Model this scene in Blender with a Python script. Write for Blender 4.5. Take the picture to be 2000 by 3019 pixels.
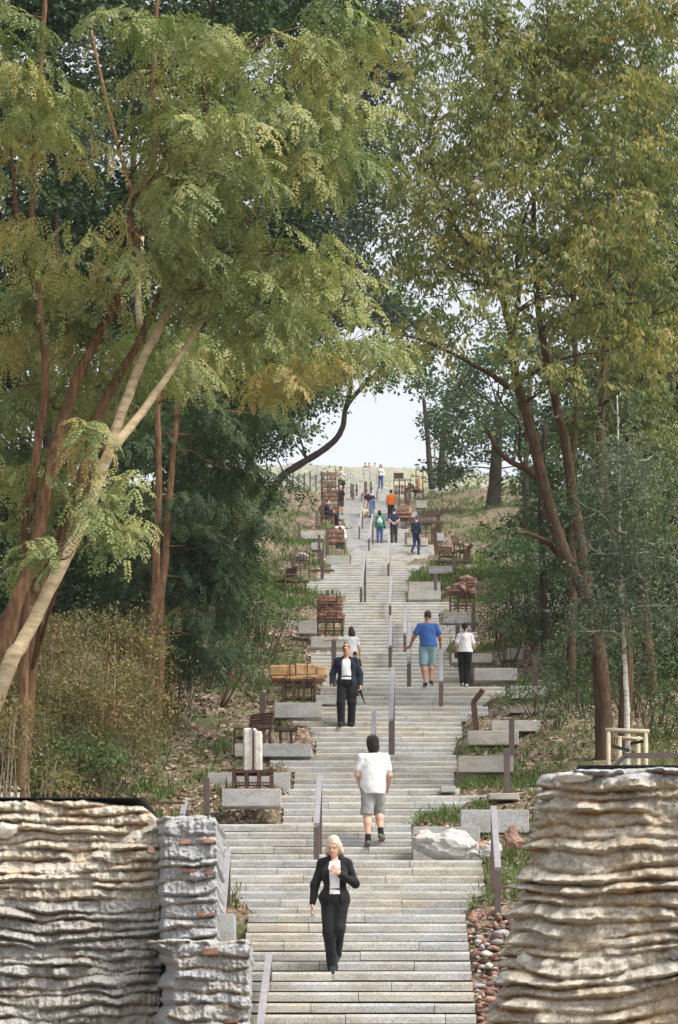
import bpy, bmesh, math, random
import numpy as np
from mathutils import Vector, Matrix, noise as mnoise

for o in list(bpy.data.objects):
    bpy.data.objects.remove(o, do_unlink=True)
SC = bpy.context.scene
COL = SC.collection
random.seed(7)
RNG = np.random.default_rng(7)

# ---------------------------------------------------------------- camera
F, YH, CX, ZC = 9000.0, 3300.0, 1000.0, 1.65      # focal length / horizon of the 2000 x 3019 frame, eye height
cam_d = bpy.data.cameras.new('camera')
cam = bpy.data.objects.new('camera', cam_d)
COL.objects.link(cam)
cam_d.sensor_fit = 'VERTICAL'
cam_d.sensor_height = 36.0
cam_d.sensor_width = 24.0
cam_d.lens = F / 3019.0 * 36.0
cam_d.shift_y = (YH - 1509.5) / 3019.0             # a shift lens keeps the uprights upright
cam_d.clip_start = 0.5
cam_d.clip_end = 3000.0
cam.location = (0, 0, ZC)
cam.rotation_euler = (math.radians(90), 0, 0)
SC.camera = cam

# ---------------------------------------------------------------- sky, sun, exposure
SUN_EL, SUN_AZ = math.radians(54), math.radians(120)    # azimuth clockwise from +Y (north): from the right, a little behind the camera
world = bpy.data.worlds.new('World')
SC.world = world
world.use_nodes = True
wn = world.node_tree
for n in list(wn.nodes):
    wn.nodes.remove(n)
w_out = wn.nodes.new('ShaderNodeOutputWorld')
w_bg = wn.nodes.new('ShaderNodeBackground')
w_sky = wn.nodes.new('ShaderNodeTexSky')
w_sky.sky_type = 'NISHITA'
w_sky.sun_disc = False
w_sky.sun_elevation = SUN_EL
w_sky.sun_rotation = SUN_AZ
w_sky.air_density = 1.0
w_sky.dust_density = 3.5
w_sky.ozone_density = 1.0
w_hs = wn.nodes.new('ShaderNodeHueSaturation')      # thin white cloud: the blue is mostly washed out
w_hs.inputs['Saturation'].default_value = 0.24
wn.links.new(w_sky.outputs[0], w_hs.inputs['Color'])
wn.links.new(w_hs.outputs[0], w_bg.inputs['Color'])
w_bg.inputs['Strength'].default_value = 0.15
wn.links.new(w_bg.outputs[0], w_out.inputs['Surface'])

sun_d = bpy.data.lights.new('sun', 'SUN')
sun_d.energy = 2.0
sun_d.angle = math.radians(22)
sun_d.color = (1.0, 0.93, 0.82)
sun = bpy.data.objects.new('sun', sun_d)
COL.objects.link(sun)
sdir = Vector((math.sin(SUN_AZ) * math.cos(SUN_EL), math.cos(SUN_AZ) * math.cos(SUN_EL), math.sin(SUN_EL)))
sun.rotation_euler = sdir.to_track_quat('Z', 'Y').to_euler()
sun.location = (20, 0, 60)

SC.view_settings.view_transform = 'Standard'
SC.view_settings.look = 'None'
SC.view_settings.gamma = 1.0
SC.view_settings.use_curve_mapping = False
SC.view_settings.exposure = 0.86
SC.render.engine = 'CYCLES'
SC.cycles.use_denoising = True
SC.cycles.max_bounces = 6
SC.cycles.diffuse_bounces = 3
SC.cycles.glossy_bounces = 2
SC.cycles.transmission_bounces = 3
SC.cycles.use_adaptive_sampling = True
SC.cycles.adaptive_threshold = 0.02
# ---------------------------------------------------------------- helpers
K = 2000.0 / 1568.0            # measuring-sheet pixels to frame pixels


def W(px, py, D):
    """the point seen at frame pixel (px, py), D metres up the hill"""
    return Vector(((px - CX) * D / F, D, ZC + (YH - py) * D / F))


def yof(z, D):
    return YH - F * (z - ZC) / D


SL = (YH - 1150.0) / F         # mean slope of the hill


def zp(D):
    return ZC - 7.0 + SL * D


def Dy(y):
    return F * 7.0 / (y - 1150.0)


def axis(D):
    return 100.0 / F * D


def sstep(a, b, x):
    t = np.clip((x - a) / (b - a), 0, 1)
    return t * t * (3 - 2 * t)


def link(o, parent=None):
    COL.objects.link(o)
    if parent is not None:
        o.parent = parent
    return o


def tag(o, label=None, cat=None, group=None, kind=None):
    if label: o['label'] = label
    if cat: o['category'] = cat
    if group: o['group'] = group
    if kind: o['kind'] = kind
    return o


def thing(name, loc, label, cat, group=None, rz=0.0):
    o = bpy.data.objects.new(name, None)
    o.empty_display_size = 0.2
    o.location = loc
    o.rotation_euler = (0, 0, rz)
    link(o)
    return tag(o, label, cat, group)


class MB:
    """collects simple solids; build() links them as one mesh object"""
    def __init__(s):
        s.v, s.f = [], []

    def add(s, vs, fs):
        b = len(s.v)
        s.v += [tuple(p) for p in vs]
        s.f += [tuple(i + b for i in f) for f in fs]
        return s

    def box(s, x0, x1, y0, y1, z0, z1, jit=0.0):
        vs = [(x, y, z) for z in (z0, z1) for y in (y0, y1) for x in (x0, x1)]
        if jit:
            vs = [tuple(c + random.uniform(-jit, jit) for c in p) for p in vs]
        return s.add(vs, [(0, 2, 3, 1), (4, 5, 7, 6), (0, 1, 5, 4), (2, 6, 7, 3), (0, 4, 6, 2), (1, 3, 7, 5)])

    def bar(s, a, b, w, h=None, up=(0, 0, 1)):
        """rectangular bar from a to b, w wide, h high"""
        a, b = Vector(a), Vector(b)
        h = h or w
        d = (b - a).normalized()
        u = Vector(up)
        if abs(d.dot(u)) > 0.95:
            u = Vector((0, 1, 0))
        r = d.cross(u).normalized()
        u = r.cross(d).normalized()
        vs = []
        for p in (a, b):
            for i, j in ((-1, -1), (1, -1), (1, 1), (-1, 1)):
                vs.append(p + r * (w / 2 * i) + u * (h / 2 * j))
        return s.add(vs, [(3, 2, 1, 0), (4, 5, 6, 7), (0, 1, 5, 4), (1, 2, 6, 5), (2, 3, 7, 6), (3, 0, 4, 7)])

    def tube(s, pts, radii, n=8, jag=0.0, cap=True):
        pts = [Vector(p) for p in pts]
        if not hasattr(radii, '__len__'):
            radii = [radii] * len(pts)
        base = len(s.v)
        t0 = (pts[1] - pts[0]).normalized()
        ref = Vector((0, 1, 0)) if abs(t0.y) < 0.9 else Vector((1, 0, 0))
        for i, p in enumerate(pts):
            t = (pts[min(i + 1, len(pts) - 1)] - pts[max(i - 1, 0)]).normalized()
            r = t.cross(ref).normalized()
            u = r.cross(t).normalized()
            for k in range(n):
                a = 2 * math.pi * k / n
                rr = radii[i] * (1 + (random.uniform(-jag, jag) if jag else 0))
                s.v.append(tuple(p + r * (math.cos(a) * rr) + u * (math.sin(a) * rr)))
        for i in range(len(pts) - 1):
            for k in range(n):
                a, b = base + i * n + k, base + i * n + (k + 1) % n
                s.f.append((a, b, b + n, a + n))
        if cap:
            s.f.append(tuple(base + k for k in range(n))[::-1])
            e = base + (len(pts) - 1) * n
            s.f.append(tuple(e + k for k in range(n)))
        return s

    def mesh(s, name, mat=None, smooth=False):
        me = bpy.data.meshes.new(name)
        me.from_pydata(s.v, [], s.f)
        if mat: me.materials.append(mat)
        if smooth:
            me.polygons.foreach_set('use_smooth', [True] * len(me.polygons))
        me.update()
        return me

    def build(s, name, mat, parent=None, smooth=False):
        return link(bpy.data.objects.new(name, s.mesh(name, mat, smooth)), parent)


def np_mesh(name, v, f, mat=None, smooth=False, tint=None):
    """v (N,3), f (M,4) or (M,3) numpy arrays"""
    me = bpy.data.meshes.new(name)
    n = f.shape[1]
    me.vertices.add(len(v))
    me.vertices.foreach_set('co', np.ascontiguousarray(v, dtype=np.float32).ravel())
    me.loops.add(f.size)
    me.loops.foreach_set('vertex_index', np.ascontiguousarray(f, dtype=np.int32).ravel())
    me.polygons.add(len(f))
    me.polygons.foreach_set('loop_start', np.arange(0, f.size, n, dtype=np.int32))
    try:
        me.polygons.foreach_set('loop_total', np.full(len(f), n, dtype=np.int32))
    except Exception:
        pass
    if smooth:
        me.polygons.foreach_set('use_smooth', np.ones(len(f), dtype=bool))
    if tint is not None:
        at = me.attributes.new('tint', 'FLOAT', 'FACE')
        at.data.foreach_set('value', np.ascontiguousarray(tint, dtype=np.float32))
    if mat: me.materials.append(mat)
    me.update(calc_edges=True)
    return me


def np_obj(name, v, f, mat, parent=None, smooth=False, tint=None):
    return link(bpy.data.objects.new(name, np_mesh(name, v, f, mat, smooth, tint)), parent)


def bevel(o, w, seg=2):
    m = o.modifiers.new('bevel', 'BEVEL')
    m.width = w
    m.segments = seg
    m.limit_method = 'ANGLE'
    return o


def catmull(pts, per=5):
    pts = [np.array(p, dtype=float) for p in pts]
    P = [2 * pts[0] - pts[1]] + pts + [2 * pts[-1] - pts[-2]]
    out = []
    for i in range(1, len(P) - 2):
        for k in range(per):
            t = k / per
            a, b, c, d = P[i - 1], P[i], P[i + 1], P[i + 2]
            out.append(0.5 * (2 * b + (c - a) * t + (2 * a - 5 * b + 4 * c - d) * t * t + (3 * b - a - 3 * c + d) * t ** 3))
    out.append(P[-2])
    return out


def vnoise(x, y, z=0.0, seed=0):
    """smooth value noise on numpy arrays, about -1..1"""
    x, y, z = np.broadcast_arrays(np.asarray(x, float), np.asarray(y, float), np.asarray(z, float))
    xi, yi, zi = np.floor(x).astype(np.int64), np.floor(y).astype(np.int64), np.floor(z).astype(np.int64)
    fx, fy, fz = x - xi, y - yi, z - zi
    fx, fy, fz = (t * t * t * (t * (t * 6 - 15) + 10) for t in (fx, fy, fz))

    def h(a, b, c):
        n = (a * 374761393 + b * 668265263 + c * 2147483647 + seed * 144665) & 0xFFFFFFFF
        n = ((n ^ (n >> 13)) * 1274126177) & 0xFFFFFFFF
        n = ((n ^ (n >> 16)) * 2246822519) & 0xFFFFFFFF
        return (n ^ (n >> 15)) / 2147483648.0 - 1.0
    r = 0
    for dx in (0, 1):
        for dy in (0, 1):
            for dz in (0, 1):
                w = (fx if dx else 1 - fx) * (fy if dy else 1 - fy) * (fz if dz else 1 - fz)
                r = r + w * h(xi + dx, yi + dy, zi + dz)
    return r


def fbm(x, y, z=0.0, oct=4, seed=0):
    r, a = 0, 1.0
    for i in range(oct):
        r = r + a * vnoise(x * 2 ** i, y * 2 ** i, np.asarray(z) * 2 ** i, seed + i * 17)
        a *= 0.5
    return r
# ---------------------------------------------------------------- materials
class NT:
    def __init__(s, name):
        s.m = bpy.data.materials.new(name)
        s.m.use_nodes = True
        s.t = s.m.node_tree
        s.b = s.t.nodes['Principled BSDF']
        s.out = s.t.nodes['Material Output']

    def n(s, kind, **kw):
        o = s.t.nodes.new(kind)
        for k, v in kw.items():
            if k in o.inputs:
                o.inputs[k].default_value = v
            else:
                setattr(o, k, v)
        return o

    def l(s, a, b):
        s.t.links.new(a, b)

    def coords(s, scale=(1, 1, 1), obj=True):
        c = s.n('ShaderNodeTexCoord')
        mp = s.n('ShaderNodeMapping')
        mp.inputs['Scale'].default_value = scale
        s.l(c.outputs['Object' if obj else 'Generated'], mp.inputs['Vector'])
        return mp.outputs[0]

    def pos(s, scale=(1, 1, 1)):
        g = s.n('ShaderNodeNewGeometry')
        mp = s.n('ShaderNodeMapping')
        mp.inputs['Scale'].default_value = scale
        s.l(g.outputs['Position'], mp.inputs['Vector'])
        return mp.outputs[0]

    def noise(s, vec, scale, detail=3, rough=0.55):
        o = s.n('ShaderNodeTexNoise')
        o.inputs['Scale'].default_value = scale
        o.inputs['Detail'].default_value = detail
        o.inputs['Roughness'].default_value = rough
        s.l(vec, o.inputs['Vector'])
        return o.outputs['Fac']

    def vor(s, vec, scale, out='Color', feature='F1'):
        o = s.n('ShaderNodeTexVoronoi')
        o.feature = feature
        o.inputs['Scale'].default_value = scale
        s.l(vec, o.inputs['Vector'])
        return o.outputs[out]

    def ramp(s, fac, stops, interp='LINEAR'):
        o = s.n('ShaderNodeValToRGB')
        o.color_ramp.interpolation = interp
        e = o.color_ramp.elements
        while len(e) < len(stops):
            e.new(0.5)
        for el, (p, c) in zip(e, stops):
            el.position = p
            el.color = (*c, 1) if len(c) == 3 else c
        s.l(fac, o.inputs['Fac'])
        return o.outputs['Color']

    def mix(s, fac, a, b, mode='MIX'):
        o = s.n('ShaderNodeMix')
        o.data_type = 'RGBA'
        o.blend_type = mode
        for sock, v in ((o.inputs[0], fac), (o.inputs[6], a), (o.inputs[7], b)):
            if hasattr(v, 'is_linked') or hasattr(v, 'links'):
                s.l(v, sock)
            elif isinstance(v, (tuple, list)):
                sock.default_value = (*v, 1) if len(v) == 3 else v
            else:
                sock.default_value = v
        return o.outputs[2]

    def bump(s, h, strength=0.4, dist=0.02):
        o = s.n('ShaderNodeBump')
        o.inputs['Strength'].default_value = strength
        o.inputs['Distance'].default_value = dist
        s.l(h, o.inputs['Height'])
        s.l(o.outputs[0], s.b.inputs['Normal'])

    def base(s, c):
        if isinstance(c, tuple):
            s.b.inputs['Base Color'].default_value = (*c, 1)
        else:
            s.l(c, s.b.inputs['Base Color'])

    def set(s, rough=0.8, metal=0.0, spec=0.3):
        s.b.inputs['Roughness'].default_value = rough
        s.b.inputs['Metallic'].default_value = metal
        s.b.inputs['Specular IOR Level'].default_value = spec
        return s


def rnd_obj(m):
    return m.n('ShaderNodeObjectInfo').outputs['Random']


def mat_granite():
    m = NT('granite').set(0.75)
    p = m.pos()
    sp = m.ramp(m.noise(p, 48, 4, 0.8), [(0.32, (0.11, 0.11, 0.11)), (0.42, (0.33, 0.33, 0.325)), (0.58, (0.47, 0.468, 0.46)), (0.70, (0.68, 0.68, 0.67))])
    warm = m.ramp(m.noise(p, 0.9, 3), [(0.42, (0.98, 0.99, 1.0)), (0.68, (1.0, 0.94, 0.84))])
    c = m.mix(1.0, sp, warm, 'MULTIPLY')
    r = m.ramp(rnd_obj(m), [(0, (0.92, 0.935, 0.955)), (0.5, (1.02, 1.02, 1.0)), (1, (1.11, 1.08, 1.01))])
    c = m.mix(1.0, c, r, 'MULTIPLY')
    st = m.ramp(m.noise(m.pos((1, 1, 3)), 2.2, 5, 0.65), [(0.42, (1, 1, 1)), (0.70, (0.70, 0.66, 0.6))])
    m.base(m.mix(1.0, c, st, 'MULTIPLY'))
    m.bump(m.noise(p, 60, 3, 0.7), 0.25, 0.004)
    return m.m


def mat_stair_base():
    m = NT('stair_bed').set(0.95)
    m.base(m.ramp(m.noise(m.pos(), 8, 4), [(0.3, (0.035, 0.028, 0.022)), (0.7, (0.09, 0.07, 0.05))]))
    return m.m


def mat_ground():
    m = NT('mulch_ground').set(0.95, spec=0.1)
    p = m.pos()
    chips = m.n('ShaderNodeTexVoronoi')
    chips.inputs['Scale'].default_value = 17
    mp = m.n('ShaderNodeMapping')
    mp.inputs['Scale'].default_value = (1, 0.45, 1)
    wv = m.n('ShaderNodeVectorMath', operation='ADD')
    nz = m.n('ShaderNodeTexNoise')
    nz.inputs['Scale'].default_value = 3
    m.l(p, nz.inputs['Vector'])
    sc = m.n('ShaderNodeVectorMath', operation='SCALE')
    sc.inputs['Scale'].default_value = 0.25
    m.l(nz.outputs['Color'], sc.inputs[0])
    m.l(p, wv.inputs[0])
    m.l(sc.outputs[0], wv.inputs[1])
    m.l(wv.outputs[0], mp.inputs['Vector'])
    m.l(mp.outputs[0], chips.inputs['Vector'])
    sep = m.n('ShaderNodeSeparateColor')
    m.l(chips.outputs['Color'], sep.inputs[0])
    c1 = m.ramp(sep.outputs[0], [(0.0, (0.055, 0.035, 0.024)), (0.28, (0.14, 0.088, 0.060)), (0.55, (0.25, 0.165, 0.115)), (0.8, (0.40, 0.29, 0.22)), (0.97, (0.60, 0.50, 0.42))])
    edge = m.ramp(m.vor(mp.outputs[0], 17, 'Distance'), [(0.0, (1, 1, 1)), (0.45, (0.85, 0.85, 0.85)), (0.75, (0.4, 0.4, 0.4))])
    c1 = m.mix(1.0, c1, edge, 'MULTIPLY')
    soil = m.ramp(m.noise(p, 14, 5, 0.7), [(0.3, (0.07, 0.06, 0.04)), (0.7, (0.19, 0.16, 0.11))])
    c = m.mix(m.ramp(m.noise(p, 0.8, 4), [(0.42, (0, 0, 0)), (0.66, (0.75, 0.75, 0.75))]), c1, soil)
    moss = m.ramp(m.noise(p, 24, 4, 0.7), [(0.3, (0.05, 0.075, 0.028)), (0.7, (0.13, 0.15, 0.06))])
    c = m.mix(m.ramp(m.noise(p, 0.55, 5, 0.6), [(0.50, (0, 0, 0)), (0.66, (0.8, 0.8, 0.8))]), c, moss)
    # the grassed mound at the head of the stairs
    sx = m.n('ShaderNodeSeparateXYZ')
    m.l(p, sx.inputs[0])
    mr = m.n('ShaderNodeMapRange')
    mr.inputs['From Min'].default_value = 205
    mr.inputs['From Max'].default_value = 218
    m.l(sx.outputs['Y'], mr.inputs['Value'])
    dry = m.ramp(m.noise(p, 2.5, 5, 0.7), [(0.3, (0.10, 0.14, 0.06)), (0.5, (0.30, 0.29, 0.22)), (0.7, (0.38, 0.36, 0.30))])
    c = m.mix(mr.outputs[0], c, dry)
    m.base(c)
    m.bump(sep.outputs[1], 0.7, 0.03)
    return m.m


def mat_rubble(name, cap=False, ochre_=0.8, grey=False):
    m = NT(name).set(0.92, spec=0.15)
    p = m.pos()
    grit = m.noise(p, 38, 5, 0.75)
    if cap:
        c = m.ramp(grit, [(0.3, (0.20, 0.205, 0.215)), (0.5, (0.40, 0.41, 0.42)), (0.7, (0.60, 0.605, 0.61))])
    else:
        c = m.ramp(grit, [(0.28, (0.34, 0.30, 0.235)), (0.5, (0.55, 0.505, 0.42)), (0.72, (0.74, 0.70, 0.61))])
        if grey:
            c = m.ramp(grit, [(0.28, (0.24, 0.235, 0.22)), (0.5, (0.41, 0.40, 0.375)), (0.72, (0.60, 0.585, 0.555))])
        ochre = m.ramp(m.noise(m.pos((1, 1, 2.2)), 1.5, 4), [(0.46, (0, 0, 0)), (0.66, (ochre_ * 0.8,) * 3)])
        c = m.mix(ochre, c, m.ramp(grit, [(0.3, (0.27, 0.17, 0.085)), (0.7, (0.52, 0.38, 0.22))]))
    at = m.n('ShaderNodeAttribute')
    at.attribute_name = 'tint'          # 0 = cement skin of a lift, 1 = loose ochre joint between two lifts
    j = m.ramp(at.outputs['Fac'], [(0.31, (0, 0, 0)), (0.70, (1, 1, 1))])
    c = m.mix(j, c, m.ramp(m.noise(p, 3, 4), [(0.35, (0.16, 0.12, 0.08)), (0.65, (0.33, 0.25, 0.165))] if (cap or grey) else [(0.35, (0.20, 0.115, 0.052)), (0.65, (0.42, 0.265, 0.125))]))
    sk = m.ramp(at.outputs['Fac'], [(0.0, (1, 1, 1)), (0.16, (0, 0, 0))])
    c = m.mix(m.mix(1.0, sk, m.ramp(m.noise(p, 2.0, 4), [(0.38, (0, 0, 0)), (0.62, (0.85, 0.85, 0.85))]), 'MULTIPLY'), c,
              m.ramp(grit, [(0.28, (0.23, 0.235, 0.235)), (0.7, (0.60, 0.60, 0.585))]))
    peb = m.ramp(m.vor(p, 30, 'Distance'), [(0.0, (1.15, 1.12, 1.08)), (0.3, (1, 1, 1)), (0.6, (0.82, 0.82, 0.82))])
    m.base(m.mix(1.0, c, peb, 'MULTIPLY'))
    m.bump(m.noise(p, 45, 5, 0.75), 0.7, 0.02)
    return m.m


def mat_plain(name, a, b, scale=6, rough=0.8, metal=0.0, spec=0.3, bump=0.2, dist=0.01, detail=4, rnd=0.0):
    m = NT(name).set(rough, metal, spec)
    p = m.coords()
    c = m.ramp(m.noise(p, scale, detail, 0.6), [(0.32, a), (0.68, b)])
    if rnd:
        c = m.mix(1.0, c, m.ramp(rnd_obj(m), [(0, (1 - rnd,) * 3), (1, (1 + rnd,) * 3)]), 'MULTIPLY')
    m.base(c)
    if bump:
        m.bump(m.noise(p, scale * 4, 4, 0.65), bump, dist)
    return m.m


def mat_steel():
    m = NT('brown_steel').set(0.34, 0.0, 0.55)
    p = m.pos()
    m.base(m.ramp(m.noise(p, 9, 4), [(0.3, (0.070, 0.045, 0.040)), (0.7, (0.105, 0.070, 0.060))]))
    m.b.inputs['Coat Weight'].default_value = 0.25
    m.b.inputs['Coat Roughness'].default_value = 0.25
    return m.m


def mat_rust():
    m = NT('rusty_steel').set(0.8, 0.0, 0.3)
    p = m.pos()
    c = m.ramp(m.noise(p, 18, 5, 0.7), [(0.28, (0.030, 0.018, 0.014)), (0.5, (0.075, 0.040, 0.028)), (0.75, (0.15, 0.075, 0.045))])
    m.base(c)
    m.bump(m.noise(p, 50, 4), 0.3, 0.004)
    return m.m


def mat_bark(name, lo, mid, hi, sc=5, bands=False):
    m = NT(name).set(0.9, spec=0.15)
    p = m.pos((1, 1, 0.18)) if not bands else m.pos((0.6, 0.6, 2.2))
    n = m.noise(p, sc * 4, 5, 0.7)
    c = m.ramp(n, [(0.30, lo), (0.5, mid), (0.72, hi)])
    big = m.ramp(m.noise(m.pos(), 1.6, 4), [(0.35, (0.75, 0.74, 0.72)), (0.65, (1.12, 1.1, 1.05))])
    m.base(m.mix(1.0, c, big, 'MULTIPLY'))
    m.bump(n, 0.8, 0.03)
    return m.m


def mat_leaf(name, stops, trans=0.35, rough=0.55):
    m = NT(name).set(rough, spec=0.25)
    at = m.n('ShaderNodeAttribute')
    at.attribute_name = 'tint'
    c = m.ramp(at.outputs['Fac'], stops)
    m.base(c)
    tr = m.n('ShaderNodeBsdfTranslucent')
    m.l(m.mix(1.0, c, (1.05, 1.15, 0.7), 'MULTIPLY'), tr.inputs['Color'])
    mx = m.n('ShaderNodeMixShader')
    mx.inputs[0].default_value = trans
    m.l(m.b.outputs[0], mx.inputs[1])
    m.l(tr.outputs[0], mx.inputs[2])
    m.l(mx.outputs[0], m.out.inputs['Surface'])
    return m.m


def mat_cloth(name, col, var=0.12, sc=7, rough=0.9):
    a = tuple(c * (1 - var) for c in col)
    b = tuple(min(1, c * (1 + var)) for c in col)
    m = NT(name).set(rough, spec=0.15)
    p = m.coords()
    m.base(m.ramp(m.noise(p, sc, 3), [(0.3, a), (0.7, b)]))
    m.bump(m.noise(p, sc * 1.6, 2), 0.35, 0.03)
    m.b.inputs['Sheen Weight'].default_value = 0.1
    return m.m


def mat_skin(name, col):
    m = NT(name).set(0.55, spec=0.35)
    p = m.coords()
    m.base(m.ramp(m.noise(p, 12, 3), [(0.3, tuple(c * 0.92 for c in col)), (0.7, (min(1, col[0] * 1.08), col[1] * 1.02, col[2]))]))
    return m.m


GRANITE, BED, GROUND = mat_granite(), mat_stair_base(), mat_ground()
RUB_A, RUB_CAP, RUB_B = mat_rubble('rubble_concrete'), mat_rubble('rubble_concrete_grey', True), mat_rubble('rubble_concrete_mixed', False, 0.3, True)
STEEL, RUST = mat_steel(), mat_rust()
RAIL = mat_plain('sky_tinted_rail_steel', (0.24, 0.225, 0.245), (0.33, 0.315, 0.34), 7, 0.35, spec=0.6, bump=0.0)  # brown steel; the sky's reflection is put into this pale mauve colour
BRICK = mat_plain('red_brick', (0.15, 0.072, 0.05), (0.38, 0.21, 0.15), 7, 0.9, rnd=0.3, bump=0.5)
MORTAR = mat_plain('old_mortar', (0.20, 0.17, 0.13), (0.42, 0.37, 0.30), 12, 0.95, bump=0.6, dist=0.02)
PALE_STONE = mat_plain('pale_stone', (0.40, 0.38, 0.34), (0.68, 0.65, 0.60), 9, 0.85, bump=0.5, rnd=0.08)
TAN_STONE = mat_plain('tan_stone', (0.32, 0.18, 0.085), (0.62, 0.40, 0.215), 5, 0.85, bump=0.6, dist=0.02, rnd=0.1)
WHITE_ROCK = mat_plain('white_rock', (0.36, 0.345, 0.31), (0.60, 0.59, 0.56), 3.2, 0.85, bump=0.7, dist=0.05, detail=7)
GREY_ROCK = mat_plain('grey_rock', (0.20, 0.195, 0.19), (0.42, 0.41, 0.40), 5, 0.9, bump=0.6, dist=0.03, rnd=0.2)
RUB_RED = mat_plain('red_rubble', (0.10, 0.05, 0.04), (0.27, 0.17, 0.14), 5, 0.95, bump=0.6, dist=0.03)
PINK_ROCK = mat_plain('brick_rock', (0.22, 0.11, 0.08), (0.46, 0.31, 0.24), 6, 0.9, bump=0.6, dist=0.03, rnd=0.2)
BROWN_ROCK = mat_plain('brown_masonry', (0.10, 0.055, 0.042), (0.33, 0.22, 0.17), 5, 0.92, bump=0.7, dist=0.03)
PLANK = mat_plain('old_wood', (0.05, 0.035, 0.025), (0.12, 0.085, 0.06), 8, 0.85, bump=0.4)
PINE = mat_plain('peeled_pine', (0.34, 0.285, 0.20), (0.48, 0.42, 0.32), 6, 0.8, bump=0.2)
BLACK = mat_plain('black_sheet', (0.012, 0.011, 0.011), (0.025, 0.023, 0.022), 5, 0.6, bump=0.0)
WHITE_PAINT = mat_plain('white_paint', (0.70, 0.70, 0.72), (0.8, 0.8, 0.8), 4, 0.6, bump=0.0)
GALV = mat_plain('galvanised_steel', (0.30, 0.32, 0.34), (0.42, 0.44, 0.46), 6, 0.45, spec=0.5, bump=0.0)
BARK_RED = mat_bark('reddish_bark', (0.065, 0.038, 0.022), (0.180, 0.103, 0.058), (0.30, 0.19, 0.115))
BARK_PALE = mat_bark('pale_bark', (0.25, 0.19, 0.115), (0.47, 0.375, 0.245), (0.60, 0.50, 0.355), 1.6, True)
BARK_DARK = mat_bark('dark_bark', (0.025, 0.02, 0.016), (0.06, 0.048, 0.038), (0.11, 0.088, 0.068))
BARK_BROWN = mat_bark('brown_bark', (0.04, 0.026, 0.018), (0.098, 0.063, 0.042), (0.18, 0.12, 0.08))
BARK_BIRCH = mat_bark('birch_bark', (0.06, 0.055, 0.05), (0.62, 0.60, 0.56), (0.75, 0.73, 0.70), 1.2, True)
TWIG = mat_plain('dry_twigs', (0.16, 0.12, 0.08), (0.34, 0.28, 0.20), 9, 0.9, bump=0.0)

LEAF = {
    'locust': mat_leaf('locust_leaf', [(0.0, (0.078, 0.118, 0.048)), (0.4, (0.192, 0.236, 0.094)), (0.75, (0.325, 0.345, 0.138)), (0.96, (0.42, 0.37, 0.14)), (1.0, (0.37, 0.275, 0.11))], 0.32),
    'locust_green': mat_leaf('locust_leaf_green', [(0.0, (0.024, 0.052, 0.025)), (0.5, (0.060, 0.102, 0.045)), (0.9, (0.135, 0.160, 0.062)), (1.0, (0.21, 0.185, 0.065))], 0.3),
    'maple': mat_leaf('maple_leaf', [(0.0, (0.075, 0.104, 0.040)), (0.5, (0.168, 0.198, 0.076)), (0.85, (0.28, 0.29, 0.108)), (1.0, (0.36, 0.30, 0.105))], 0.42),
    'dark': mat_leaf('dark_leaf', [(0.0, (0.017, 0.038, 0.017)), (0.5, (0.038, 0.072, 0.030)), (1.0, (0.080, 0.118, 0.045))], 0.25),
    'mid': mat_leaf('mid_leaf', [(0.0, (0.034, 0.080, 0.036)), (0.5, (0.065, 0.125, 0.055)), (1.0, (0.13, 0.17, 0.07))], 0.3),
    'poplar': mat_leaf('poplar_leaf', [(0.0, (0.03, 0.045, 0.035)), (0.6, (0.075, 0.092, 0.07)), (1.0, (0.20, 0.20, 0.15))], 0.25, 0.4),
    'birch': mat_leaf('birch_leaf', [(0.0, (0.07, 0.105, 0.072)), (0.6, (0.14, 0.175, 0.12)), (1.0, (0.23, 0.25, 0.17))], 0.3),
    'scrub': mat_leaf('scrub_leaf', [(0.0, (0.065, 0.070, 0.030)), (0.45, (0.145, 0.132, 0.055)), (0.8, (0.23, 0.195, 0.08)), (1.0, (0.28, 0.18, 0.085))], 0.3),
    'grass': mat_leaf('grass_blade', [(0.0, (0.045, 0.085, 0.022)), (0.5, (0.095, 0.15, 0.038)), (0.85, (0.17, 0.21, 0.062)), (1.0, (0.30, 0.27, 0.13))], 0.3),
    'weed': mat_leaf('weed_leaf', [(0.0, (0.040, 0.085, 0.034)), (0.6, (0.085, 0.14, 0.052)), (1.0, (0.15, 0.19, 0.08))], 0.3),
}
# ---------------------------------------------------------------- the stairs (rows first: everything stands on them)
LAND_Y = [2695, 2535, 2430, 2325, 2225, 2083, 2024, 1924, 1844, 1775, 1714, 1665, 1606, 1560, 1512, 1475, 1440]
BANDS = [  # ytop, ybottom, left, right (frame pixels) of the treads
    (2690, 9999, 694, 1402), (2535, 2690, 632, 1441), (2430, 2535, 625, 1218), (2385, 2430, 823, 1358), (2330, 2385, 823, 1443),
    (2279, 2330, 856, 1352), (2225, 2279, 790, 1352), (2183, 2225, 918, 1379), (2129, 2183, 849, 1378), (2083, 2129, 940, 1448),
    (2024, 2083, 940, 1503), (1970, 2024, 912, 1398), (1924, 1970, 912, 1331), (1893, 1924, 1013, 1427), (1844, 1893, 1011, 1417),
    (1805, 1844, 1011, 1307), (1776, 1805, 934, 1345), (1743, 1776, 882, 1203), (1716, 1743, 890, 1205), (1689, 1716, 926, 1223),
    (1666, 1689, 972, 1264), (1638, 1666, 1030, 1314), (1606, 1638, 1017, 1291), (1569, 1606, 1016, 1199), (1512, 1569, 985, 1200),
    (0, 1512, 1015, 1169)]
TR = 0.33
ROWS = []                     # D of the nosing, Z of the tread, riser, left X, right X, seen


def band(y):
    for t, b, l, r in BANDS:
        if t <= y < b:
            return t, b, l, r
    return BANDS[-1]


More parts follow.
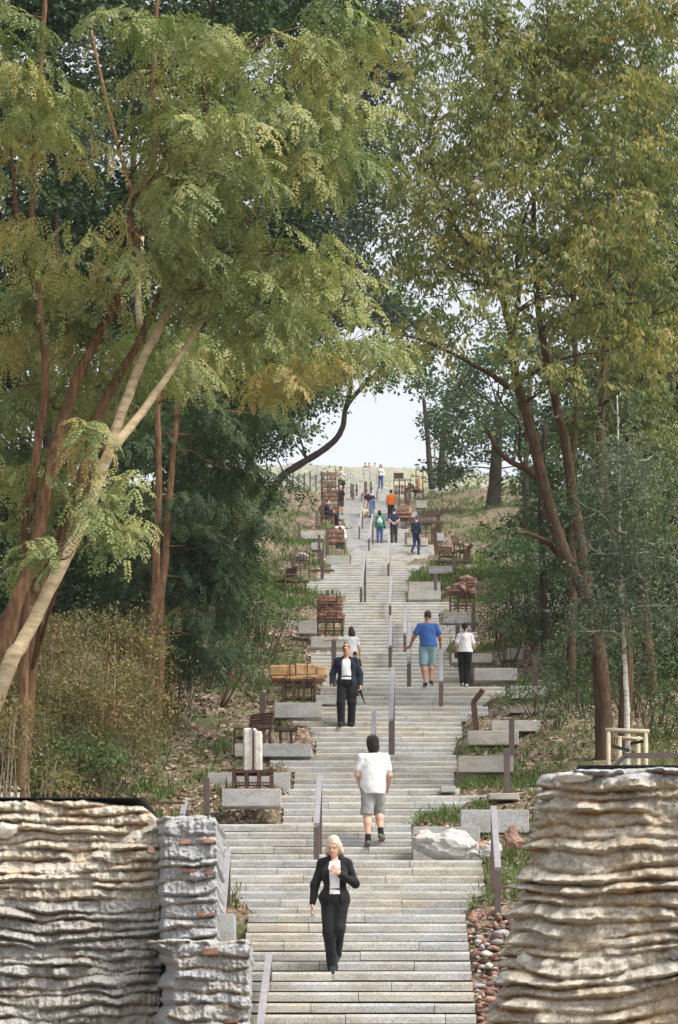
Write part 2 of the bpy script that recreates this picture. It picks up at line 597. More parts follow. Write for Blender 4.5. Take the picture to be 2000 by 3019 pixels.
def add_row(D, Z, h):
    y = yof(Z, D)
    t, b, l, r = band(y + 4)
    s_mid = (0.5 * (max(t, 1430) + min(b, 3019)) - 1150) / 7.0
    ROWS.append(dict(D=D, Z=Z, h=h, y=y, L=(l - 1100) / s_mid + axis(D), R=(r - 1100) / s_mid + axis(D)))


D0, Z0 = Dy(3040), zp(Dy(3040))
n_low = int(Z0 / 0.15)
for k in range(n_low, 0, -1):
    add_row(D0 - 0.40 * k, Z0 - (Z0 / (n_low + 1)) * k, Z0 / (n_low + 1))
PROF = [(D0 - 0.40 * (n_low + 1), 0.0), (D0, Z0 - 0.15)]      # the lie of the ground under and beside the treads
LANDS = []
yl = [3040] + LAND_Y
for a, b in zip(yl[:-1], yl[1:]):
    Da, Za, Db, Zb = Dy(a), zp(Dy(a)), Dy(b), zp(Dy(b))
    n = max(2, round((Zb - Za) / 0.150))
    tr = 0.42 if a == 3040 else TR
    h = (Zb - Za) / n
    add_row(Da, Za, h)
    L = (Db - Da) - (n - 1) * tr
    PROF += [(Da + 0.05, Za - 0.03), (Da + L - 0.05, Za - 0.03), (Db, Zb - h)]
    LANDS.append((Da, Da + L, Za))
    for k in range(n - 1):
        add_row(Da + L + k * tr, Za + h * (k + 1), h)
add_row(Dy(1440), zp(Dy(1440)), 0.15)
DTOP, ZTOP = Dy(1440), zp(Dy(1440))
PROF += [(DTOP + 0.2, ZTOP - 0.03), (DTOP + 3.0, ZTOP - 0.03), (DTOP + 7, zp(DTOP + 7) + 0.4), (DTOP + 14, 51.1), (DTOP + 18, 51.95), (DTOP + 23, 52.4), (DTOP + 32, 50.8), (DTOP + 60, 40)]
_pd, _pz = np.array([p[0] for p in PROF]), np.array([p[1] for p in PROF])
best = 1e9
for r in ROWS:                 # a row shows when its nosing stands above everything in front of it
    r['seen'] = r['y'] < best - 0.5
    best = min(best, r['y'])
SEEN = [r for r in ROWS if r['seen']]


def prof(D):
    return np.interp(D, _pd, _pz)


_rd = np.array([r['D'] for r in ROWS]); _rl = np.array([r['L'] for r in ROWS]); _rr = np.array([r['R'] for r in ROWS])


def ground_z(X, D):
    """height of the soil"""
    X, D = np.broadcast_arrays(np.asarray(X, float), np.asarray(D, float))
    i = np.clip(np.searchsorted(_rd, D) - 1, 0, len(_rd) - 1)
    L, R = _rl[i], _rr[i]
    R = np.where(D < 41.5, np.maximum(R, R + 1.3), R)
    out = np.maximum(L - X, X - R)
    wgt = sstep(0.0, 0.25, out)
    zprof = prof(D)
    nz = 0.10 * fbm(X * 0.45, D * 0.3, 0, 3, 3) + 0.035 * vnoise(X * 2.2, D * 1.7, 0, 5)
    lat = np.abs(X - axis(D))
    plane = np.where(D < DTOP, zp(D) - 0.03, np.minimum(zp(D) - 0.03, 51.9 + 0.05 * (DTOP + 20 - D)))
    plane = np.where(D > DTOP + 4, np.maximum(prof(D) - 0.018 * np.clip(X - axis(D), -10, 30), prof(D) - 1.2), plane)
    near = (1 - sstep(0.8, 2.6, out)) * (D < DTOP)
    plane = plane * (1 - 0.3 * near) + zprof * 0.3 * near
    bank = plane + nz * sstep(0.2, 2.0, out) + sstep(2.5, 9, lat) * (0.5 + 0.4 * vnoise(X * 0.12, D * 0.05, 0, 9)) * sstep(44, 60, D) * (1 - sstep(200, 215, D))
    bank = bank - np.where(D > DTOP + 3, 0.9 * np.minimum(np.abs(X - axis(D) + 1.5) / 9.0, 3) ** 2 * 0.5, 0)
    # the rubble walls hold the hill back at its foot
    leftw = sstep(38.6, 41.0, D)
    rightw = sstep(30.5, 34.0, D)
    bank = np.where(X < L, bank * leftw, bank * rightw)
    z = zprof * (1 - wgt) + bank * wgt
    z = np.where((wgt < 1e-3), zprof - 0.05 - 0.02 * (np.abs(nz)), z)
    z = np.where(D < _pd[0], 0.0, z)
    # far out the hill falls away on both flanks
    z = z - sstep(30, 90, lat) * np.maximum(z, 0) * 0.8
    return z


def foot(y, dx=0.14):
    """D and Z of the tread whose nosing is seen at frame height y"""
    r = min(SEEN, key=lambda q: abs(q['y'] - y))
    return r['D'] + dx, r['Z']


def soil(px, py):
    """where the ray through (px, py) meets the soil"""
    D = 34.0
    for _ in range(4000):
        D += 0.06
        X = (px - CX) * D / F
        if ZC + (YH - py) * D / F <= float(ground_z(X, D)):
            return Vector((X, D, float(ground_z(X, D))))
    return W(px, py, 225)


# ---- terrain sheet
xs_ = np.concatenate([np.array([-400, -220, -120, -80, -60, -48, -40, -34, -29, -25, -22, -19.5]), np.arange(-18, -9, 0.5), np.arange(-9, 9, 0.18), np.arange(9, 20, 0.5), np.array([20, 23, 27, 32, 38, 46, 60, 80, 120, 220, 400])])
ds_ = np.concatenate([np.array([-200, -80, -30, -10, 5, 15, 20, 24, 25.5]), np.arange(26, 60, 0.16), np.arange(60, 120, 0.24), np.arange(120, 246, 0.4), np.array([248, 252, 258, 266, 280, 320, 420, 600, 900])])
XX, DD = np.meshgrid(xs_, ds_)
XW = XX + axis(np.clip(DD, 0, 240))
ZZ = ground_z(XW, np.minimum(DD, 279))
ZZ = np.where(DD > 279, 30 - (DD - 279) * 0.03, ZZ)
nv = np.stack([XW.ravel(), DD.ravel(), ZZ.ravel()], 1)
ny, nx = XX.shape
ii = (np.arange(ny - 1)[:, None] * nx + np.arange(nx - 1)[None, :]).ravel()
nf = np.stack([ii, ii + 1, ii + nx + 1, ii + nx], 1)
tag(np_obj('ground', nv, nf, GROUND, smooth=True), kind='structure')

# ---- bed of the stairs: one stepped body
bed = MB()
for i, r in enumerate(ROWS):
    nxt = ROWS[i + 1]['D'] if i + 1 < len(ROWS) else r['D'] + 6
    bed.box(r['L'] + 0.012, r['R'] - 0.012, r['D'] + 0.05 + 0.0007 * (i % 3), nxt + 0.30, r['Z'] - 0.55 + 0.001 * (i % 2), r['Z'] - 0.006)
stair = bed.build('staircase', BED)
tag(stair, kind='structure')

# ---- granite treads, block by block
TPROF = [(0.0, -0.112), (0.0, -0.036), (0.014, -0.010), (0.034, 0.0), (0.42, 0.0), (0.42, -0.112)]


def tread_block(mb, x0, x1, D, Z, dz, dy, deep):
    vs, n = [], len(TPROF)
    for x in (x0, x1):
        for a, b in TPROF:
            vs.append((x, D + dy + (a if a < 0.3 else deep), Z + b + dz))
    fs = [tuple(range(n))[::-1], tuple(range(n, 2 * n))]
    fs += [(i, (i + 1) % n, n + (i + 1) % n, n + i) for i in range(n)]
    mb.add(vs, [f[::-1] for f in fs])


made = 0
rest = MB()
order = sorted(range(len(ROWS)), key=lambda i: (not (ROWS[i]['seen'] and ROWS[i]['y'] < 3060), ROWS[i]['D']))
for i in order:
    r = ROWS[i]
    off = [0.9, 1.55, 0.45, 1.25][i % 4] + random.uniform(-0.1, 0.1)
    cuts, x = [r['L']], r['L'] + off
    while x < r['R'] - 0.35:
        cuts.append(x)
        x += random.choice((1.2, 1.5, 1.75, 2.0))
    cuts.append(r['R'])
    nxt = ROWS[i + 1]['D'] if i + 1 < len(ROWS) else r['D'] + 3
    deep = min(max(nxt - r['D'] + 0.03, 0.36), 0.42)
    for a, b in zip(cuts[:-1], cuts[1:]):
        mb = MB() if made < 298 else rest
        tread_block(mb, a + 0.004, b - 0.004, r['D'], r['Z'], random.uniform(-0.004, 0.004), random.uniform(-0.006, 0.006), deep)
        if made < 298:
            mb.build('granite_tread', GRANITE, stair)
        made += 1
    if nxt - r['D'] > 0.6:     # paving of the landing
        rest.box(r['L'] + 0.01, r['R'] - 0.01, r['D'] + deep + 0.012, nxt + 0.04, r['Z'] - 0.1, r['Z'] - 0.0022)
tag(rest.build('granite_tread', GRANITE, stair), kind='stuff')

# ---- big granite side blocks that step the beds beside the treads
SIDE = [(692, 918, 2192, 2226), (612, 855, 2278, 2345), (654, 829, 2325, 2372), (809, 950, 2071, 2112), (917, 1013, 1877, 1906),
        (880, 934, 1830, 1865), (838, 874, 1828, 1850), (962, 1030, 1638, 1664), (931, 1000, 2049, 2072), (887, 953, 1567, 1587), (918, 950, 1600, 1619),
        (1218, 1416, 2437, 2545), (1359, 1560, 2387, 2450), (1352, 1515, 2228, 2272), (1379, 1530, 2154, 2192), (1449, 1593, 2124, 2152),
        (1505, 1652, 2089, 2098), (1504, 1636, 2022, 2055), (1399, 1525, 1969, 2003), (1332, 1452, 1926, 1950), (1490, 1543, 1912, 1942),
        (1308, 1412, 1805, 1834), (1204, 1300, 1741, 1765), (1206, 1299, 1715, 1742), (1265, 1337, 1669, 1689), (1200, 1262, 1585, 1606),
        (1283, 1309, 1571, 1592), (1371, 1420, 1665, 1676), (1227, 1259, 1476, 1496), (1300, 1345, 2318, 2330), (1443, 1530, 2338, 2352), (1170, 1230, 1508, 1524), (622, 693, 2694, 2800)]
for x0, x1, ya, yb in SIDE:
    D = 47.5 if (x0, yb) == (1218, 2545) else 55.0 if (x0, yb) == (612, 2345) else Dy(yb) - (0.15 if yb < 2300 else 0.1)
    a, b = W(x0, ya, D), W(x1, yb, D)
    zg = min(float(ground_z(a.x + (b.x - a.x) * t_, D - 0.02)) for t_ in (0.05, 0.5, 0.95))
    mb = MB().box(a.x, b.x, D, D + 0.5, max(min(b.z - 0.03, zg - 0.03), b.z - 0.03), a.z)
    bevel(mb.build('side_block', GRANITE, stair), 0.012)
# ---------------------------------------------------------------- layered rubble walls
def layer_profile(ph):
    """how far a cast lift stands out, from its top (0) to its ragged lower lip (1)"""
    return np.where(ph < 0.10, ph / 0.10 * 0.18, np.where(ph < 0.70, 0.18 + 0.82 * ((ph - 0.10) / 0.60) ** 0.75, np.where(ph < 0.80, 1.0, 1.0 - ((ph - 0.80) / 0.20) ** 0.7)))


def split_layers(V, lay, ph_t, nx_, ny_, root, mats, hide=None):
    """cut a grid of points into one mesh per lift"""
    g = (np.arange(ny_ - 1)[:, None] * nx_ + np.arange(nx_ - 1)[None, :]).ravel()
    Q = np.stack([g, g + nx_, g + nx_ + 1, g + 1], 1)
    lf = lay.ravel()[Q[:, 0]]
    tint = ph_t.ravel()[Q].mean(1)
    if hide is not None:
        keep = ~hide.ravel()[Q[:, 0]]
        Q, lf, tint = Q[keep], lf[keep], tint[keep]
    for k in np.unique(lf):
        q = Q[lf == k]
        if len(q) < 6:
            continue
        ids, inv = np.unique(q.ravel(), return_inverse=True)
        np_obj('concrete_layer', V[ids], inv.reshape(-1, 4), mats(k), root, False, tint[lf == k])


def lifts(u, v, sp, warp, amp, seed, off=None):
    """u, v in metres (v downward) -> layer number, phase, outward push, joint tint"""
    wv = v + warp * fbm(u * 0.9, v * 0.35, 0, 3, seed)
    if off is not None:
        wv = wv + off
    wv = wv + sp * (0.34 * vnoise(u * 1.3, wv / sp, 0, seed + 3) + 0.15 * vnoise(u * 4.2, wv / sp, 0, seed + 11) + 0.07 * vnoise(u * 11, wv / sp * 1.3, 0, seed + 12))
    lv = wv / sp
    lay = np.floor(lv).astype(int)
    ph = lv - lay
    a = amp * (0.78 + 0.62 * vnoise(u * 1.5, lay * 7.3, 0, seed + 1) + 0.55 * vnoise(u * 5.5, lay * 3.1, 0, seed + 2) + 0.3 * vnoise(u * 13, lay * 3.1, 0, seed + 9))
    a = a + amp * (0.26 * vnoise(u * 21, lay * 3.1, 0, seed + 21) + 0.20 * vnoise(u * 38, lay * 5.7, 0, seed + 22))
    a = a * (1 - 0.72 * sstep(0.30, 0.50, vnoise(u * 3.1, lay * 11.3, 0, seed + 23)))      # stretches where the lip has broken away
    a = np.clip(a, amp * 0.10, amp * 1.75)
    push = a * layer_profile(np.clip(ph + 0.06 * vnoise(u * 9, v * 9, 0, seed + 4) + 0.05 * vnoise(u * 22, v * 22, 0, seed + 14), 0, 0.999))
    push = push + 0.026 * fbm(u * 6, v * 6, 0, 4, seed + 5) + 0.036 * (np.abs(vnoise(u * 13, v * 15, 0, seed + 13)) - 0.3) + 0.016 * (np.abs(vnoise(u * 31, v * 31, 0, seed + 15)) - 0.3) + 0.010 * vnoise(u * 55, v * 55, 0, seed + 6)
    t = np.where(ph > 0.78, (ph - 0.78) / 0.22, np.where(ph < 0.34, 1 - ph / 0.34, 0))
    t = np.clip(t * (0.75 + 0.7 * vnoise(u * 2.2, lay * 5.1, 0, seed + 8)) , 0, 1)
    t = np.where((ph >= 0.34) & (ph <= 0.5), np.maximum(t, 0.05), t)
    t = np.where((ph > 0.5) & (ph < 0.78), 0.3, t)
    return lay, ph, push, t


def rock_mesh(name, size, mat, seed=0, sub=3, rough=0.22, flat=6):
    bm = bmesh.new()
    bmesh.ops.create_icosphere(bm, subdivisions=sub, radius=1.0)
    rr = random.Random(seed)
    planes = []
    for _ in range(flat):
        n = Vector((rr.gauss(0, 1), rr.gauss(0, 1), rr.gauss(0, 1))).normalized()
        planes.append((n, rr.uniform(0.62, 0.9)))
    for v in bm.verts:
        p = v.co.copy()
        for n, d in planes:
            e = p.dot(n) - d
            if e > 0:
                p -= n * e * 0.9
        q = p * 1.6 + Vector((seed * 3.1, seed, 0))
        p *= 1 + rough * mnoise.noise(q) + rough * 0.5 * mnoise.noise(q * 2.7) + rough * 0.25 * mnoise.noise(q * 6)
        v.co = Vector((p.x * size[0], p.y * size[1], p.z * size[2]))
    me = bpy.data.meshes.new(name)
    bm.to_mesh(me)
    bm.free()
    me.materials.append(mat)
    return me


def rock(name, loc, size, mat, seed, parent=None, rz=0.0, sub=3, rough=0.22, smooth=False):
    me = rock_mesh(name, size, mat, seed, sub, rough)
    if smooth:
        me.polygons.foreach_set('use_smooth', [True] * len(me.polygons))
    o = bpy.data.objects.new(name, me)
    o.location = loc
    o.rotation_euler = (0, 0, rz)
    return link(o, parent)


# ---- left wall: face, and two nearer end piers
lw = thing('rubble_wall', (0, 0, 0), 'long wall of wavy layered rubble concrete with stepped grey end piers left of the stairs', 'wall')


def sheet_wall(x0, x1, y0, y1, Dfun, top, sp, amp, seed, step=2.4, mats=None, side=2.6, zoff=0.0, yfade=None):
    """x, y on the measuring sheet; Dfun(x, y) the distance of the mean face; top(x) its upper edge"""
    xs = np.arange(x0, x1 + 0.01, step)
    vs = np.linspace(0, 1, int((y1 - y0) / step) + 1)
    X, V = np.meshgrid(xs, vs)
    Y = top(X) + V * (y1 - top(X))
    D = Dfun(X, Y)
    px = K * D / F
    u, vv = X * K * Dfun(np.full_like(X, x1), np.full_like(X, y1)) / F, Y * K * D.mean() / F
    lay, ph, push, t = lifts(u, vv, sp, 0.075, amp, seed, zoff)
    # round the upper edge over
    edge = (Y - top(X)) * px
    push = push - 0.12 * np.clip(1 - edge / 0.07, 0, 1) ** 2
    Dd = D - push
    # the right-hand arris is broken, not sawn
    xr = np.where(X > x1 - 18, X + (push - amp * 0.6) * 0.25 / px * np.clip((X - x1 + 18) / 18, 0, 1), X)
    P = np.stack([(xr * K - CX) * D / F, Dd, ZC + (YH - Y * K) * D / F], -1)
    # return of the end and the top, running back into the hill
    ret = P[:, -1:, :].repeat(5, 1).copy()
    for k in range(5):
        ret[:, k, 1] = P[:, -1, 1] * 0 + D[:, -1] + side * (k + 0.3) / 5 + 0.02
        ret[:, k, 0] -= 0.02 * (k > 0) + 0.012 * vnoise(ret[:, k, 2] * 9, k, 0, seed)
    P = np.concatenate([P, ret], 1)
    lay = np.concatenate([lay, lay[:, -1:].repeat(5, 1)], 1)
    t = np.concatenate([t, np.full((t.shape[0], 5), 0.05)], 1)
    # top
    cap = P[:1].repeat(4, 0).copy()
    for k in range(4):
        cap[3 - k, :, 1] += side * (k + 1) / 4.0
        cap[3 - k, :, 2] += 0.03 * (k + 1) + 0.02 * vnoise(cap[3 - k, :, 0] * 5, k, 0, seed)
    P = np.concatenate([cap, P], 0)
    lay = np.concatenate([lay[:1].repeat(4, 0), lay], 0)
    t = np.concatenate([np.zeros((4, t.shape[1])), t], 0)
    split_layers(P.reshape(-1, 3), lay, t, P.shape[1], P.shape[0], lw, mats)


def lw_depth(X, Y):
    # the grey lower part stands forward of the ochre upper part along a sloping ledge
    edge = np.interp(X, [-80, 0, 150, 240, 300, 352, 420], [2030, 2012, 1998, 1968, 1935, 1905, 1880])
    edge = edge + 6 * vnoise(X * 0.03, 0, 0, 61) + 3 * vnoise(X * 0.11, 0, 0, 62)
    return 38.9 - 1.25 * sstep(-6, 9, Y - edge) - 0.0008 * (Y - 1850)


def gap_top(X):
    return np.interp(X, [-80, 0, 200, 330, 352, 420], [1846, 1847, 1850, 1861, 1880, 1990]) + 2.5 * vnoise(X * 0.06, 0, 0, 71)


sheet_wall(-70, 372, 1846, 2440, lw_depth, gap_top, 0.118, 0.125, 11, mats=lambda k: RUB_A if k < 94 else RUB_B)
# upper pier
sheet_wall(346, 503, 1883, 2200, lambda X, Y: 36.9 + 2.3 * (1 - sstep(340, 385, X + 5 * vnoise(Y * 0.05, 0, 0, 4))) + 0 * Y, lambda X: np.interp(X, [346, 362, 380, 503], [1930, 1893, 1884, 1886]) + 3.0 * vnoise(X * 0.05, 0, 0, 72) + 1.5 * vnoise(X * 0.2, 0, 0, 75), 0.145, 0.115, 23, mats=lambda k: RUB_CAP, side=3.4)
# lower pier
sheet_wall(300, 580, 2168, 2440, lambda X, Y: 35.3 + 2.6 * (1 - sstep(345, 392, X + 22 * vnoise(Y * 0.028, 2, 0, 5) + 10 * vnoise(Y * 0.09, 2, 0, 6))) + 0 * Y, lambda X: np.interp(X, [300, 400, 450, 580], [2176, 2172, 2174, 2176]) + 4.0 * vnoise(X * 0.05, 0, 0, 73) + 1.5 * vnoise(X * 0.2, 0, 0, 74), 0.145, 0.125, 37, mats=lambda k: RUB_CAP if k % 2 else RUB_B, side=2.2)
# plinth below the frame
bevel(MB().box(W(-120, 0, 37.6).x, W(735, 0, 36.2).x, 36.6, 39.2, 0, W(0, 3080, 36.6).z).build('plinth', RUB_A, lw), 0.05)
# stones and bricks caught in the face (frame pixels)
for i, (px, py, D, w, h, mat) in enumerate([(18, 2445, 38.72, 34, 26, PALE_STONE), (118, 2612, 37.55, 36, 32, GREY_ROCK), (168, 2635, 37.55, 22, 14, PALE_STONE), (277, 2704, 37.52, 26, 20, GREY_ROCK),
                                            (322, 2550, 37.55, 30, 20, PINK_ROCK), (92, 2848, 37.5, 22, 15, GREY_ROCK), (390, 2955, 37.45, 18, 14, PINK_ROCK), (85, 2950, 37.45, 14, 12, PINK_ROCK),
                                            (448, 2508, 37.0, 14, 12, PINK_ROCK), (255, 2905, 37.45, 20, 14, PALE_STONE), (78, 2725, 37.5, 26, 20, PALE_STONE), (300, 3005, 37.4, 24, 20, PINK_ROCK)]):
    c = W(px, py, D)
    rock('stone', c, (w * D / F, 0.07, h * D / F), mat, 40 + i, lw, smooth=True, rough=0.3)
for i, (px, py, D, w, h) in enumerate([(546, 2482, 36.84, 32, 14), (615, 2480, 36.82, 36, 11), (560, 2567, 36.82, 46, 14), (612, 2573, 36.82, 38, 14), (606, 2694, 36.82, 46, 15), (620, 2806, 35.2, 44, 20), (682, 3010, 35.2, 40, 14)]):
    c = W(px, py, D)
    o = MB().box(-w / 2 * D / F, w / 2 * D / F, -0.015, 0.09, -h / 2 * D / F, h / 2 * D / F, 0.006).build('brick', BRICK, lw)
    o.location = c
    o.rotation_euler = (0, random.uniform(-0.05, 0.05), random.uniform(-0.15, 0.15))
    bevel(o, 0.012)
# dark sheet lid and steel rails over the left wall
lid = MB()
a, b = W(-90, 2352, 39.2), W(436, 2366, 39.2)
zl = W(0, 2352, 38.86).z
lid.box(a.x, b.x, 38.86, 41.2, zl - 0.006, zl + 0.006)
tag(lid.build('cover_sheet', BLACK), 'thin black sheet lying on top of the rubble wall left of the stairs', 'cover sheet')
rail_l = thing('guard_rail', W(0, 2330, 41.6), 'low brown guard rail with short posts running behind the left rubble wall', 'guard rail')


def loc_bar(mb, root, a, b, w, h=None):
    mb.bar(Vector(a) - root.location, Vector(b) - root.location, w, h)


mb = MB(); loc_bar(mb, rail_l, W(-100, 2331, 41.6), W(316, 2332, 41.6), 0.035); mb.build('top_rail', RUST, rail_l)
mb = MB(); loc_bar(mb, rail_l, W(428, 2366, 41.6), W(545, 2368, 41.6), 0.03); mb.build('low_rail', RUST, rail_l)
for px in (12, 300):
    mb = MB(); loc_bar(mb, rail_l, W(px, 2333, 41.6), W(px, 2440, 41.6), 0.03); mb.build('post', RUST, rail_l)
sb = thing('white_box', W(10, 2355, 42.6), 'flat white cabinet top behind the guard rail above the left rubble wall', 'box')
bevel(MB().box(-0.4, 0.21, -0.2, 0.2, -0.5, 0.135).build('cabinet', WHITE_PAINT, sb), 0.02)
MB().box(-0.41, 0.22, -0.21, 0.21, 0.137, 0.155).build('lid', WHITE_PAINT, sb)

# ---- right wall: a battered block with a rounded near corner
rw = thing('rubble_wall', (0, 0, 0), 'tall battered block of layered rubble concrete with thick grey top layer right of the stairs', 'wall')
ZT = W(0, 2266, 27).z
path = []                                     # plan of the face: from the right, round the corner, back up the hill
Xc, Dc, Rr = 1.93, 27.0, 0.42
for X in np.arange(4.6, Xc + Rr, -0.016):
    path.append((X, Dc, 0.0, -1.0))
for a in np.linspace(0, math.pi / 2 * 0.92, int(Rr * 1.5 / 0.014)):
    path.append((Xc + Rr - Rr * math.sin(a), Dc + Rr - Rr * math.cos(a), -math.sin(a), -math.cos(a)))
ex, ed, enx, eny = path[-1]
for k in range(1, 210):
    path.append((ex + 0.004 * k * 0.25, ed + 0.016 * k, enx, eny))
path = np.array(path)
zs = np.arange(ZT, 1.9, -0.0145)
S = np.concatenate([[0], np.cumsum(np.hypot(np.diff(path[:, 0]), np.diff(path[:, 1])))])
SS, ZZw = np.meshgrid(S, zs)
PX, PD, NX, NY = (np.broadcast_to(path[:, i], SS.shape) for i in range(4))
dv = ZT - ZZw
tilt = 0.28 * np.clip((SS - 0.3) / 2.4, 0, 1) * sstep(1.55, 2.0, dv) * (dv - 1.55)
lay, ph, push, t = lifts(SS, dv, 0.116, 0.050, 0.150, 53, off=-0.02 - tilt * 0.0 + 0.30 * np.clip(2.0 - SS, 0, 2) * sstep(1.35, 2.0, dv))
cornerw = sstep(S[-1] - 4.9 + 0.2, S[-1] - 3.4, SS)
side_w = sstep(2.75, 3.25, SS)
push = push * (1 - 0.60 * side_w) + side_w * (0.045 * fbm(SS * 5, dv * 5, 0, 4, 77) + 0.02 * vnoise(SS * 16, dv * 16, 0, 78))
t = np.where(side_w > 0.5, t * 0.35, t)
push = push - 0.10 * np.clip(1 - dv / 0.05, 0, 1) ** 2 + 0.03 * np.clip(1 - np.abs(dv - 0.08) / 0.1, 0, 1)
bat = (0.02 + 0.215 * dv ** 1.15) * sstep(1.2, 3.1, SS)
P = np.stack([PX + NX * push - bat * 0.92, PD + NY * push - bat * 0.25, ZZw + 0.012 * vnoise(SS * 3, 0, 0, 79)], -1)
cap = P[:1].repeat(4, 0).copy()
for k in range(4):
    f_ = (k + 1) / 4
    cap[3 - k, :, 1] += 1.6 * f_ * (1 - side_w[0]) + 0.0
    cap[3 - k, :, 0] += 0.9 * f_ * side_w[0] + 0.3 * f_ * sstep(2.0, 2.75, SS[0])
    cap[3 - k, :, 2] += 0.02 * f_ + 0.03 * vnoise(cap[3 - k, :, 0] * 6, cap[3 - k, :, 1] * 6, 0, 80)
P = np.concatenate([cap, P], 0)
lay = np.concatenate([np.minimum(lay[:1], 0).repeat(4, 0), np.where(dv < 0.115 + 0.02 * vnoise(SS * 2.5, 0, 0, 81), -1, np.maximum(lay, 0))], 0)
lay[:4] = -1
t = np.concatenate([np.zeros((4, t.shape[1])), t], 0)
split_layers(P.reshape(-1, 3), lay, t, P.shape[1], P.shape[0], rw, lambda k: RUB_CAP if k == -1 else RUB_A)
bevel(MB().box(1.6, 4.6, 27.02, 30.0, 0, 2.0).build('plinth', RUB_A, rw), 0.05)
for i, (px, py, w, h, mat, dd) in enumerate([(1690, 2290, 62, 16, PALE_STONE, 26.90), (1560, 2830, 40, 22, PALE_STONE, 27.1), (1990, 2800, 26, 30, GREY_ROCK, 26.95), (1535, 2800, 26, 20, PALE_STONE, 27.2)]):
    rock('stone', W(px, py, dd), (w * 27 / F, 0.06, h * 27 / F), mat, 70 + i, rw, smooth=True, rough=0.3)
lid = MB()
a, b = W(1700, 2256, 28.7), W(2500, 2256, 28.7)
zl = W(0, 2257, 28.45).z
lid.box(a.x, 4.7, 28.45, 30.2, zl - 0.006, zl + 0.006)
tag(lid.build('cover_sheet', BLACK), 'thin black sheet lying on top of the tall rubble block right of the stairs', 'cover sheet')
rail_r = thing('guard_rail', W(1850, 2240, 30.4), 'brown steel guard rail with sloping end above the right rubble block', 'guard rail')
mb = MB(); loc_bar(mb, rail_r, W(1842, 2228, 30.4), W(2450, 2226, 30.4), 0.045, 0.05); mb.build('top_rail', STEEL, rail_r)
mb = MB(); loc_bar(mb, rail_r, W(1842, 2229, 30.4), W(1812, 2262, 30.4), 0.045, 0.05); mb.build('end_rail', STEEL, rail_r)
mb = MB(); loc_bar(mb, rail_r, W(2050, 2230, 30.4), W(2050, 2330, 30.4), 0.04, 0.04); mb.build('post', STEEL, rail_r)

# ---- boulders in the bed right of the third flight
for i, (px, py, w, h, D, mat, lab) in enumerate([
        (1322, 2496, 98, 56, 46.55, WHITE_ROCK, 'large angular white boulder lying against the granite side block right of the stairs'),
        (1252, 2478, 34, 32, 46.95, WHITE_ROCK, 'small white rock behind the left end of the large white boulder'),
        (1420, 2500, 22, 26, 46.9, PINK_ROCK, 'pinkish brown stone wedged against the right end of the large white boulder'),
        (1452, 2512, 34, 34, 45.9, WHITE_ROCK, 'pale blue-grey boulder with a brown stripe beside the front right handrail post'),
        (1512, 2478, 28, 42, 46.4, PINK_ROCK, 'brick-coloured rubble lump at the edge of the tall right rubble block'),
        (1232, 2470, 12, 14, 46.7, BRICK, 'small red brick fragment on top of the small white rock')]):
    c = W(px, py, D)
    s = D / F
    nm = 'boulder' if w > 30 else 'stone'
    o = rock(nm, c, (w * s, (w * 0.6) * s + 0.05, h * s), mat, 101 + i, rough=0.28, sub=4)
    tag(o, lab, 'boulder' if w > 30 else 'stone', 'boulders beside the stairs')

# ---- loose brick rubble between the treads and the right wall
rub = []
tri_v, tri_f, tri_t = [], [], []
base_rocks = []
for k in range(4):
    me = rock_mesh('stone', (1.15, 0.7, 0.6), PINK_ROCK, 200 + k, 1, 0.5, 11)
    base_rocks.append((np.array([v.co[:] for v in me.vertices]), np.array([p.vertices[:] for p in me.polygons])))
    bpy.data.meshes.remove(me)
big = []
for k in range(1500):
    D = random.uniform(34.0, 45.2)
    i = max(0, int(np.searchsorted(_rd, D)) - 1)
    X = ROWS[i]['R'] + random.uniform(0.03, 1.15)
    s = random.choice((0.03, 0.04, 0.055, 0.08, 0.1)) * random.uniform(0.7, 1.2)
    z = float(prof(D)) + random.uniform(-0.05, 0.07)
    big.append((s, X, D, z))
big.sort(reverse=True)
vs, fs, nb = {}, {}, {}
for k, (s, X, D, z) in enumerate(big):
    mi = (0, 1, 0, 0, 1, 2, 0, 3)[k % 8]
    bv, bf = base_rocks[k % 4]
    a = random.uniform(0, 6.28)
    R = np.array([[math.cos(a), -math.sin(a), 0], [math.sin(a), math.cos(a), 0], [0, 0, 1]])
    v = (bv * np.array([random.uniform(0.6, 1.5), random.uniform(0.6, 1.3), random.uniform(0.5, 1.2)])) @ R.T * s + np.array([X, D, z])
    vs.setdefault(mi, []).append(v)
    fs.setdefault(mi, []).append(bf + nb.get(mi, 0))
    nb[mi] = nb.get(mi, 0) + len(bv)
for mi, mat in enumerate((RUB_RED, BRICK, PALE_STONE, GREY_ROCK)):
    tag(np_obj('brick_rubble', np.concatenate(vs[mi]), np.concatenate(fs[mi]), mat), 'loose red and pale brick rubble heaped along the right edge of the lower stairs', 'rubble', kind='stuff')
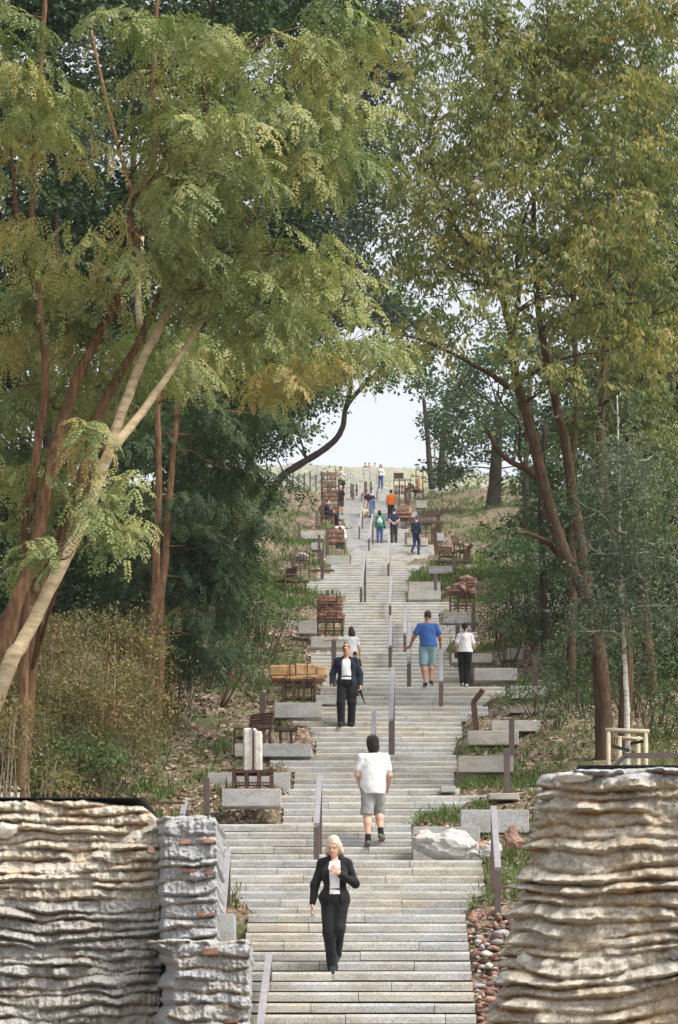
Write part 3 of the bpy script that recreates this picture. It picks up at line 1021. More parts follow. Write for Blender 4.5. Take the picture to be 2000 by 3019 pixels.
# ---------------------------------------------------------------- handrails
def handrail(xt, xb, yt, yb, yf, label, w=0.10, beta=0.42, side=0):
    """sheet pixels: upper end (xt, yt), lower end (xb, yb), foot yf of the lower post"""
    yF = yf * K
    if yF < 2700:
        D, Z = foot(yF)
    else:
        D, Z = foot(min(yF, 3010))
    hb = max(0.5, (yf - yb) * K * D / F)
    base = W(xb * K, 0, D); base.z = Z
    top_b = Vector((base.x, D, Z + hb))
    ky = (YH - yt * K) / F
    D2 = (top_b.z - beta * D - ZC) / (ky - beta)
    D2 = min(max(D2, D + 1.0), D + 7.0)
    top_t = Vector(((xt * K - CX) * D2 / F, D2, ZC + ky * D2))
    root = thing('handrail', base, label, 'handrail', 'brown steel handrails on the stairs')
    l = lambda p: Vector(p) - base
    bevel(MB().bar(l(top_b + Vector((0, -0.045, 0.0))), l(top_t), w, 0.05).build('rail', RAIL, root), 0.006)
    bevel(MB().bar((0, 0, -0.1), l(top_b + Vector((0, 0, -0.03))), w, 0.06, up=(0, 1, 0)).build('post', STEEL, root), 0.006)
    zt = float(prof(D2)) - 0.1
    if top_t.z - zt > 0.3:
        bevel(MB().bar(l((top_t.x, D2 - 0.04, zt)), l(top_t + Vector((0, -0.04, -0.03))), w * 0.95, 0.06, up=(0, 1, 0)).build('post', STEEL, root), 0.006)
    for t in (0.33, 0.66):
        p = l(top_b.lerp(top_t, t))
        MB().box(p.x - 0.012, p.x + 0.012, p.y - 0.012, p.y + 0.012, p.z + 0.02, p.z + 0.032).build('rivet', GALV, root)
    return root


HR = [
    (1141, 1151, 1866, 2000, 2106, 'tall handrail at the right end of the treads beside the tall right rubble block', 0.085),
    (739, 732, 1794, 1903, 1986, 'lone handrail above the blonde woman, left of the man in white T-shirt', 0.085),
    (865, 863, 1645, 1712, 1760, 'handrail partly hidden behind the dark hair of the man in white T-shirt', 0.085),
    (908, 904, 1545, 1664, 1746, 'long central handrail just right of the man in white T-shirt and beyond him', 0.09),
    (904, 902, 1424, 1492, 1542, 'central handrail directly above the long central one, level with the man in blue T-shirt', 0.09),
    (904, 902, 1332, 1422, 1432, 'central handrail whose short dark foot shows between two others in line', 0.09),
    (900, 898, 1238, 1304, 1330, 'central handrail below the man with hands behind his back', 0.09),
    (938, 936, 1407, 1463, 1507, 'short handrail left of and above the hand of the man in blue T-shirt', 0.085),
    (947, 945, 1443, 1526, 1583, 'handrail gripped by the left hand of the man in blue T-shirt', 0.085),
    (1019, 1020, 1502, 1573, 1632, 'handrail under the right hand of the man in blue T-shirt', 0.09),
    (844, 835, 1280, 1356, 1391, 'handrail left of the middle of the treads, right of the brick chunk on its rack', 0.09),
    (838, 831, 1172, 1214, 1245, 'upper left handrail below the pale dog', 0.085),
    (862, 853, 1188, 1243, 1272, 'upper handrail just left of the woman in green jacket', 0.085),
    (872, 866, 1120, 1160, 1178, 'faint handrail behind the bending man in jeans near the hilltop', 0.08),
    (843, 836, 1100, 1140, 1158, 'faint handrail above the pale dog near the hilltop', 0.08),
    (527, 509, 1966, 2180, 2330, 'handrail between the upper grey pier of the left rubble wall and the treads', 0.085),
    (622, 601, 2206, 2376, 2500, 'lowest handrail beside the lower grey pier of the left rubble wall', 0.085),
]
for xt, xb, yt, yb, yf, lab, w in HR:
    if yf > 2200:
        # the two lowest: their feet are hidden behind the piers
        D = 38.4 if yf < 2400 else 35.6
        rise = 0.40
        p = W(xb * K, yb * K, D)
        ky = (YH - yt * K) / F
        D2 = (p.z - rise * D - ZC) / (ky - rise)
        q = Vector(((xt * K - CX) * D2 / F, D2, ZC + ky * D2))
        z0 = float(prof(D))
        base = Vector((p.x, D, z0))
        root = thing('handrail', base, lab, 'handrail', 'brown steel handrails on the stairs')
        bevel(MB().bar(p - base, q - base, w, 0.05).build('rail', RAIL, root), 0.006)
        for e in (p, q):
            zz = float(prof(e.y)) - 0.1
            bevel(MB().bar(Vector((e.x, e.y, zz)) - base, e - base - Vector((0, -0.02, 0.03)), w * 0.9, 0.06, up=(0, 1, 0)).build('post', STEEL, root), 0.006)
        for t in (0.25, 0.5, 0.75):
            c = (p - base).lerp(q - base, t)
            MB().box(c.x - 0.012, c.x + 0.012, c.y - 0.012, c.y + 0.012, c.z + 0.018, c.z + 0.034).build('rivet', GALV, root)
    else:
        handrail(xt, xb, yt, yb, yf, lab, w)
# small end of a rail behind the upper pier
b = W(427 * K, 1885 * K, 44.0)
root = thing('handrail', b, 'short stub of handrail showing above the upper grey pier of the left rubble wall', 'handrail', 'brown steel handrails on the stairs')
bevel(MB().bar((-0.02, -0.3, -0.02), W(429 * K, 1853 * K, 45.2) - b, 0.08, 0.05).build('rail', RAIL, root), 0.006)
bevel(MB().bar((0.035, 0.2, -1.0), (0.035, 0.2, 0.10), 0.06, 0.06, up=(0, 1, 0)).build('post', STEEL, root), 0.006)

# ---------------------------------------------------------------- upright steel posts in the beds
POSTS = [
    (478, 1798, 1884, 14, 'wide brown post between the left guard rail and the lowest granite block'),
    (607, 1600, 1686, 13, 'brown post behind the slatted steel chair on the lower left bank'),
    (772, 1475, 1546, 11, 'brown post just left of the bald man in dark suit'),
    (757, 1364, 1392, 9, 'short brown post rising behind the top of the brick chunk on its rack'),
    (745, 1270, 1312, 8, 'brown post left of the brick crate with a woman standing behind it'),
    (738, 1236, 1272, 7, 'brown post on the left bank, up and left of the brick crate'),
    (692, 1210, 1246, 7, 'brown post farthest out on the upper left bank'),
    (679, 1283, 1340, 8, 'brown post between the left mesh chair and the caged grey stone'),
    (757, 1225, 1285, 7, 'thin brown post at the left edge of the brick crate'),
    (733, 1180, 1216, 7, 'brown post at the feet of the seated man in dark suit'),
    (764, 1115, 1150, 6, 'brown post in front of the brick cages on the upper left'),
    (745, 1105, 1140, 6, 'brown post left of the tallest brick cage on the upper left'),
    (1172, 1730, 1832, 14, 'brown post nearest to the tall right rubble block'),
    (1183, 1660, 1748, 13, 'brown post behind and above the one nearest to the right rubble block'),
    (1237, 1518, 1586, 11, 'brown post on the right bank right of the pale granite block'),
    (1275, 1560, 1612, 11, 'brown post farthest right on the bank, among weeds'),
    (1095, 1393, 1448, 10, 'brown post beside the rack of the masonry chunk on the right'),
    (1058, 1446, 1512, 10, 'brown post beside the shoulder of the woman in black trousers'),
    (1050, 1284, 1326, 8, 'brown post below the pair of skeletal black chairs on the right'),
    (1007, 1326, 1368, 8, 'brown post standing between granite blocks left of the masonry chunk on the right'),
    (985, 1183, 1216, 7, 'brown post right of the brick boulder on thin legs'),
    (978, 1137, 1166, 6, 'brown post below the tall lantern cage on the upper right'),
    (945, 1135, 1160, 6, 'brown post at the corner of the upper right brick rack'),
]
for x, yt, yb, wpx, lab in POSTS:
    p = W(x * K, yb * K, Dy(yb * K) - 0.1)
    D = p.y
    s = D / F
    root = thing('steel_post', p, lab, 'post', 'upright brown steel posts in the beds')
    h = (yb - yt) * K * s
    w = wpx * K * s
    m = MB().box(-w / 2, w / 2, -0.03, 0.03, -0.45, h)
    bevel(m.build('post', STEEL, root), 0.006)
    MB().box(-w / 2 - 0.02, w / 2 + 0.02, -0.05, 0.05, -0.03, 0.012).build('base_plate', RUST, root)
BENT = [
    (1104, 1595, 1686, 13, 'kinked rusty post at the edge of the treads below the woman with shoulder bag'),
    (1010, 1209, 1268, 10, 'kinked dark post right of the walking man in navy suit'),
    (1084, 1258, 1312, 10, 'kinked dark post right of the skeletal black chairs'),
    (1018, 1178, 1232, 9, 'kinked post on the upper right bank in front of the mulch slope'),
    (940, 1128, 1160, 7, 'kinked post beside the upper right brick rack'),
]
for x, yt, yb, wpx, lab in BENT:
    p = W(x * K, yb * K, Dy(yb * K) - 0.1)
    s = p.y / F
    h, w = (yb - yt) * K * s, wpx * K * s
    root = thing('bent_post', p, lab, 'bent post', 'kinked steel posts')
    bevel(MB().bar((0.02, 0, -0.4), (-0.10 * h, 0, h * 0.70), w, 0.05, up=(0, 1, 0)).build('post', RUST, root), 0.006)
    bevel(MB().bar((-0.11 * h, 0, h * 0.68), (0.14 * h, -0.05, h), w * 0.95, 0.055, up=(0, 1, 0)).build('bent_top', RUST, root), 0.006)

# ---------------------------------------------------------------- exhibits: masonry, stones and cages on steel racks
BRICK_ME = []
for k in range(4):
    BRICK_ME.append(MB().box(-0.5, 0.5, -0.5, 0.5, -0.5, 0.5, 0.05).mesh('brick', BRICK))


def brick(parent, x, y, z, w, d, h, k=0):
    o = bpy.data.objects.new('brick', BRICK_ME[k % 4])
    o.location = (x, y, z)
    o.scale = (w, d, h)
    o.rotation_euler = (random.uniform(-.03, .03), random.uniform(-.03, .03), random.uniform(-.06, .06))
    return link(o, parent)


def rack(root, w, d, h, n=4, bar=0.035, mat=None, rows=1, teeth=True):
    """steel stand: n slender legs front and back tied by rods"""
    mat = mat or RUST
    for i in range(n):
        x = -w / 2 + w * i / (n - 1)
        for y in (-d / 2, d / 2):
            MB().box(x - bar / 2, x + bar / 2, y - bar / 2, y + bar / 2, -0.25, h).build('leg', mat, root)
    m = MB()
    for y in (-d / 2, d / 2):
        m.box(-w / 2 - 0.03, w / 2 + 0.03, y - bar * 0.6, y + bar * 0.6, h, h + bar * 0.8)
    for x in (-w / 2, w / 2):
        m.box(x - bar / 2, x + bar / 2, -d / 2 - 0.03, d / 2 + 0.03, h + bar * 0.8, h + bar * 1.4)
    m.build('top_frame', mat, root)
    for r in range(rows):
        z = h * (0.25 + 0.5 * r / max(1, rows))
        m = MB()
        for y in (-d / 2 - 0.012, d / 2 + 0.012):
            m.tube([(-w / 2, y, z), (w / 2, y, z)], 0.011, 6)
            if teeth:
                k = int(w / 0.055)
                for i in range(k):
                    x = -w / 2 + w * (i + .5) / k
                    m.box(x - 0.006, x + 0.006, y - 0.02, y + 0.02, z - 0.02, z + 0.02)
        m.build('tie_rod', mat, root)


def place(x, yb, lab, name, cat, group=None, rz=0.0, dd=0.25):
    p = W(x * K, yb * K, Dy(yb * K) + dd)
    return thing(name, p, lab, cat, group, rz), p.y / F * K      # metres per sheet pixel


GX = 'war rubble displayed on steel racks beside the stairs'


def masonry(root, w, h, d, z0, rows, seed, mixmat=None, crest=0.2, tilt=0.0):
    """a broken lump of brickwork: a mortar core and the bricks in it"""
    rr = random.Random(seed)
    core = rock_mesh('mortar_core', (w * 0.50, d * 0.5, h * 0.55), MORTAR, seed, 3, 0.12, 8)
    o = bpy.data.objects.new('mortar_core', core)
    o.location = (0, 0, z0 + h * 0.52)
    link(o, root)
    bh = h / rows
    for r in range(rows):
        z = z0 + bh * (r + 0.5)
        x = -w / 2 + rr.uniform(0, 0.12)
        sh = 1.0 - (crest * max(0, r / rows - 0.6) * 2)
        while x < w / 2 - 0.05:
            L = rr.choice((0.25, 0.22, 0.12, 0.25))
            L = min(L, w / 2 - x)
            if L > 0.06 and abs(x + L / 2) < w / 2 * sh and rr.random() > 0.16:
                brick(root, x + L / 2, -d / 2 + rr.uniform(-0.01, 0.05), z, L - 0.018, 0.13, bh - 0.016, rr.randrange(4))
            x += L
    # side bricks
    for r in range(0, rows - 1, 1):
        for sgn in (-1, 1):
            brick(root, sgn * (w / 2 - 0.05), rr.uniform(-0.05, 0.1), z0 + bh * (r + .5), 0.12, 0.24, bh - 0.015, rr.randrange(4))


def straps(root, xs, w, d, z0, z1):
    for x in xs:
        m = MB()
        m.box(x - 0.012, x + 0.012, -d / 2 - 0.035, -d / 2 - 0.028, z0, z1)
        m.box(x - 0.012, x + 0.012, -d / 2 - 0.035, d / 2 + 0.03, z1, z1 + 0.007)
        m.box(x - 0.012, x + 0.012, d / 2 + 0.023, d / 2 + 0.03, z0, z1)
        m.build('strap', RUST, root)


# brick chunk, left
r, s = place(763, 1472, 'upright chunk of red brickwork strapped on a toothed steel rack above the boy', 'brick_chunk', 'brick chunk', GX)
rack(r, 57 * s, 0.45, 36 * s, 4, 0.045, rows=2)
masonry(r, 57 * s, 54 * s, 0.45, 38 * s, 8, 3)
straps(r, (-13 * s, 16 * s), 0, 0.52, 38 * s, 92 * s)
# masonry chunk, right
r, s = place(1069, 1412, 'brown masonry lump with a raised right end on a thin-legged rack, right bank', 'masonry_chunk', 'masonry chunk', GX)
rack(r, 56 * s, 0.5, 32 * s, 4, 0.035, rows=2)
me = rock_mesh('masonry', (37 * s, 0.36, 18 * s), BROWN_ROCK, 15, 4, 0.16, 8)
o = link(bpy.data.objects.new('masonry', me), r); o.location = (0, 0, 47 * s)
me = rock_mesh('masonry_crest', (22 * s, 0.28, 19 * s), BROWN_ROCK, 19, 4, 0.16, 9)
o = link(bpy.data.objects.new('masonry_crest', me), r); o.location = (11 * s, 0.05, 66 * s)
for i in range(9):
    brick(r, (random.uniform(-28, 28)) * s, -0.27, (44 + 6 * (i % 3)) * s, 0.2, 0.1, 0.07, i)
for i in range(6):
    brick(r, (2 + 5 * i) * s, -0.20, (64 + 7 * (i % 2)) * s, 0.16, 0.1, 0.07, i)
straps(r, (-12 * s, 10 * s), 0, 0.62, 33 * s, 74 * s)
# tan beam
r, s = place(691, 1625, 'long orange-tan stone beam bound with two dark straps on a steel rack left of the bald man', 'stone_beam', 'stone beam', GX)
rack(r, 72 * s, 0.4, 47 * s, 4, 0.06, rows=1, teeth=False)
rack(r, 60 * s, 0.3, 36 * s, 3, 0.03, rows=1, teeth=False)
for i, (x0, x1, z0, z1) in enumerate(((-66, -8, 60, 86), (-7, 40, 61, 87), (41, 66, 60, 84), (-62, -30, 51, 60.5), (-29, 62, 51, 61))):
    o = MB().box(x0 * s, x1 * s, -0.22, 0.22, z0 * s, z1 * s, 0.02).build('stone', TAN_STONE, r)
    bevel(o, 0.035, 3)
o = MB().box(-50 * s, 56 * s, -0.18, 0.18, 47.5 * s, 51 * s, 0.015).build('stone_underside', BRICK, r)
bevel(o, 0.03)
straps(r, (-20 * s, 20 * s), 0, 0.46, 47 * s, 88 * s)
MB().box(36 * s, 104 * s, -0.05, 0.05, 13 * s, 18 * s).build('plank', PLANK, r)
# white stone
r, s = place(585, 1820, 'pale split stone slab standing upright with one dark strap on a low rusty grate', 'standing_stone', 'standing stone', GX, dd=0.1)
rack(r, 86 * s, 0.42, 30 * s, 4, 0.065, rows=1, teeth=True)
o = MB().box(-22 * s, 1 * s, -0.18, 0.18, 34 * s, 135 * s, 0.012).build('stone', PALE_STONE, r); bevel(o, 0.03, 3)
o = MB().box(2 * s, 22 * s, -0.17, 0.17, 34 * s, 128 * s, 0.018).build('stone', PALE_STONE, r); bevel(o, 0.04, 3)
me = rock_mesh('broken_top', (16 * s, 0.16, 9 * s), PALE_STONE, 31, 2, 0.25)
o = link(bpy.data.objects.new('broken_top', me), r); o.location = (-6 * s, 0, 130 * s)
straps(r, (0.5 * s,), 0, 0.36, 34 * s, 137 * s)
m = MB().box(-75 * s, -24 * s, -0.02, 0.05, 38 * s, 42 * s); m.build('plank', PLANK, r)
m = MB().box(24 * s, 55 * s, -0.02, 0.05, 38 * s, 42 * s); m.build('plank', PLANK, r)
# brick crate with the woman behind it
r, s = place(777, 1285, 'open crate of stacked pinkish bricks on a thin-legged rack hiding a woman in white', 'brick_crate', 'brick crate', GX)
rack(r, 40 * s, 0.4, 27 * s, 3, 0.035, rows=1, teeth=False)
for j in range(3):
    x = -20
    while x < 20:
        L = random.choice((7, 9, 11)); L = min(L, 20 - x)
        brick(r, (x + L / 2) * s, -0.12, (33 + 11 * j) * s, (L - 0.8) * s, 0.28, 8 * s, random.randrange(4)); x += L
    m = MB().box(-21 * s, 21 * s, -0.27, -0.25, (37.6 + 11 * j) * s, (39 + 11 * j) * s)
    m.build('shelf_bar', RUST, r)
# caged grey stone, left
r, s = place(695, 1322, 'grey stone in a wire basket on a dark rack on the left bank', 'caged_stone', 'caged stone', GX)
rack(r, 40 * s, 0.45, 22 * s, 3, 0.035, rows=2, teeth=False)
me = rock_mesh('stone', (20 * s, 0.25, 11 * s), GREY_ROCK, 55, 3, 0.15)
o = link(bpy.data.objects.new('stone', me), r); o.location = (0, 0, 34 * s)
m = MB()
for i in range(7):
    x = (-21 + 7 * i) * s
    m.box(x - .01, x + .01, -0.28, -0.26, 23 * s, 45 * s)
for z in (24, 31, 38, 45):
    m.box(-21 * s, 21 * s, -0.285, -0.27, z * s - .008, z * s + .008)
m.build('wire_basket', RUST, r)
MB().box(18 * s, 78 * s, -0.06, 0.06, 1 * s, 5 * s).build('plank', PLANK, r)
# brick boulder, upper right
r, s = place(935, 1222, 'rounded brown brick boulder on four thin legs behind the man with hands behind his back', 'brick_boulder', 'brick boulder', GX)
rack(r, 34 * s, 0.45, 20 * s, 4, 0.035, rows=1, teeth=False)
me = rock_mesh('masonry', (21 * s, 0.35, 19 * s), BROWN_ROCK, 66, 3, 0.12, 8)
o = link(bpy.data.objects.new('masonry', me), r); o.location = (0, 0, 36 * s)
for i in range(14):
    brick(r, (-15 + 7 * (i % 5)) * s, -0.32, (25 + 9 * (i // 5)) * s, 0.16, 0.06, 0.09, i)
# brick cages upper left
for (x, yb, w, h, lab) in ((760, 1150, 34, 58, 'tall rusty cage of dark bricks at the top left of the stairs'), (764, 1205, 38, 72, 'rusty cage of orange bricks standing behind the woman in black top and shorts')):
    r, s = place(x, yb, lab, 'brick_cage', 'brick cage', GX)
    m = MB()
    for sx in (-1, 1):
        for sy in (-1, 1):
            m = MB().box(sx * w / 2 * s - .03, sx * w / 2 * s + .03, sy * 0.25 - .03, sy * 0.25 + .03, -0.3, h * s)
            m.build('corner_post', RUST, r)
    nr = int(h / 9)
    for j in range(nr):
        m = MB().box(-w / 2 * s, w / 2 * s, -0.295, -0.275, (h * j / nr) * s, (h * j / nr + 1.5) * s)
        m.build('cross_bar', RUST, r)
        if j == 0:
            continue
        xx = -w / 2 + 1
        while xx < w / 2 - 2:
            L = min(random.choice((7, 9, 11)), w / 2 - 1 - xx)
            if random.random() > .1:
                brick(r, (xx + L / 2) * s, -0.1, (h * (j + .55) / nr) * s, (L - 1) * s, 0.3, h / nr * 0.62 * s, random.randrange(4))
            xx += L
# upper right rack
r, s = place(930, 1150, 'dark openwork rack with sign board and pale bricks beside the stair head', 'display_rack', 'rack', GX)
rack(r, 38 * s, 0.5, 40 * s, 4, 0.05, rows=3, teeth=False)
MB().box(-20 * s, 3 * s, -0.3, -0.27, 42 * s, 55 * s).build('sign_board', RUST, r)
for i in range(5):
    brick(r, (-14 + 7 * i) * s, -0.1, 12 * s, 5 * s, .25, 8 * s, i)
    brick(r, (-14 + 7 * i) * s, -0.1, 24 * s, 5 * s, .25, 7 * s, i + 1)
# lantern cage
r, s = place(970, 1150, 'tall slender steel cage holding a yellowish stone column at the top right', 'lantern_cage', 'column cage', GX)
for sx in (-8, 8):
    MB().box(sx * s - .03, sx * s + .03, -.03, .03, -0.3, 66 * s).build('corner_post', RUST, r)
m = MB()
for z in (14, 48, 64):
    m.box(-8 * s, 8 * s, -.05, -.035, z * s, (z + 1.5) * s)
m.build('cross_bar', RUST, r)
o = MB().tube([(0, 0, 15 * s), (0, 0, 19 * s), (0, 0, 44 * s), (0, 0, 47 * s)], [4 * s, 6 * s, 6 * s, 4.5 * s], 10).build('column', TAN_STONE, r)
# plank table right
r, s = place(985, 1238, 'dark plank across a short steel trestle behind the walking man in navy suit', 'plank_trestle', 'trestle', GX)
MB().box(-38 * s, 40 * s, -0.12, 0.12, 27 * s, 34 * s, .01).build('plank', PLANK, r)
rack(r, 26 * s, 0.35, 26 * s, 3, 0.05, rows=1, teeth=False)
MB().box(-2 * s, 26 * s, 0.3, 0.36, 46 * s, 60 * s).build('sign_board', RUST, r)


# ---------------------------------------------------------------- chairs of rusty steel
def chair(x, yb, w, h, lab, rz, mesh_back=True, lean=0.25):
    r, s = place(x, yb, lab, 'steel_chair', 'chair', 'rusty steel chairs facing each other on the banks', rz)
    W_, H_ = w * s, h * s
    sh = H_ * 0.45
    b = 0.045
    d = W_ * 0.9
    for sx in (-1, 1):
        X = sx * W_ / 2
        bevel(MB().bar((X, -d / 2, -0.25), (X, -d / 2, sh * 1.35), b, b, up=(0, 1, 0)).build('leg', RUST, r), 0.005)
        bevel(MB().bar((X, d / 2 + 0.12, -0.25), (X, d / 2 - 0.05, sh), b, b, up=(0, 1, 0)).build('leg', RUST, r), 0.005)
        bevel(MB().bar((X, d / 2 - 0.05, sh), (X, d / 2 + lean * H_ * 0.4, H_), b, b, up=(0, 1, 0)).build('back_post', RUST, r), 0.005)
        MB().bar((X, -d / 2, sh * 1.35), (X, d / 2, sh * 1.5), b, b).build('armrest', RUST, r)
        MB().bar((X, -d / 2, sh * 0.9), (X, d / 2, sh * 0.9), b * 0.9, b).build('seat_rail', RUST, r)
    m = MB()
    n = 7
    for i in range(n):
        y = -d / 2 + d * (i + .5) / n
        m = MB().box(-W_ / 2, W_ / 2, y - d / n * 0.36, y + d / n * 0.36, sh * 0.92, sh * 0.95)
        m.build('seat_slat', RUST, r)
    n = 6
    for i in range(n):
        t = 0.35 + 0.62 * i / (n - 1)
        z = sh + (H_ - sh) * t
        y = d / 2 - 0.05 + (lean * H_ * 0.4 + 0.05) * t
        m = MB().box(-W_ / 2, W_ / 2, y - 0.012, y + 0.012, z - 0.022, z + 0.022)
        m.build('back_slat', RUST, r)
    MB().bar((-W_ / 2, -d / 2, sh * 0.3), (W_ / 2, -d / 2, sh * 0.3), 0.025).build('stretcher', RUST, r)
    return r


chair(585, 1746, 62, 100, 'rusty slat-backed steel chair standing behind the pale upright stone slab', math.radians(-35))
chair(660, 1366, 36, 56, 'dark mesh-backed steel chair with a long plank at its feet on the left bank', math.radians(-48))
chair(757, 1213, 30, 42, 'steel chair with the man in dark suit sitting in it', math.radians(100))
chair(1036, 1306, 32, 46, 'low skeletal black chair behind a long plank on the right bank', math.radians(20))
chair(1068, 1300, 30, 62, 'taller skeletal black chair beside the kinked post on the right bank', math.radians(60))
chair(963, 1150, 26, 34, 'small dark steel chair under the column cage at the top right', math.radians(60))
for x, yb, x0, x1, lab in ((665, 1360, -50, 50, 'long dark plank lying in front of the mesh-backed chair on the left bank'), (1036, 1312, -30, 46, 'long dark plank lying in front of the skeletal black chairs'), (655, 1712, -20, 34, 'dark plank running from the slat-backed chair to the treads')):
    r, s = place(x, yb, lab, 'wooden_plank', 'plank', 'dark planks laid between the chairs')
    r.location.y -= 0.45
    r.location.z += 0.16
    bevel(MB().box(x0 * s, x1 * s, -0.08, 0.08, -0.04, 0.05).build('plank', PLANK, r), 0.008)
    MB().box(x0 * s + 0.1, x0 * s + 0.16, -0.05, 0.05, -0.4, -0.042).build('support', RUST, r)
    MB().box(x1 * s - 0.16, x1 * s - 0.1, -0.05, 0.05, -0.4, -0.042).build('support', RUST, r)

# ---------------------------------------------------------------- tree stake frame round the birch, lamp post, hilltop fence
r = thing('stake_frame', W(1452 * K, 2258, 54.6), 'frame of peeled pine stakes with rubber ties holding the young birch', 'stake frame')
s = 54.6 / F * K
m = None
for x, y in ((-48, -0.25), (38, -0.25), (-14, 0.45), (30, 0.5)):
    MB().tube([(x * s, y, -1.2), (x * s, y, 76 * s)], [0.042, 0.04], 10).build('stake', PINE, r, True)
MB().tube([(-55 * s, -0.25, 78 * s), (46 * s, -0.25, 75 * s)], [0.045, 0.045], 10).build('cross_rail', PINE, r, True)
MB().tube([(-20 * s, 0.45, 72 * s), (40 * s, 0.5, 70 * s)], [0.035, 0.035], 10).build('cross_rail', PINE, r, True)
MB().bar((-48 * s, -0.26, 44 * s), (4 * s, 0.05, 36 * s), 0.012, 0.06).build('tie', BLACK, r)
MB().bar((38 * s, -0.26, 54 * s), (6 * s, 0.05, 52 * s), 0.012, 0.05).build('tie', BLACK, r)

lp = W(1282, 1445, 195)
r = thing('lamp_post', lp, 'slim grey lamp post at the edge of the trees on the hilltop', 'lamp post')
MB().tube([(0, 0, -0.5), (0, 0, 0.3), (0, 0, 5.0)], [0.10, 0.08, 0.055], 10).build('post', GALV, r, True)
bevel(MB().box(-0.12, 0.12, -0.55, 0.1, 5.0, 5.08).build('lamp_head', GALV, r), 0.02)
MB().tube([(0, 0, -0.1), (0, 0, 0.06)], [0.16, 0.15], 10).build('base_plate', GALV, r)

# stair railings zig-zagging over the mound
for (x0, y0, x1, y1, lab) in ((935, 1398, 1000, 1432, 'grey ladder-like railing climbing the grassy mound on its left'), (1072, 1410, 1150, 1440, 'grey ladder-like railing climbing the grassy mound near its middle'), (1018, 1405, 1050, 1432, 'short grey railing on the mound behind the man in beige jacket')):
    D = 221.0
    a, b = W(x0, y0, D + 3), W(x1, y1, D)
    r = thing('mound_railing', b, lab, 'railing', 'grey railings on the hilltop mound')
    for k in range(3):
        dz = Vector((0, 0, 0.15 + 0.25 * k))
        MB().bar(a - b + dz, dz, 0.035).build('rail', GALV, r)
    for k in range(5):
        p = (a - b) * (k / 4)
        MB().box(p.x - .04, p.x + .04, p.y - .04, p.y + .04, p.z - 0.6, p.z + 0.68).build('post', GALV, r)
r = thing('mesh_fence', W(890, 1440, 212), 'pale mesh fence with dark posts on the hilltop left of the stairs', 'fence')
s = 212 / F
for i in range(9):
    x = (-60 + 17 * i) * s
    MB().box(x - .05, x + .05, -.05, .05, -1.0, (40 + 6 * (i % 3)) * s).build('post', STEEL, r)
m = MB()
for k in range(9):
    m.box(-62 * s, 78 * s, -0.01, 0.01, (2 + 4.4 * k) * s, (2 + 4.4 * k) * s + 0.035)
m.build('fence_wire', GALV, r)
for (x, yb, h, lab) in ((1036, 1450, 24, 'thin brown post at the left end of the row at the stair head'), (1042, 1458, 30, 'tallest thin brown post in the row at the stair head'), (1052, 1445, 18, 'shortest thin brown post in the row at the stair head'),
                        (1080, 1446, 26, 'thin brown post below the middle mound railing at the stair head'), (1094, 1440, 20, 'thin brown post nearest to the woman in jeans at the stair head')):
    p = W(x, yb, 214)
    r = thing('steel_post', p, lab, 'post', 'thin posts at the head of the stairs')
    MB().box(-.07, .07, -.05, .05, -0.4, h * 214 / F).build('post', STEEL, r)
    MB().box(-.1, .1, -.08, .08, -0.05, 0.02).build('base_plate', RUST, r)
# ---------------------------------------------------------------- people: one continuous body each, grown from a distance field
def surface_nets(f, org, h):
    """smooth surface of f < 0 on a regular grid"""
    s = f < 0
    nx, ny, nz = f.shape
    acc = np.zeros((nx - 1, ny - 1, nz - 1, 3), np.float32)
    cnt = np.zeros((nx - 1, ny - 1, nz - 1), np.float32)
    quads = []
    idx = np.indices(f.shape)
    for ax in range(3):
        a = [slice(None)] * 3; b = [slice(None)] * 3
        a[ax] = slice(0, -1); b[ax] = slice(1, None)
        fa, fb = f[tuple(a)], f[tuple(b)]
        cr = (s[tuple(a)] != s[tuple(b)])
        i, j, k = np.nonzero(cr)
        t = fa[i, j, k] / (fa[i, j, k] - fb[i, j, k])
        P = np.stack([i, j, k], 1).astype(np.float32)
        P[:, ax] += t
        o1, o2 = [(1, 2), (2, 0), (0, 1)][ax]
        I = np.stack([i, j, k], 1)
        ok = np.ones(len(I), bool)
        cells = []
        for d1, d2 in ((0, 0), (-1, 0), (-1, -1), (0, -1)):
            c = I.copy(); c[:, o1] += d1; c[:, o2] += d2
            ok &= (c >= 0).all(1) & (c < np.array(acc.shape[:3])).all(1)
            cells.append(c)
        cells = [c[ok] for c in cells]; P = P[ok]
        for c in cells:
            np.add.at(acc, (c[:, 0], c[:, 1], c[:, 2]), P)
            np.add.at(cnt, (c[:, 0], c[:, 1], c[:, 2]), 1)
        flip = fa[i, j, k][ok] > 0
        q = np.stack([np.ravel_multi_index((c[:, 0], c[:, 1], c[:, 2]), acc.shape[:3]) for c in cells], 1)
        q[flip] = q[flip][:, ::-1]
        quads.append(q)
    Q = np.concatenate(quads)
    used = np.unique(Q)
    remap = np.full(cnt.size, -1, np.int64)
    remap[used] = np.arange(len(used))
    V = acc.reshape(-1, 3)[used] / np.maximum(cnt.ravel()[used], 1)[:, None] * h + org
    return V, remap[Q]


def smin(a, b, k):
    hh = np.clip(0.5 + 0.5 * (b - a) / k, 0, 1)
    return b * (1 - hh) + a * hh - k * hh * (1 - hh)


def cone(P, a, b, r1, r2):
    a, b = np.asarray(a, np.float32), np.asarray(b, np.float32)
    ab = b - a
    t = np.clip(((P - a) @ ab) / max(1e-6, ab @ ab), 0, 1)
    d = P - (a + t[..., None] * ab)
    return np.sqrt((d * d).sum(-1)) - (r1 + (r2 - r1) * t)


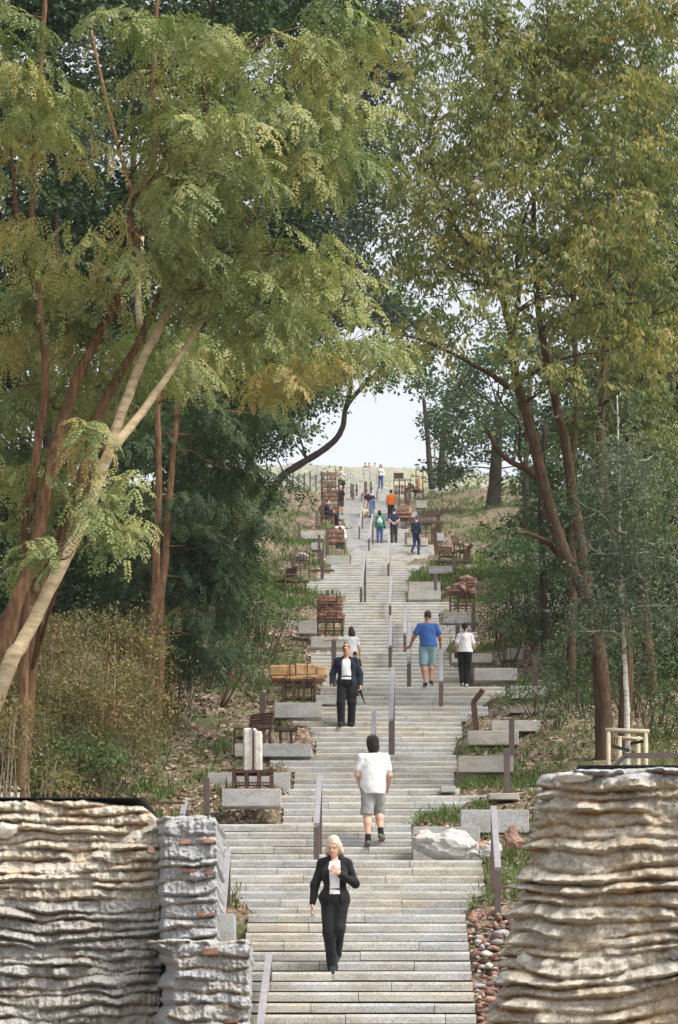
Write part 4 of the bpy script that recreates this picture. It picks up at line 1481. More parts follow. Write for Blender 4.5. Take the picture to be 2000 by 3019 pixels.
def ell(P, c, r):
    r = np.asarray(r, np.float32)
    q = (P - np.asarray(c, np.float32)) / r
    k = np.sqrt((q * q).sum(-1))
    return (k - 1) * r.min()


def field(lo, hi, h, prims, k=0.03, cuts=(), wob=0.0, seed=0):
    lo, hi = np.asarray(lo), np.asarray(hi)
    n = np.ceil((hi - lo) / h).astype(int) + 1
    g = np.stack(np.meshgrid(*[lo[i] + h * np.arange(n[i]) for i in range(3)], indexing='ij'), -1).astype(np.float32)
    f = None
    for p in prims:
        d = cone(g, *p[1:]) if p[0] == 'c' else ell(g, *p[1:])
        f = d if f is None else smin(f, d, k)
    if wob:
        f = f + wob * vnoise(g[..., 0] * 9, g[..., 1] * 9, g[..., 2] * 6, seed) + 0.5 * wob * vnoise(g[..., 0] * 22, g[..., 1] * 22, g[..., 2] * 15, seed + 1)
    for c, nrm in cuts:                     # keep the side the normal points away from
        f = np.maximum(f, (g - np.asarray(c, np.float32)) @ np.asarray(nrm, np.float32))
    return surface_nets(f.astype(np.float32), lo.astype(np.float32), h)


def bounds(prims, pad):
    lo, hi = np.full(3, 9.0), np.full(3, -9.0)
    for p in prims:
        pts = [(p[1], p[3]), (p[2], p[4])] if p[0] == 'c' else [(p[1], np.asarray(p[2]))]
        for c, r in pts:
            lo = np.minimum(lo, np.asarray(c) - r); hi = np.maximum(hi, np.asarray(c) + r)
    return lo - pad, hi + pad


def hand(wr, d, n, side, curl=0.5, spread=1.0):
    """palm, four unequal bent fingers and a thumb; d along the palm, n out of its back, side +1/-1 where the thumb sits"""
    d, n = np.asarray(d, float), np.asarray(n, float)
    d = d / np.linalg.norm(d)
    n = n - d * (n @ d); n = n / np.linalg.norm(n)
    s = np.cross(d, n) * side
    wr = np.asarray(wr, float)
    P = [('c', wr - d * 0.03, wr + d * 0.02, 0.024, 0.024)]
    for k in range(4):
        o = (0.030 - 0.020 * k)
        kn = wr + d * 0.085 + s * o * 1.0
        P.append(('c', wr + d * 0.01 + s * o * 0.55, kn, 0.016, 0.0125))
        L = (0.038, 0.044, 0.041, 0.032)[k]
        a = curl * (0.5 + 0.12 * k)
        d1 = d * math.cos(a) - n * math.sin(a) + s * 0.06 * (1.5 - k) * spread
        m = kn + d1 * L
        a2 = curl * 1.3 + 0.1 * k
        d2 = d * math.cos(a2) - n * math.sin(a2) + s * 0.05 * (1.5 - k) * spread
        P.append(('c', kn, m, 0.0115, 0.010))
        P.append(('c', m, m + d2 * L * 0.85, 0.010, 0.008))
    t0 = wr + d * 0.018 + s * 0.026
    t1 = t0 + (d * 0.6 + s * 0.7 - n * 0.25) * 0.036
    t2 = t1 + (d * 0.9 + s * 0.2 - n * 0.35 * (0.5 + curl)) * 0.030
    P += [('c', t0, t1, 0.015, 0.012), ('c', t1, t2, 0.0115, 0.009)]
    return P


SKIN_A = mat_skin('skin_light', (0.60, 0.36, 0.26))
SKIN_B = mat_skin('skin_tan', (0.46, 0.24, 0.155))
SKIN_C = mat_skin('skin_ruddy', (0.58, 0.31, 0.21))
EYE = mat_plain('eye_dark', (0.02, 0.015, 0.012), (0.03, 0.022, 0.018), 5, 0.3, bump=0.0)
LIP = mat_plain('lip', (0.36, 0.13, 0.11), (0.40, 0.15, 0.13), 5, 0.5, bump=0.0)


def person(x, y, H, face, lab, pose=None, skin=None, top=None, topc=None, bottom='trousers', botc=None, shoes=None, hair=None, hairc=None,
           fine=0.012, build=1.0, inner=None, foot_dx=0.14, female=False, group='visitors on the stairs', at=None, sole=None, shirt_hem=0.86, facing=False, socks=None):
    """x on the measuring sheet, y the sheet height of the feet; face: heading in degrees, 0 = walking up the hill"""
    if at is None:
        D, Z = foot(y * K, foot_dx)
        loc = Vector(((x * K - CX) * D / F, D, Z))
    else:
        loc = at
    sc = H / 1.75
    root = thing('person', loc, lab, 'person', group, math.radians(face))
    J = dict(pel=(0, 0, 0.97), chest=(0, 0, 1.27), neck=(0, -0.01, 1.46), head=(0, 0.015, 1.63),
             sL=(-0.175, -0.01, 1.415), sR=(0.175, -0.01, 1.415), eL=(-0.235, -0.03, 1.13), eR=(0.235, -0.03, 1.13), hL=(-0.245, 0.05, 0.89), hR=(0.245, 0.05, 0.89),
             pL=(-0.088, 0, 0.93), pR=(0.088, 0, 0.93), kL=(-0.098, 0.03, 0.50), kR=(0.098, 0.03, 0.50), aL=(-0.10, -0.02, 0.085), aR=(0.10, -0.02, 0.085),
             tL=None, tR=None, cL=0.5, cR=0.5, look=(0, 1, 0))
    if female:
        J.update(sL=(-0.158, -0.01, 1.405), sR=(0.158, -0.01, 1.405))
    J.update(pose or {})
    A = {k: np.array(v, float) for k, v in J.items() if isinstance(v, tuple)}
    b = build
    up = A['neck'] - A['chest']; up = up / np.linalg.norm(up)
    lk = A['look'] / np.linalg.norm(A['look'])
    hd = A['head']
    hup = hd - A['neck']; hup = hup / np.linalg.norm(hup)
    lk = lk - hup * (lk @ hup) * 0.6; lk /= np.linalg.norm(lk)
    rt = np.cross(lk, hup); rt /= np.linalg.norm(rt)
    waist = A['pel'] * 0.5 + A['chest'] * 0.5
    wr_ = 0.118 if female else 0.135
    hip_r = 0.165 if female else 0.155
    torso = [('e', A['pel'], (hip_r * b, 0.115 * b, 0.14)), ('e', waist, (wr_ * b, 0.10 * b * b, 0.17)), ('e', A['chest'], ((0.150 if female else 0.168) * b, 0.112 * b, 0.20)),
             ('c', A['sL'] * 0.72 + A['sR'] * 0.28 - up * 0.035, A['sR'] * 0.72 + A['sL'] * 0.28 - up * 0.035, 0.066 * b, 0.066 * b), ('c', A['chest'] + up * 0.1, A['neck'], 0.09, 0.056),
             ('c', A['neck'] + up * 0.005, A['sL'] - up * 0.012, 0.046, 0.046 * b), ('c', A['neck'] + up * 0.005, A['sR'] - up * 0.012, 0.046, 0.046 * b)]
    if female:
        for sx in (-1, 1):
            torso.append(('e', A['chest'] + np.array([sx * 0.07, 0.085, 0.0]), (0.06, 0.06, 0.06)))
    arms, legs, toes = [], [], []
    for S in 'LR':
        s_, e_, h_ = A['s' + S], A['e' + S], A['h' + S]
        arms += [('c', s_, e_, 0.052 * b, 0.040 * b), ('c', e_, h_, 0.041 * b, 0.026)]
        p_, k_, a_ = A['p' + S], A['k' + S], A['a' + S]
        legs += [('c', p_, k_, 0.088 * b, 0.056 * b), ('c', k_, k_ * 0.68 + a_ * 0.32 + np.array([0, -0.012, 0]), 0.053 * b, 0.056 * b), ('c', k_ * 0.68 + a_ * 0.32, a_, 0.054 * b, 0.036)]
        t = A.get('t' + S)
        if t is None:
            t = a_ + np.array([0.02 * (1 if S == 'R' else -1), 0.17, -0.055])
        A['t' + S] = t
        toes.append((a_, t))
    headp = [('c', A['neck'] - hup * 0.04, hd - hup * 0.05, 0.052 * (0.85 if female else 1.05), 0.052), ('e', hd + hup * 0.025 - lk * 0.012, (0.076, 0.092, 0.105)), ('e', hd - hup * 0.05 + lk * 0.032, (0.058, 0.062, 0.072)),
             ('c', hd + lk * 0.088 + hup * 0.018, hd + lk * 0.108 - hup * 0.018, 0.009, 0.014), ('c', hd + lk * 0.075 - hup * 0.09, hd + lk * 0.078 - hup * 0.1, 0.022, 0.02),
             ('c', hd + lk * 0.078 + hup * 0.036 - rt * 0.03, hd + lk * 0.078 + hup * 0.036 + rt * 0.03, 0.014, 0.014)]
    for sx in (-1, 1):
        headp.append(('c', hd + rt * 0.078 * sx + hup * 0.02 - lk * 0.01, hd + rt * 0.08 * sx - hup * 0.022 - lk * 0.004, 0.017, 0.012))
    # --- body, hands on a finer grid, all one mesh
    feet = [('c', a_, t_, 0.036, 0.028) for a_, t_ in toes]
    prims = torso + arms + legs + headp + feet
    lo, hi = bounds(prims, 0.05)
    V, Q = field(lo, hi, fine, prims, 0.025)
    Vs, Qs = [V], [Q]
    for S, sd in (('L', 1), ('R', -1)):
        d = A['h' + S] - A['e' + S]
        d = A.get('d' + S, d)
        nrm = A.get('n' + S, np.array([-1.0 if S == 'L' else 1.0, 0, 0]))
        hp = hand(A['h' + S], d, nrm, sd, J['c' + S])
        lo2, hi2 = bounds(hp, 0.02)
        v2, q2 = field(lo2, hi2, max(0.0055, fine * 0.45), hp, 0.007)
        Qs.append(q2 + sum(len(v) for v in Vs)); Vs.append(v2)
    np_obj('body', np.concatenate(Vs) * sc, np.concatenate(Qs), skin or SKIN_A, root, True)

    def part(name, prims, mat, k=0.03, cuts=(), wob=0.004, seed=0, h=None):
        lo, hi = bounds(prims, 0.05)
        v, q = field(lo, hi, h or fine, prims, k, cuts, wob, seed)
        if len(v):
            return np_obj(name, v * sc, q, mat, root, True)

    def grow(ps, e):
        out = []
        for p in ps:
            out.append(('c', p[1], p[2], p[3] + e, p[4] + e) if p[0] == 'c' else ('e', p[1], tuple(np.asarray(p[2]) + e)))
        return out
    sd = int(abs(x) * 7) % 97
    # --- face
    if facing:
        for sx in (-1, 1):
            part('eye', [('e', hd + rt * 0.030 * sx + lk * 0.082 + hup * 0.014, (0.013, 0.011, 0.008))], EYE, h=0.005, wob=0)
        part('mouth', [('e', hd + lk * 0.089 - hup * 0.048, (0.024, 0.012, 0.008))], LIP, h=0.005, wob=0)
    # --- trousers, shorts
    hips = [('e', A['pel'] - np.array([0, 0, 0.01]), (hip_r * b, 0.115 * b, 0.14)), ('e', waist, (wr_ * b * 1.02, 0.104 * b * b, 0.17))]
    wz = A['pel'] + (A['chest'] - A['pel']) * 0.33
    upv = (A['chest'] - A['pel']); upv /= np.linalg.norm(upv)
    lg = []
    for S in 'LR':
        p_, k_, a_ = A['p' + S], A['k' + S], A['a' + S]
        if bottom == 'shorts':
            e_ = p_ + (k_ - p_) * 1.02
            lg.append(('c', p_, e_, 0.100 * b, 0.088 * b))
        elif bottom == 'slim':
            c_ = k_ * 0.66 + a_ * 0.34 + np.array([0, -0.012, 0]); lg += [('c', p_, k_, 0.100 * b, 0.068 * b), ('c', k_, c_, 0.068 * b, 0.066 * b), ('c', c_, a_, 0.066 * b, 0.050)]
        else:
            lg += [('c', p_, k_, 0.102 * b, 0.080 * b), ('c', k_, a_ - np.array([0, 0, 0.01]), 0.078 * b, 0.070 * b)]
    if bottom:
        cuts = [(wz, upv)]
        if bottom == 'shorts':
            kz = min(A['kL'][2], A['kR'][2])
            cuts.append(((0, 0, kz + 0.005), (0, 0, -1)))
        o = part('trousers' if bottom != 'shorts' else 'shorts', grow(hips, 0.014) + lg, botc, 0.035, cuts, 0.007, sd)
        part('belt', grow(hips, 0.018), BLACK if botc is None else botc, 0.035, [(wz + upv * 0.005, upv), (wz - upv * 0.03, -upv)], 0.0, sd)
    # --- shirt, jacket
    if top:
        hem = A['pel'] + upv * (shirt_hem - 0.97)
        if top == 'tee':
            sl = []
            for S in 'LR':
                s_, e_ = A['s' + S], A['e' + S]
                sl.append(('c', s_ - up * 0.012, s_ + (e_ - s_) * 0.66, 0.057 * b, 0.064 * b))
            ps = grow(torso, 0.018) + sl + [('e', A['pel'] - upv * 0.03, (hip_r * b + 0.022, 0.115 * b + 0.03, 0.30)), ('e', waist, (wr_ * b + 0.035, 0.10 * b * b + 0.03, 0.2))]
            cuts = [(hem, -upv), (A['neck'] + up * 0.012, up)]
            # square the sleeve ends
            part('shirt', ps, topc, 0.035, cuts, 0.008, sd)
        else:
            sl = []
            for S in 'LR':
                s_, e_, h_ = A['s' + S], A['e' + S], A['h' + S]
                sl += [('c', s_ - up * 0.012, e_, 0.062 * b, 0.056 * b), ('c', e_, e_ + (h_ - e_) * 0.90, 0.056 * b, 0.045 * b)]
            g = 0.024 if top == 'jacket' else 0.018
            ps = grow(torso, g) + sl
            if top == 'jacket':
                ps.append(('e', A['pel'] - upv * 0.04, (hip_r * b + 0.035, 0.115 * b + 0.04, 0.15)))
            cuts = [(hem, -upv), (A['neck'] + up * 0.02, up)]
            if inner is not None:
                # shirt front showing in the opening of the jacket
                ip = grow(torso, 0.016)
                part('shirt', ip, inner, 0.035, [(A['pel'] + upv * 0.02, -upv), (A['neck'] - up * 0.008, (up * 0.93 + lk * 0.37))], 0.003, sd)
                lo, hi = bounds(ps, 0.05)
                n = np.ceil((hi - lo) / fine).astype(int) + 1
                g3 = np.stack(np.meshgrid(*[lo[i] + fine * np.arange(n[i]) for i in range(3)], indexing='ij'), -1).astype(np.float32)
                f = None
                for p in ps:
                    dd = cone(g3, *p[1:]) if p[0] == 'c' else ell(g3, *p[1:])
                    f = dd if f is None else smin(f, dd, 0.035)
                f = f + 0.006 * vnoise(g3[..., 0] * 9, g3[..., 1] * 9, g3[..., 2] * 6, sd)
                for c, nrm in cuts:
                    f = np.maximum(f, (g3 - np.asarray(c, np.float32)) @ np.asarray(nrm, np.float32))
                zrel = np.clip((g3[..., 2] - hem[2]) / (A['neck'][2] - hem[2]), 0, 1.05)
                halfw = np.interp(zrel, [0, 0.35, 0.5, 0.85, 1.05], J.get('open', [0.075, 0.05, 0.05, 0.075, 0.07]))
                gap = np.maximum(np.abs(g3[..., 0] - A['chest'][0]) - halfw, -(g3[..., 1] - A['chest'][1] - 0.03))
                inarm = np.min([cone(g3, *p[1:]) for p in sl], 0) if True else 0
                gap = np.maximum(gap, -(inarm - 0.004))
                f = np.maximum(f, -gap)
                v, q = surface_nets(f.astype(np.float32), lo.astype(np.float32), fine)
                np_obj('jacket', v * sc, q, topc, root, True)
                for sx in (-1, 1):      # collar and lapels
                    c0 = A['neck'] + np.array([sx * 0.065, 0.03, 0.015]); c1 = A['chest'] + np.array([sx * (J.get('open', [0, 0, .05, 0, 0])[2] + 0.045), 0.135 * b, 0.02])
                    part('lapel', [('c', c0, c1, 0.030, 0.020)], topc, 0.01, (), 0.002, sd, h=fine * 0.8)
            else:
                part('jacket' if top == 'jacket' else 'shirt', ps, topc, 0.035, cuts, 0.008, sd)
    # --- shoes, socks
    for i, (S, (a_, t_)) in enumerate(zip('LR', toes)):
        dirv = (t_ - a_)
        flat = np.array([dirv[0], dirv[1], 0]); flat /= max(1e-5, np.linalg.norm(flat))
        heel = a_ - flat * 0.045 - np.array([0, 0, 0.045]) + np.array([0, 0, min(0, dirv[2] + 0.055) * 0.2])
        if shoes is not None:
            part('shoe', [('c', heel, a_ + dirv * 0.25 - np.array([0, 0, 0.0]), 0.040, 0.046), ('c', a_ + dirv * 0.25, t_ + flat * 0.02, 0.046, 0.036), ('c', heel, t_, 0.038, 0.036)], shoes, 0.02, (), 0.0, sd, h=min(fine, 0.01))
            if sole is not None:
                part('sole', [('c', heel - np.array([0, 0, 0.028]), t_ - np.array([0, 0, 0.018]) + flat * 0.02, 0.024, 0.022)], sole, 0.01, (), 0.0, sd, h=min(fine, 0.01))
        if socks is not None:
            part('sock', [('c', a_ - np.array([0, 0, 0.01]), a_ + (A['k' + S] - a_) * 0.20, 0.046, 0.048)], socks, 0.01, (), 0, sd)
    # --- hair
    hc = hd + hup * 0.03 - lk * 0.016
    if hair == 'short':
        part('hair', [('e', hc + hup * 0.006, (0.085, 0.098, 0.108))], hairc, 0.02, [(hd + hup * 0.0 + lk * 0.01, (lk * 0.80 - hup * 0.75) / 1.097), (hd - hup * 0.055, -hup)], 0.006, sd)
    elif hair == 'fringe':
        part('hair', [('e', hc, (0.082, 0.094, 0.102))], hairc, 0.02, [(hd - hup * 0.005, (lk * 0.62 - hup * 0.8) / 1.01), (hc + hup * 0.066, hup), (hd - hup * 0.05, -hup)], 0.002, sd)
    elif hair == 'bob':
        part('hair', [('e', hc + hup * 0.004, (0.090, 0.100, 0.112)), ('e', hd - hup * 0.07 - lk * 0.03, (0.102, 0.09, 0.125))], hairc, 0.03, [(hd + lk * 0.03, (lk * 0.93 - hup * 0.36)), (hd - hup * 0.175, -hup)], 0.013, sd)
    elif hair == 'long':
        part('hair', [('e', hc + hup * 0.004, (0.092, 0.102, 0.112)), ('c', hd - lk * 0.03 + rt * 0.07, hd - hup * 0.24 + rt * 0.11 + lk * 0.015, 0.042, 0.030), ('c', hd - lk * 0.03 - rt * 0.07, hd - hup * 0.24 - rt * 0.11 + lk * 0.015, 0.042, 0.030), ('c', hd - lk * 0.05, hd - hup * 0.22 - lk * 0.07, 0.06, 0.05)], hairc, 0.03, [(hd + lk * 0.045, (lk * 0.93 - hup * 0.36))], 0.008, sd)
    elif hair == 'bun':
        part('hair', [('e', hc + hup * 0.004, (0.084, 0.097, 0.107))], hairc, 0.02, [(hd + lk * 0.01, (lk * 0.80 - hup * 0.70) / 1.06), (hd - hup * 0.06, -hup)], 0.003, sd)
        bp = J.get('bunpos', None)
        c = hd + hup * 0.10 - lk * 0.085 if bp is None else hd + hup * bp[1] - lk * bp[0]
        part('bun', [('e', c, (0.045, 0.042, 0.042))], hairc, 0.02, (), 0.004, sd)
    elif hair == 'tail':
        part('hair', [('e', hc + hup * 0.004, (0.084, 0.097, 0.107)), ('c', hd - lk * 0.085 - hup * 0.0, hd - lk * 0.10 - hup * 0.14, 0.035, 0.02)], hairc, 0.02, [(hd + lk * 0.01, (lk * 0.80 - hup * 0.70) / 1.06)], 0.004, sd)
    elif hair == 'cap':
        part('hair', [('e', hc - hup * 0.01, (0.083, 0.095, 0.10))], hairc, 0.02, [(hd + lk * 0.02, (lk * 0.9 - hup * 0.5) / 1.03), (hd - hup * 0.07, -hup)], 0.003, sd)
        part('cap', [('e', hc + hup * 0.015, (0.092, 0.105, 0.105)), ('c', hd + lk * 0.09 + hup * 0.06, hd + lk * 0.15 + hup * 0.045, 0.03, 0.02)], BLACK, 0.02, [(hd + hup * 0.035, -hup)], 0, sd)
    root['joints'] = 0
    return root, A, sc


def held(root, name, prims, mat, lab=None, h=0.008, k=0.01, sc=1.0, wob=0.0, rz=None):
    """a thing carried by a person: stays a thing of its own"""
    lo, hi = bounds(prims, 0.03)
    v, q = field(lo, hi, h, prims, k, (), wob, 3)
    o = np_obj(name, v * sc, q, mat, None, True)
    o.location = root.location
    o.rotation_euler = root.rotation_euler
    tag(o, lab, name.replace('_', ' '))
    return o


C_BLACK = mat_cloth('black_cloth', (0.014, 0.014, 0.016), 0.35)
C_NAVY = mat_cloth('navy_cloth', (0.016, 0.021, 0.038), 0.3)
C_NAVY2 = mat_cloth('navy_blue_cloth', (0.022, 0.032, 0.068), 0.3)
C_WHITE = mat_cloth('white_cloth', (0.76, 0.76, 0.77), 0.04)
C_OFF = mat_cloth('off_white_cloth', (0.60, 0.585, 0.56), 0.08)
C_BEIGE = mat_cloth('beige_cloth', (0.46, 0.42, 0.37), 0.1)
C_GREY = mat_cloth('grey_cloth', (0.30, 0.30, 0.295), 0.15)
C_DGREY = mat_cloth('dark_grey_cloth', (0.055, 0.052, 0.05), 0.25)
C_BLUE = mat_cloth('blue_cloth', (0.062, 0.145, 0.42), 0.12)
C_AQUA = mat_cloth('pale_aqua_cloth', (0.26, 0.40, 0.44), 0.1)
C_JEAN = mat_cloth('blue_denim', (0.045, 0.078, 0.19), 0.25)
C_LJEAN = mat_cloth('pale_denim', (0.14, 0.21, 0.36), 0.2)
C_GREEN = mat_cloth('green_cloth', (0.03, 0.20, 0.115), 0.2)
C_ORANGE = mat_cloth('orange_cloth', (0.72, 0.17, 0.015), 0.12)
C_PLUM = mat_cloth('burgundy_cloth', (0.045, 0.018, 0.024), 0.25)
C_OLIVE = mat_cloth('dark_olive_cloth', (0.030, 0.032, 0.026), 0.25)
C_PINK = mat_cloth('pinkish_red_cloth', (0.45, 0.14, 0.14), 0.15)
C_TAN = mat_cloth('brown_leather', (0.13, 0.05, 0.03), 0.2)
H_BLOND = mat_cloth('blonde_hair', (0.58, 0.50, 0.38), 0.12, 20)
H_DARK = mat_cloth('dark_hair', (0.022, 0.016, 0.013), 0.3, 20)
H_BROWN = mat_cloth('brown_hair', (0.060, 0.035, 0.022), 0.3, 20)
H_GREY = mat_cloth('greying_hair', (0.060, 0.056, 0.052), 0.35, 20)
C_SHOE = mat_cloth('dark_shoe', (0.018, 0.018, 0.02), 0.3)
C_BSHOE = mat_cloth('navy_shoe', (0.03, 0.05, 0.09), 0.3)
C_TSHOE = mat_cloth('taupe_shoe', (0.13, 0.12, 0.10), 0.3)
C_SOLE = mat_cloth('pale_sole', (0.55, 0.54, 0.50), 0.1)

# blonde woman coming down in front
r, A, s = person(774, 2236, 1.72, 180, 'blonde woman in black trouser suit walking down the lowest treads, head bowed',
    dict(head=(0.015, 0.055, 1.61), look=(0.25, 1, -0.75), pel=(0, 0, 0.97), eR=(0.255, -0.02, 1.12), hR=(0.285, 0.05, 0.86), cR=0.8, eL=(-0.265, 0.03, 1.13), hL=(-0.06, 0.20, 1.245), dL=(0.75, 0.15, 0.65), nL=(0, 1, 0.2), cL=0.9,
         kR=(0.075, 0.07, 0.50), aR=(0.03, 0.02, 0.07), tR=(0.02, 0.15, -0.03), kL=(-0.06, 0.07, 0.56), aL=(-0.02, -0.20, 0.235), tL=(-0.01, -0.06, 0.15), pL=(-0.088, 0, 0.95), pR=(0.088, 0, 0.93), open=[0.085, 0.065, 0.06, 0.075, 0.06]),
    SKIN_A, 'jacket', C_BLACK, 'trousers', C_BLACK, C_SHOE, 'long', H_BLOND, 0.0105, 0.98, C_WHITE, female=True, shirt_hem=0.80, facing=True, foot_dx=0.20)
held(r, 'mobile_phone', [('c', A['hR'] + np.array([0.005, 0.05, -0.07]), A['hR'] + np.array([0.005, 0.06, -0.15]), 0.016, 0.016)], C_GREY, 'phone in the lowered hand of the blonde woman in black suit', sc=s)

# man in white T-shirt going up
person(863, 1957, 1.77, 3, 'dark-haired man in loose white T-shirt and grey cargo shorts climbing the stairs, seen from behind',
    dict(look=(0.15, 1, 0), eL=(-0.245, 0.0, 1.13), hL=(-0.20, 0.20, 0.99), eR=(0.255, 0.02, 1.13), hR=(0.25, 0.20, 0.98), kR=(0.10, 0.16, 0.585), aR=(0.125, 0.03, 0.215), tR=(0.165, 0.19, 0.15), kL=(-0.09, 0.0, 0.50), aL=(-0.085, -0.12, 0.09), tL=(-0.10, 0.05, 0.03)),
    SKIN_A, 'tee', C_WHITE, 'shorts', C_GREY, C_TSHOE, 'bob', H_DARK, 0.0115, 1.14, shirt_hem=0.83, sole=C_TAN, socks=C_BLACK)

# bald man coming down
r, A, s = person(801, 1683, 1.80, 180, 'bald heavy-set man in dark suit and open white shirt walking down, furled umbrella in hand',
    dict(look=(0.0, 1, -0.15), eR=(0.285, -0.03, 1.13), hR=(0.31, 0.07, 0.90), eL=(-0.29, -0.03, 1.13), hL=(-0.30, 0.08, 0.87), cL=1.1, kR=(0.115, 0.06, 0.49), aR=(0.105, 0.03, 0.085), kL=(-0.115, 0.03, 0.52), aL=(-0.105, -0.08, 0.09), open=[0.115, 0.10, 0.095, 0.085, 0.06]),
    SKIN_C, 'jacket', C_NAVY, 'trousers', C_BLACK, C_SHOE, 'fringe', H_GREY, 0.0115, 1.16, C_WHITE, shirt_hem=0.82, facing=True)
held(r, 'umbrella', [('c', A['hL'] + np.array([0.03, 0.0, 0.05]), A['hL'] + np.array([0.03, 0.02, -0.06]), 0.016, 0.014), ('c', A['hL'] + np.array([0.02, 0.03, -0.08]), A['hL'] + np.array([-0.10, 0.05, -0.42]), 0.034, 0.007)], C_BLACK, 'furled black umbrella in the hand of the bald man', sc=s)

# boy pointing, small child
person(812, 1590, 1.42, 8, 'boy in white T-shirt behind the bald man stretching his left arm out to the side',
    dict(eL=(-0.44, 0.05, 1.40), hL=(-0.68, 0.10, 1.38), nL=(0, 0, 1), look=(-0.3, 1, 0), eR=(0.24, -0.02, 1.13), hR=(0.27, 0.03, 0.88)), SKIN_A, 'tee', C_WHITE, 'shorts', C_DGREY, C_SHOE, 'bob', H_BROWN, 0.0125, 0.9)
person(821, 1605, 1.05, 0, 'small dark-haired child standing half hidden behind the shoulder of the bald man', dict(), SKIN_A, 'tee', C_DGREY, 'trousers', C_DGREY, C_SHOE, 'short', H_BROWN, 0.014, 1.0)

# man in blue
person(989, 1583, 1.80, 0, 'broad man in blue T-shirt and pale aqua shorts climbing between two handrails',
    dict(look=(-0.35, 1, 0), eL=(-0.31, 0.00, 1.17), hL=(-0.405, 0.12, 0.965), dL=(-0.55, 0.3, -0.25), nL=(0, 0.2, 1), eR=(0.285, 0.02, 1.16), hR=(0.305, 0.12, 0.93), nR=(0.2, 0, 1), kR=(0.09, 0.12, 0.56), aR=(0.08, 0.0, 0.16), tR=(0.10, 0.16, 0.09), kL=(-0.10, 0.0, 0.5), aL=(-0.05, -0.12, 0.09), pel=(0.01, 0, 0.97)),
    SKIN_B, 'tee', C_BLUE, 'shorts', C_AQUA, C_BSHOE, 'short', H_GREY, 0.012, 1.14, sole=C_SOLE, shirt_hem=0.92)

# woman with the shoulder bag
r, A, s = person(1075, 1583, 1.52, 0, 'woman in white shirt and wide black trousers climbing with a brown shoulder bag',
    dict(eR=(0.24, 0.02, 1.12), hR=(0.21, 0.18, 1.02), eL=(-0.235, -0.02, 1.13), hL=(-0.22, 0.08, 0.92), kL=(-0.09, 0.05, 0.52), aL=(-0.06, -0.05, 0.12), kR=(0.09, 0.0, 0.50), aR=(0.05, -0.1, 0.085)),
    SKIN_A, 'tee', C_WHITE, 'trousers', C_BLACK, C_SOLE, 'tail', H_DARK, 0.012, 1.08, female=True, shirt_hem=0.95)
held(r, 'shoulder_bag', [('e', A['hL'] + np.array([-0.02, -0.02, -0.03]), (0.05, 0.10, 0.10)), ('c', A['hL'] + np.array([0.0, -0.06, 0.05]), A['sL'] + np.array([0.05, -0.075, 0.02]), 0.009, 0.009), ('c', A['hL'] + np.array([0.0, 0.04, 0.05]), A['sL'] + np.array([0.05, 0.09, 0.02]), 0.009, 0.009), ('c', A['sL'] + np.array([0.05, -0.075, 0.02]), A['sL'] + np.array([0.055, 0.0, 0.085]), 0.009, 0.009), ('c', A['sL'] + np.array([0.05, 0.09, 0.02]), A['sL'] + np.array([0.055, 0.0, 0.085]), 0.009, 0.009)], C_TAN, 'brown leather bag hanging from the shoulder of the woman in black trousers', sc=s, h=0.009)

# the walker in navy
person(963, 1282, 1.76, -20, 'lean man in navy suit striding up the right side of the treads', dict(look=(-0.5, 1, 0), kR=(0.08, 0.12, 0.52), aR=(0.10, -0.02, 0.09), kL=(-0.08, -0.02, 0.50), aL=(-0.12, -0.26, 0.16), eL=(-0.22, 0.05, 1.13), hL=(-0.20, 0.18, 0.93), eR=(0.22, -0.1, 1.14), hR=(0.22, -0.12, 0.90)), SKIN_A, 'jacket', C_NAVY2, 'slim', C_NAVY2, C_SHOE, 'short', H_GREY, 0.014, 0.98, shirt_hem=0.86)
# green jacket
r, A, s = person(878, 1256, 1.62, 0, 'woman in green hooded jacket and jeans pale drawstring bag on her back', dict(), SKIN_A, 'jacket', C_GREEN, 'slim', C_JEAN, C_SHOE, 'bob', H_DARK, 0.014, 1.1, female=True, shirt_hem=0.84)
held(r, 'drawstring_bag', [('e', (0, -0.175, 1.14), (0.15, 0.05, 0.12)), ('c', (0, -0.165, 1.2), (0, -0.13, 1.36), 0.08, 0.03)], C_OFF, 'pale drawstring bag on the back of the woman in green jacket', sc=s, h=0.012, k=0.06)
held(r, 'hand_bag', [('e', (0.27, 0.0, 0.86), (0.06, 0.10, 0.09)), ('c', (0.26, 0, 0.92), (0.22, 0, 1.2), 0.012, 0.012)], C_BLACK, 'black bag hanging at the right hip of the woman in green jacket', sc=s, h=0.012)
# hands behind his back
person(911, 1256, 1.74, 0, 'man in navy T-shirt, dark trousers and cap holding his hands behind his back', dict(eL=(-0.245, -0.10, 1.14), hL=(-0.05, -0.17, 0.98), eR=(0.245, -0.10, 1.14), hR=(0.05, -0.175, 0.97), dL=(1, 0, -0.2), dR=(-1, 0, -0.2), nL=(0, -1, 0), nR=(0, -1, 0)), SKIN_A, 'tee', C_NAVY2, 'trousers', C_OLIVE, C_SHOE, 'cap', H_DARK, 0.014, 1.06)
# orange
person(904, 1204, 1.76, 0, 'man in bright orange T-shirt and black trousers climbing near the top', dict(look=(-0.2, 1, 0)), SKIN_B, 'tee', C_ORANGE, 'trousers', C_BLACK, C_SHOE, 'short', H_DARK, 0.015, 1.1, shirt_hem=0.88)
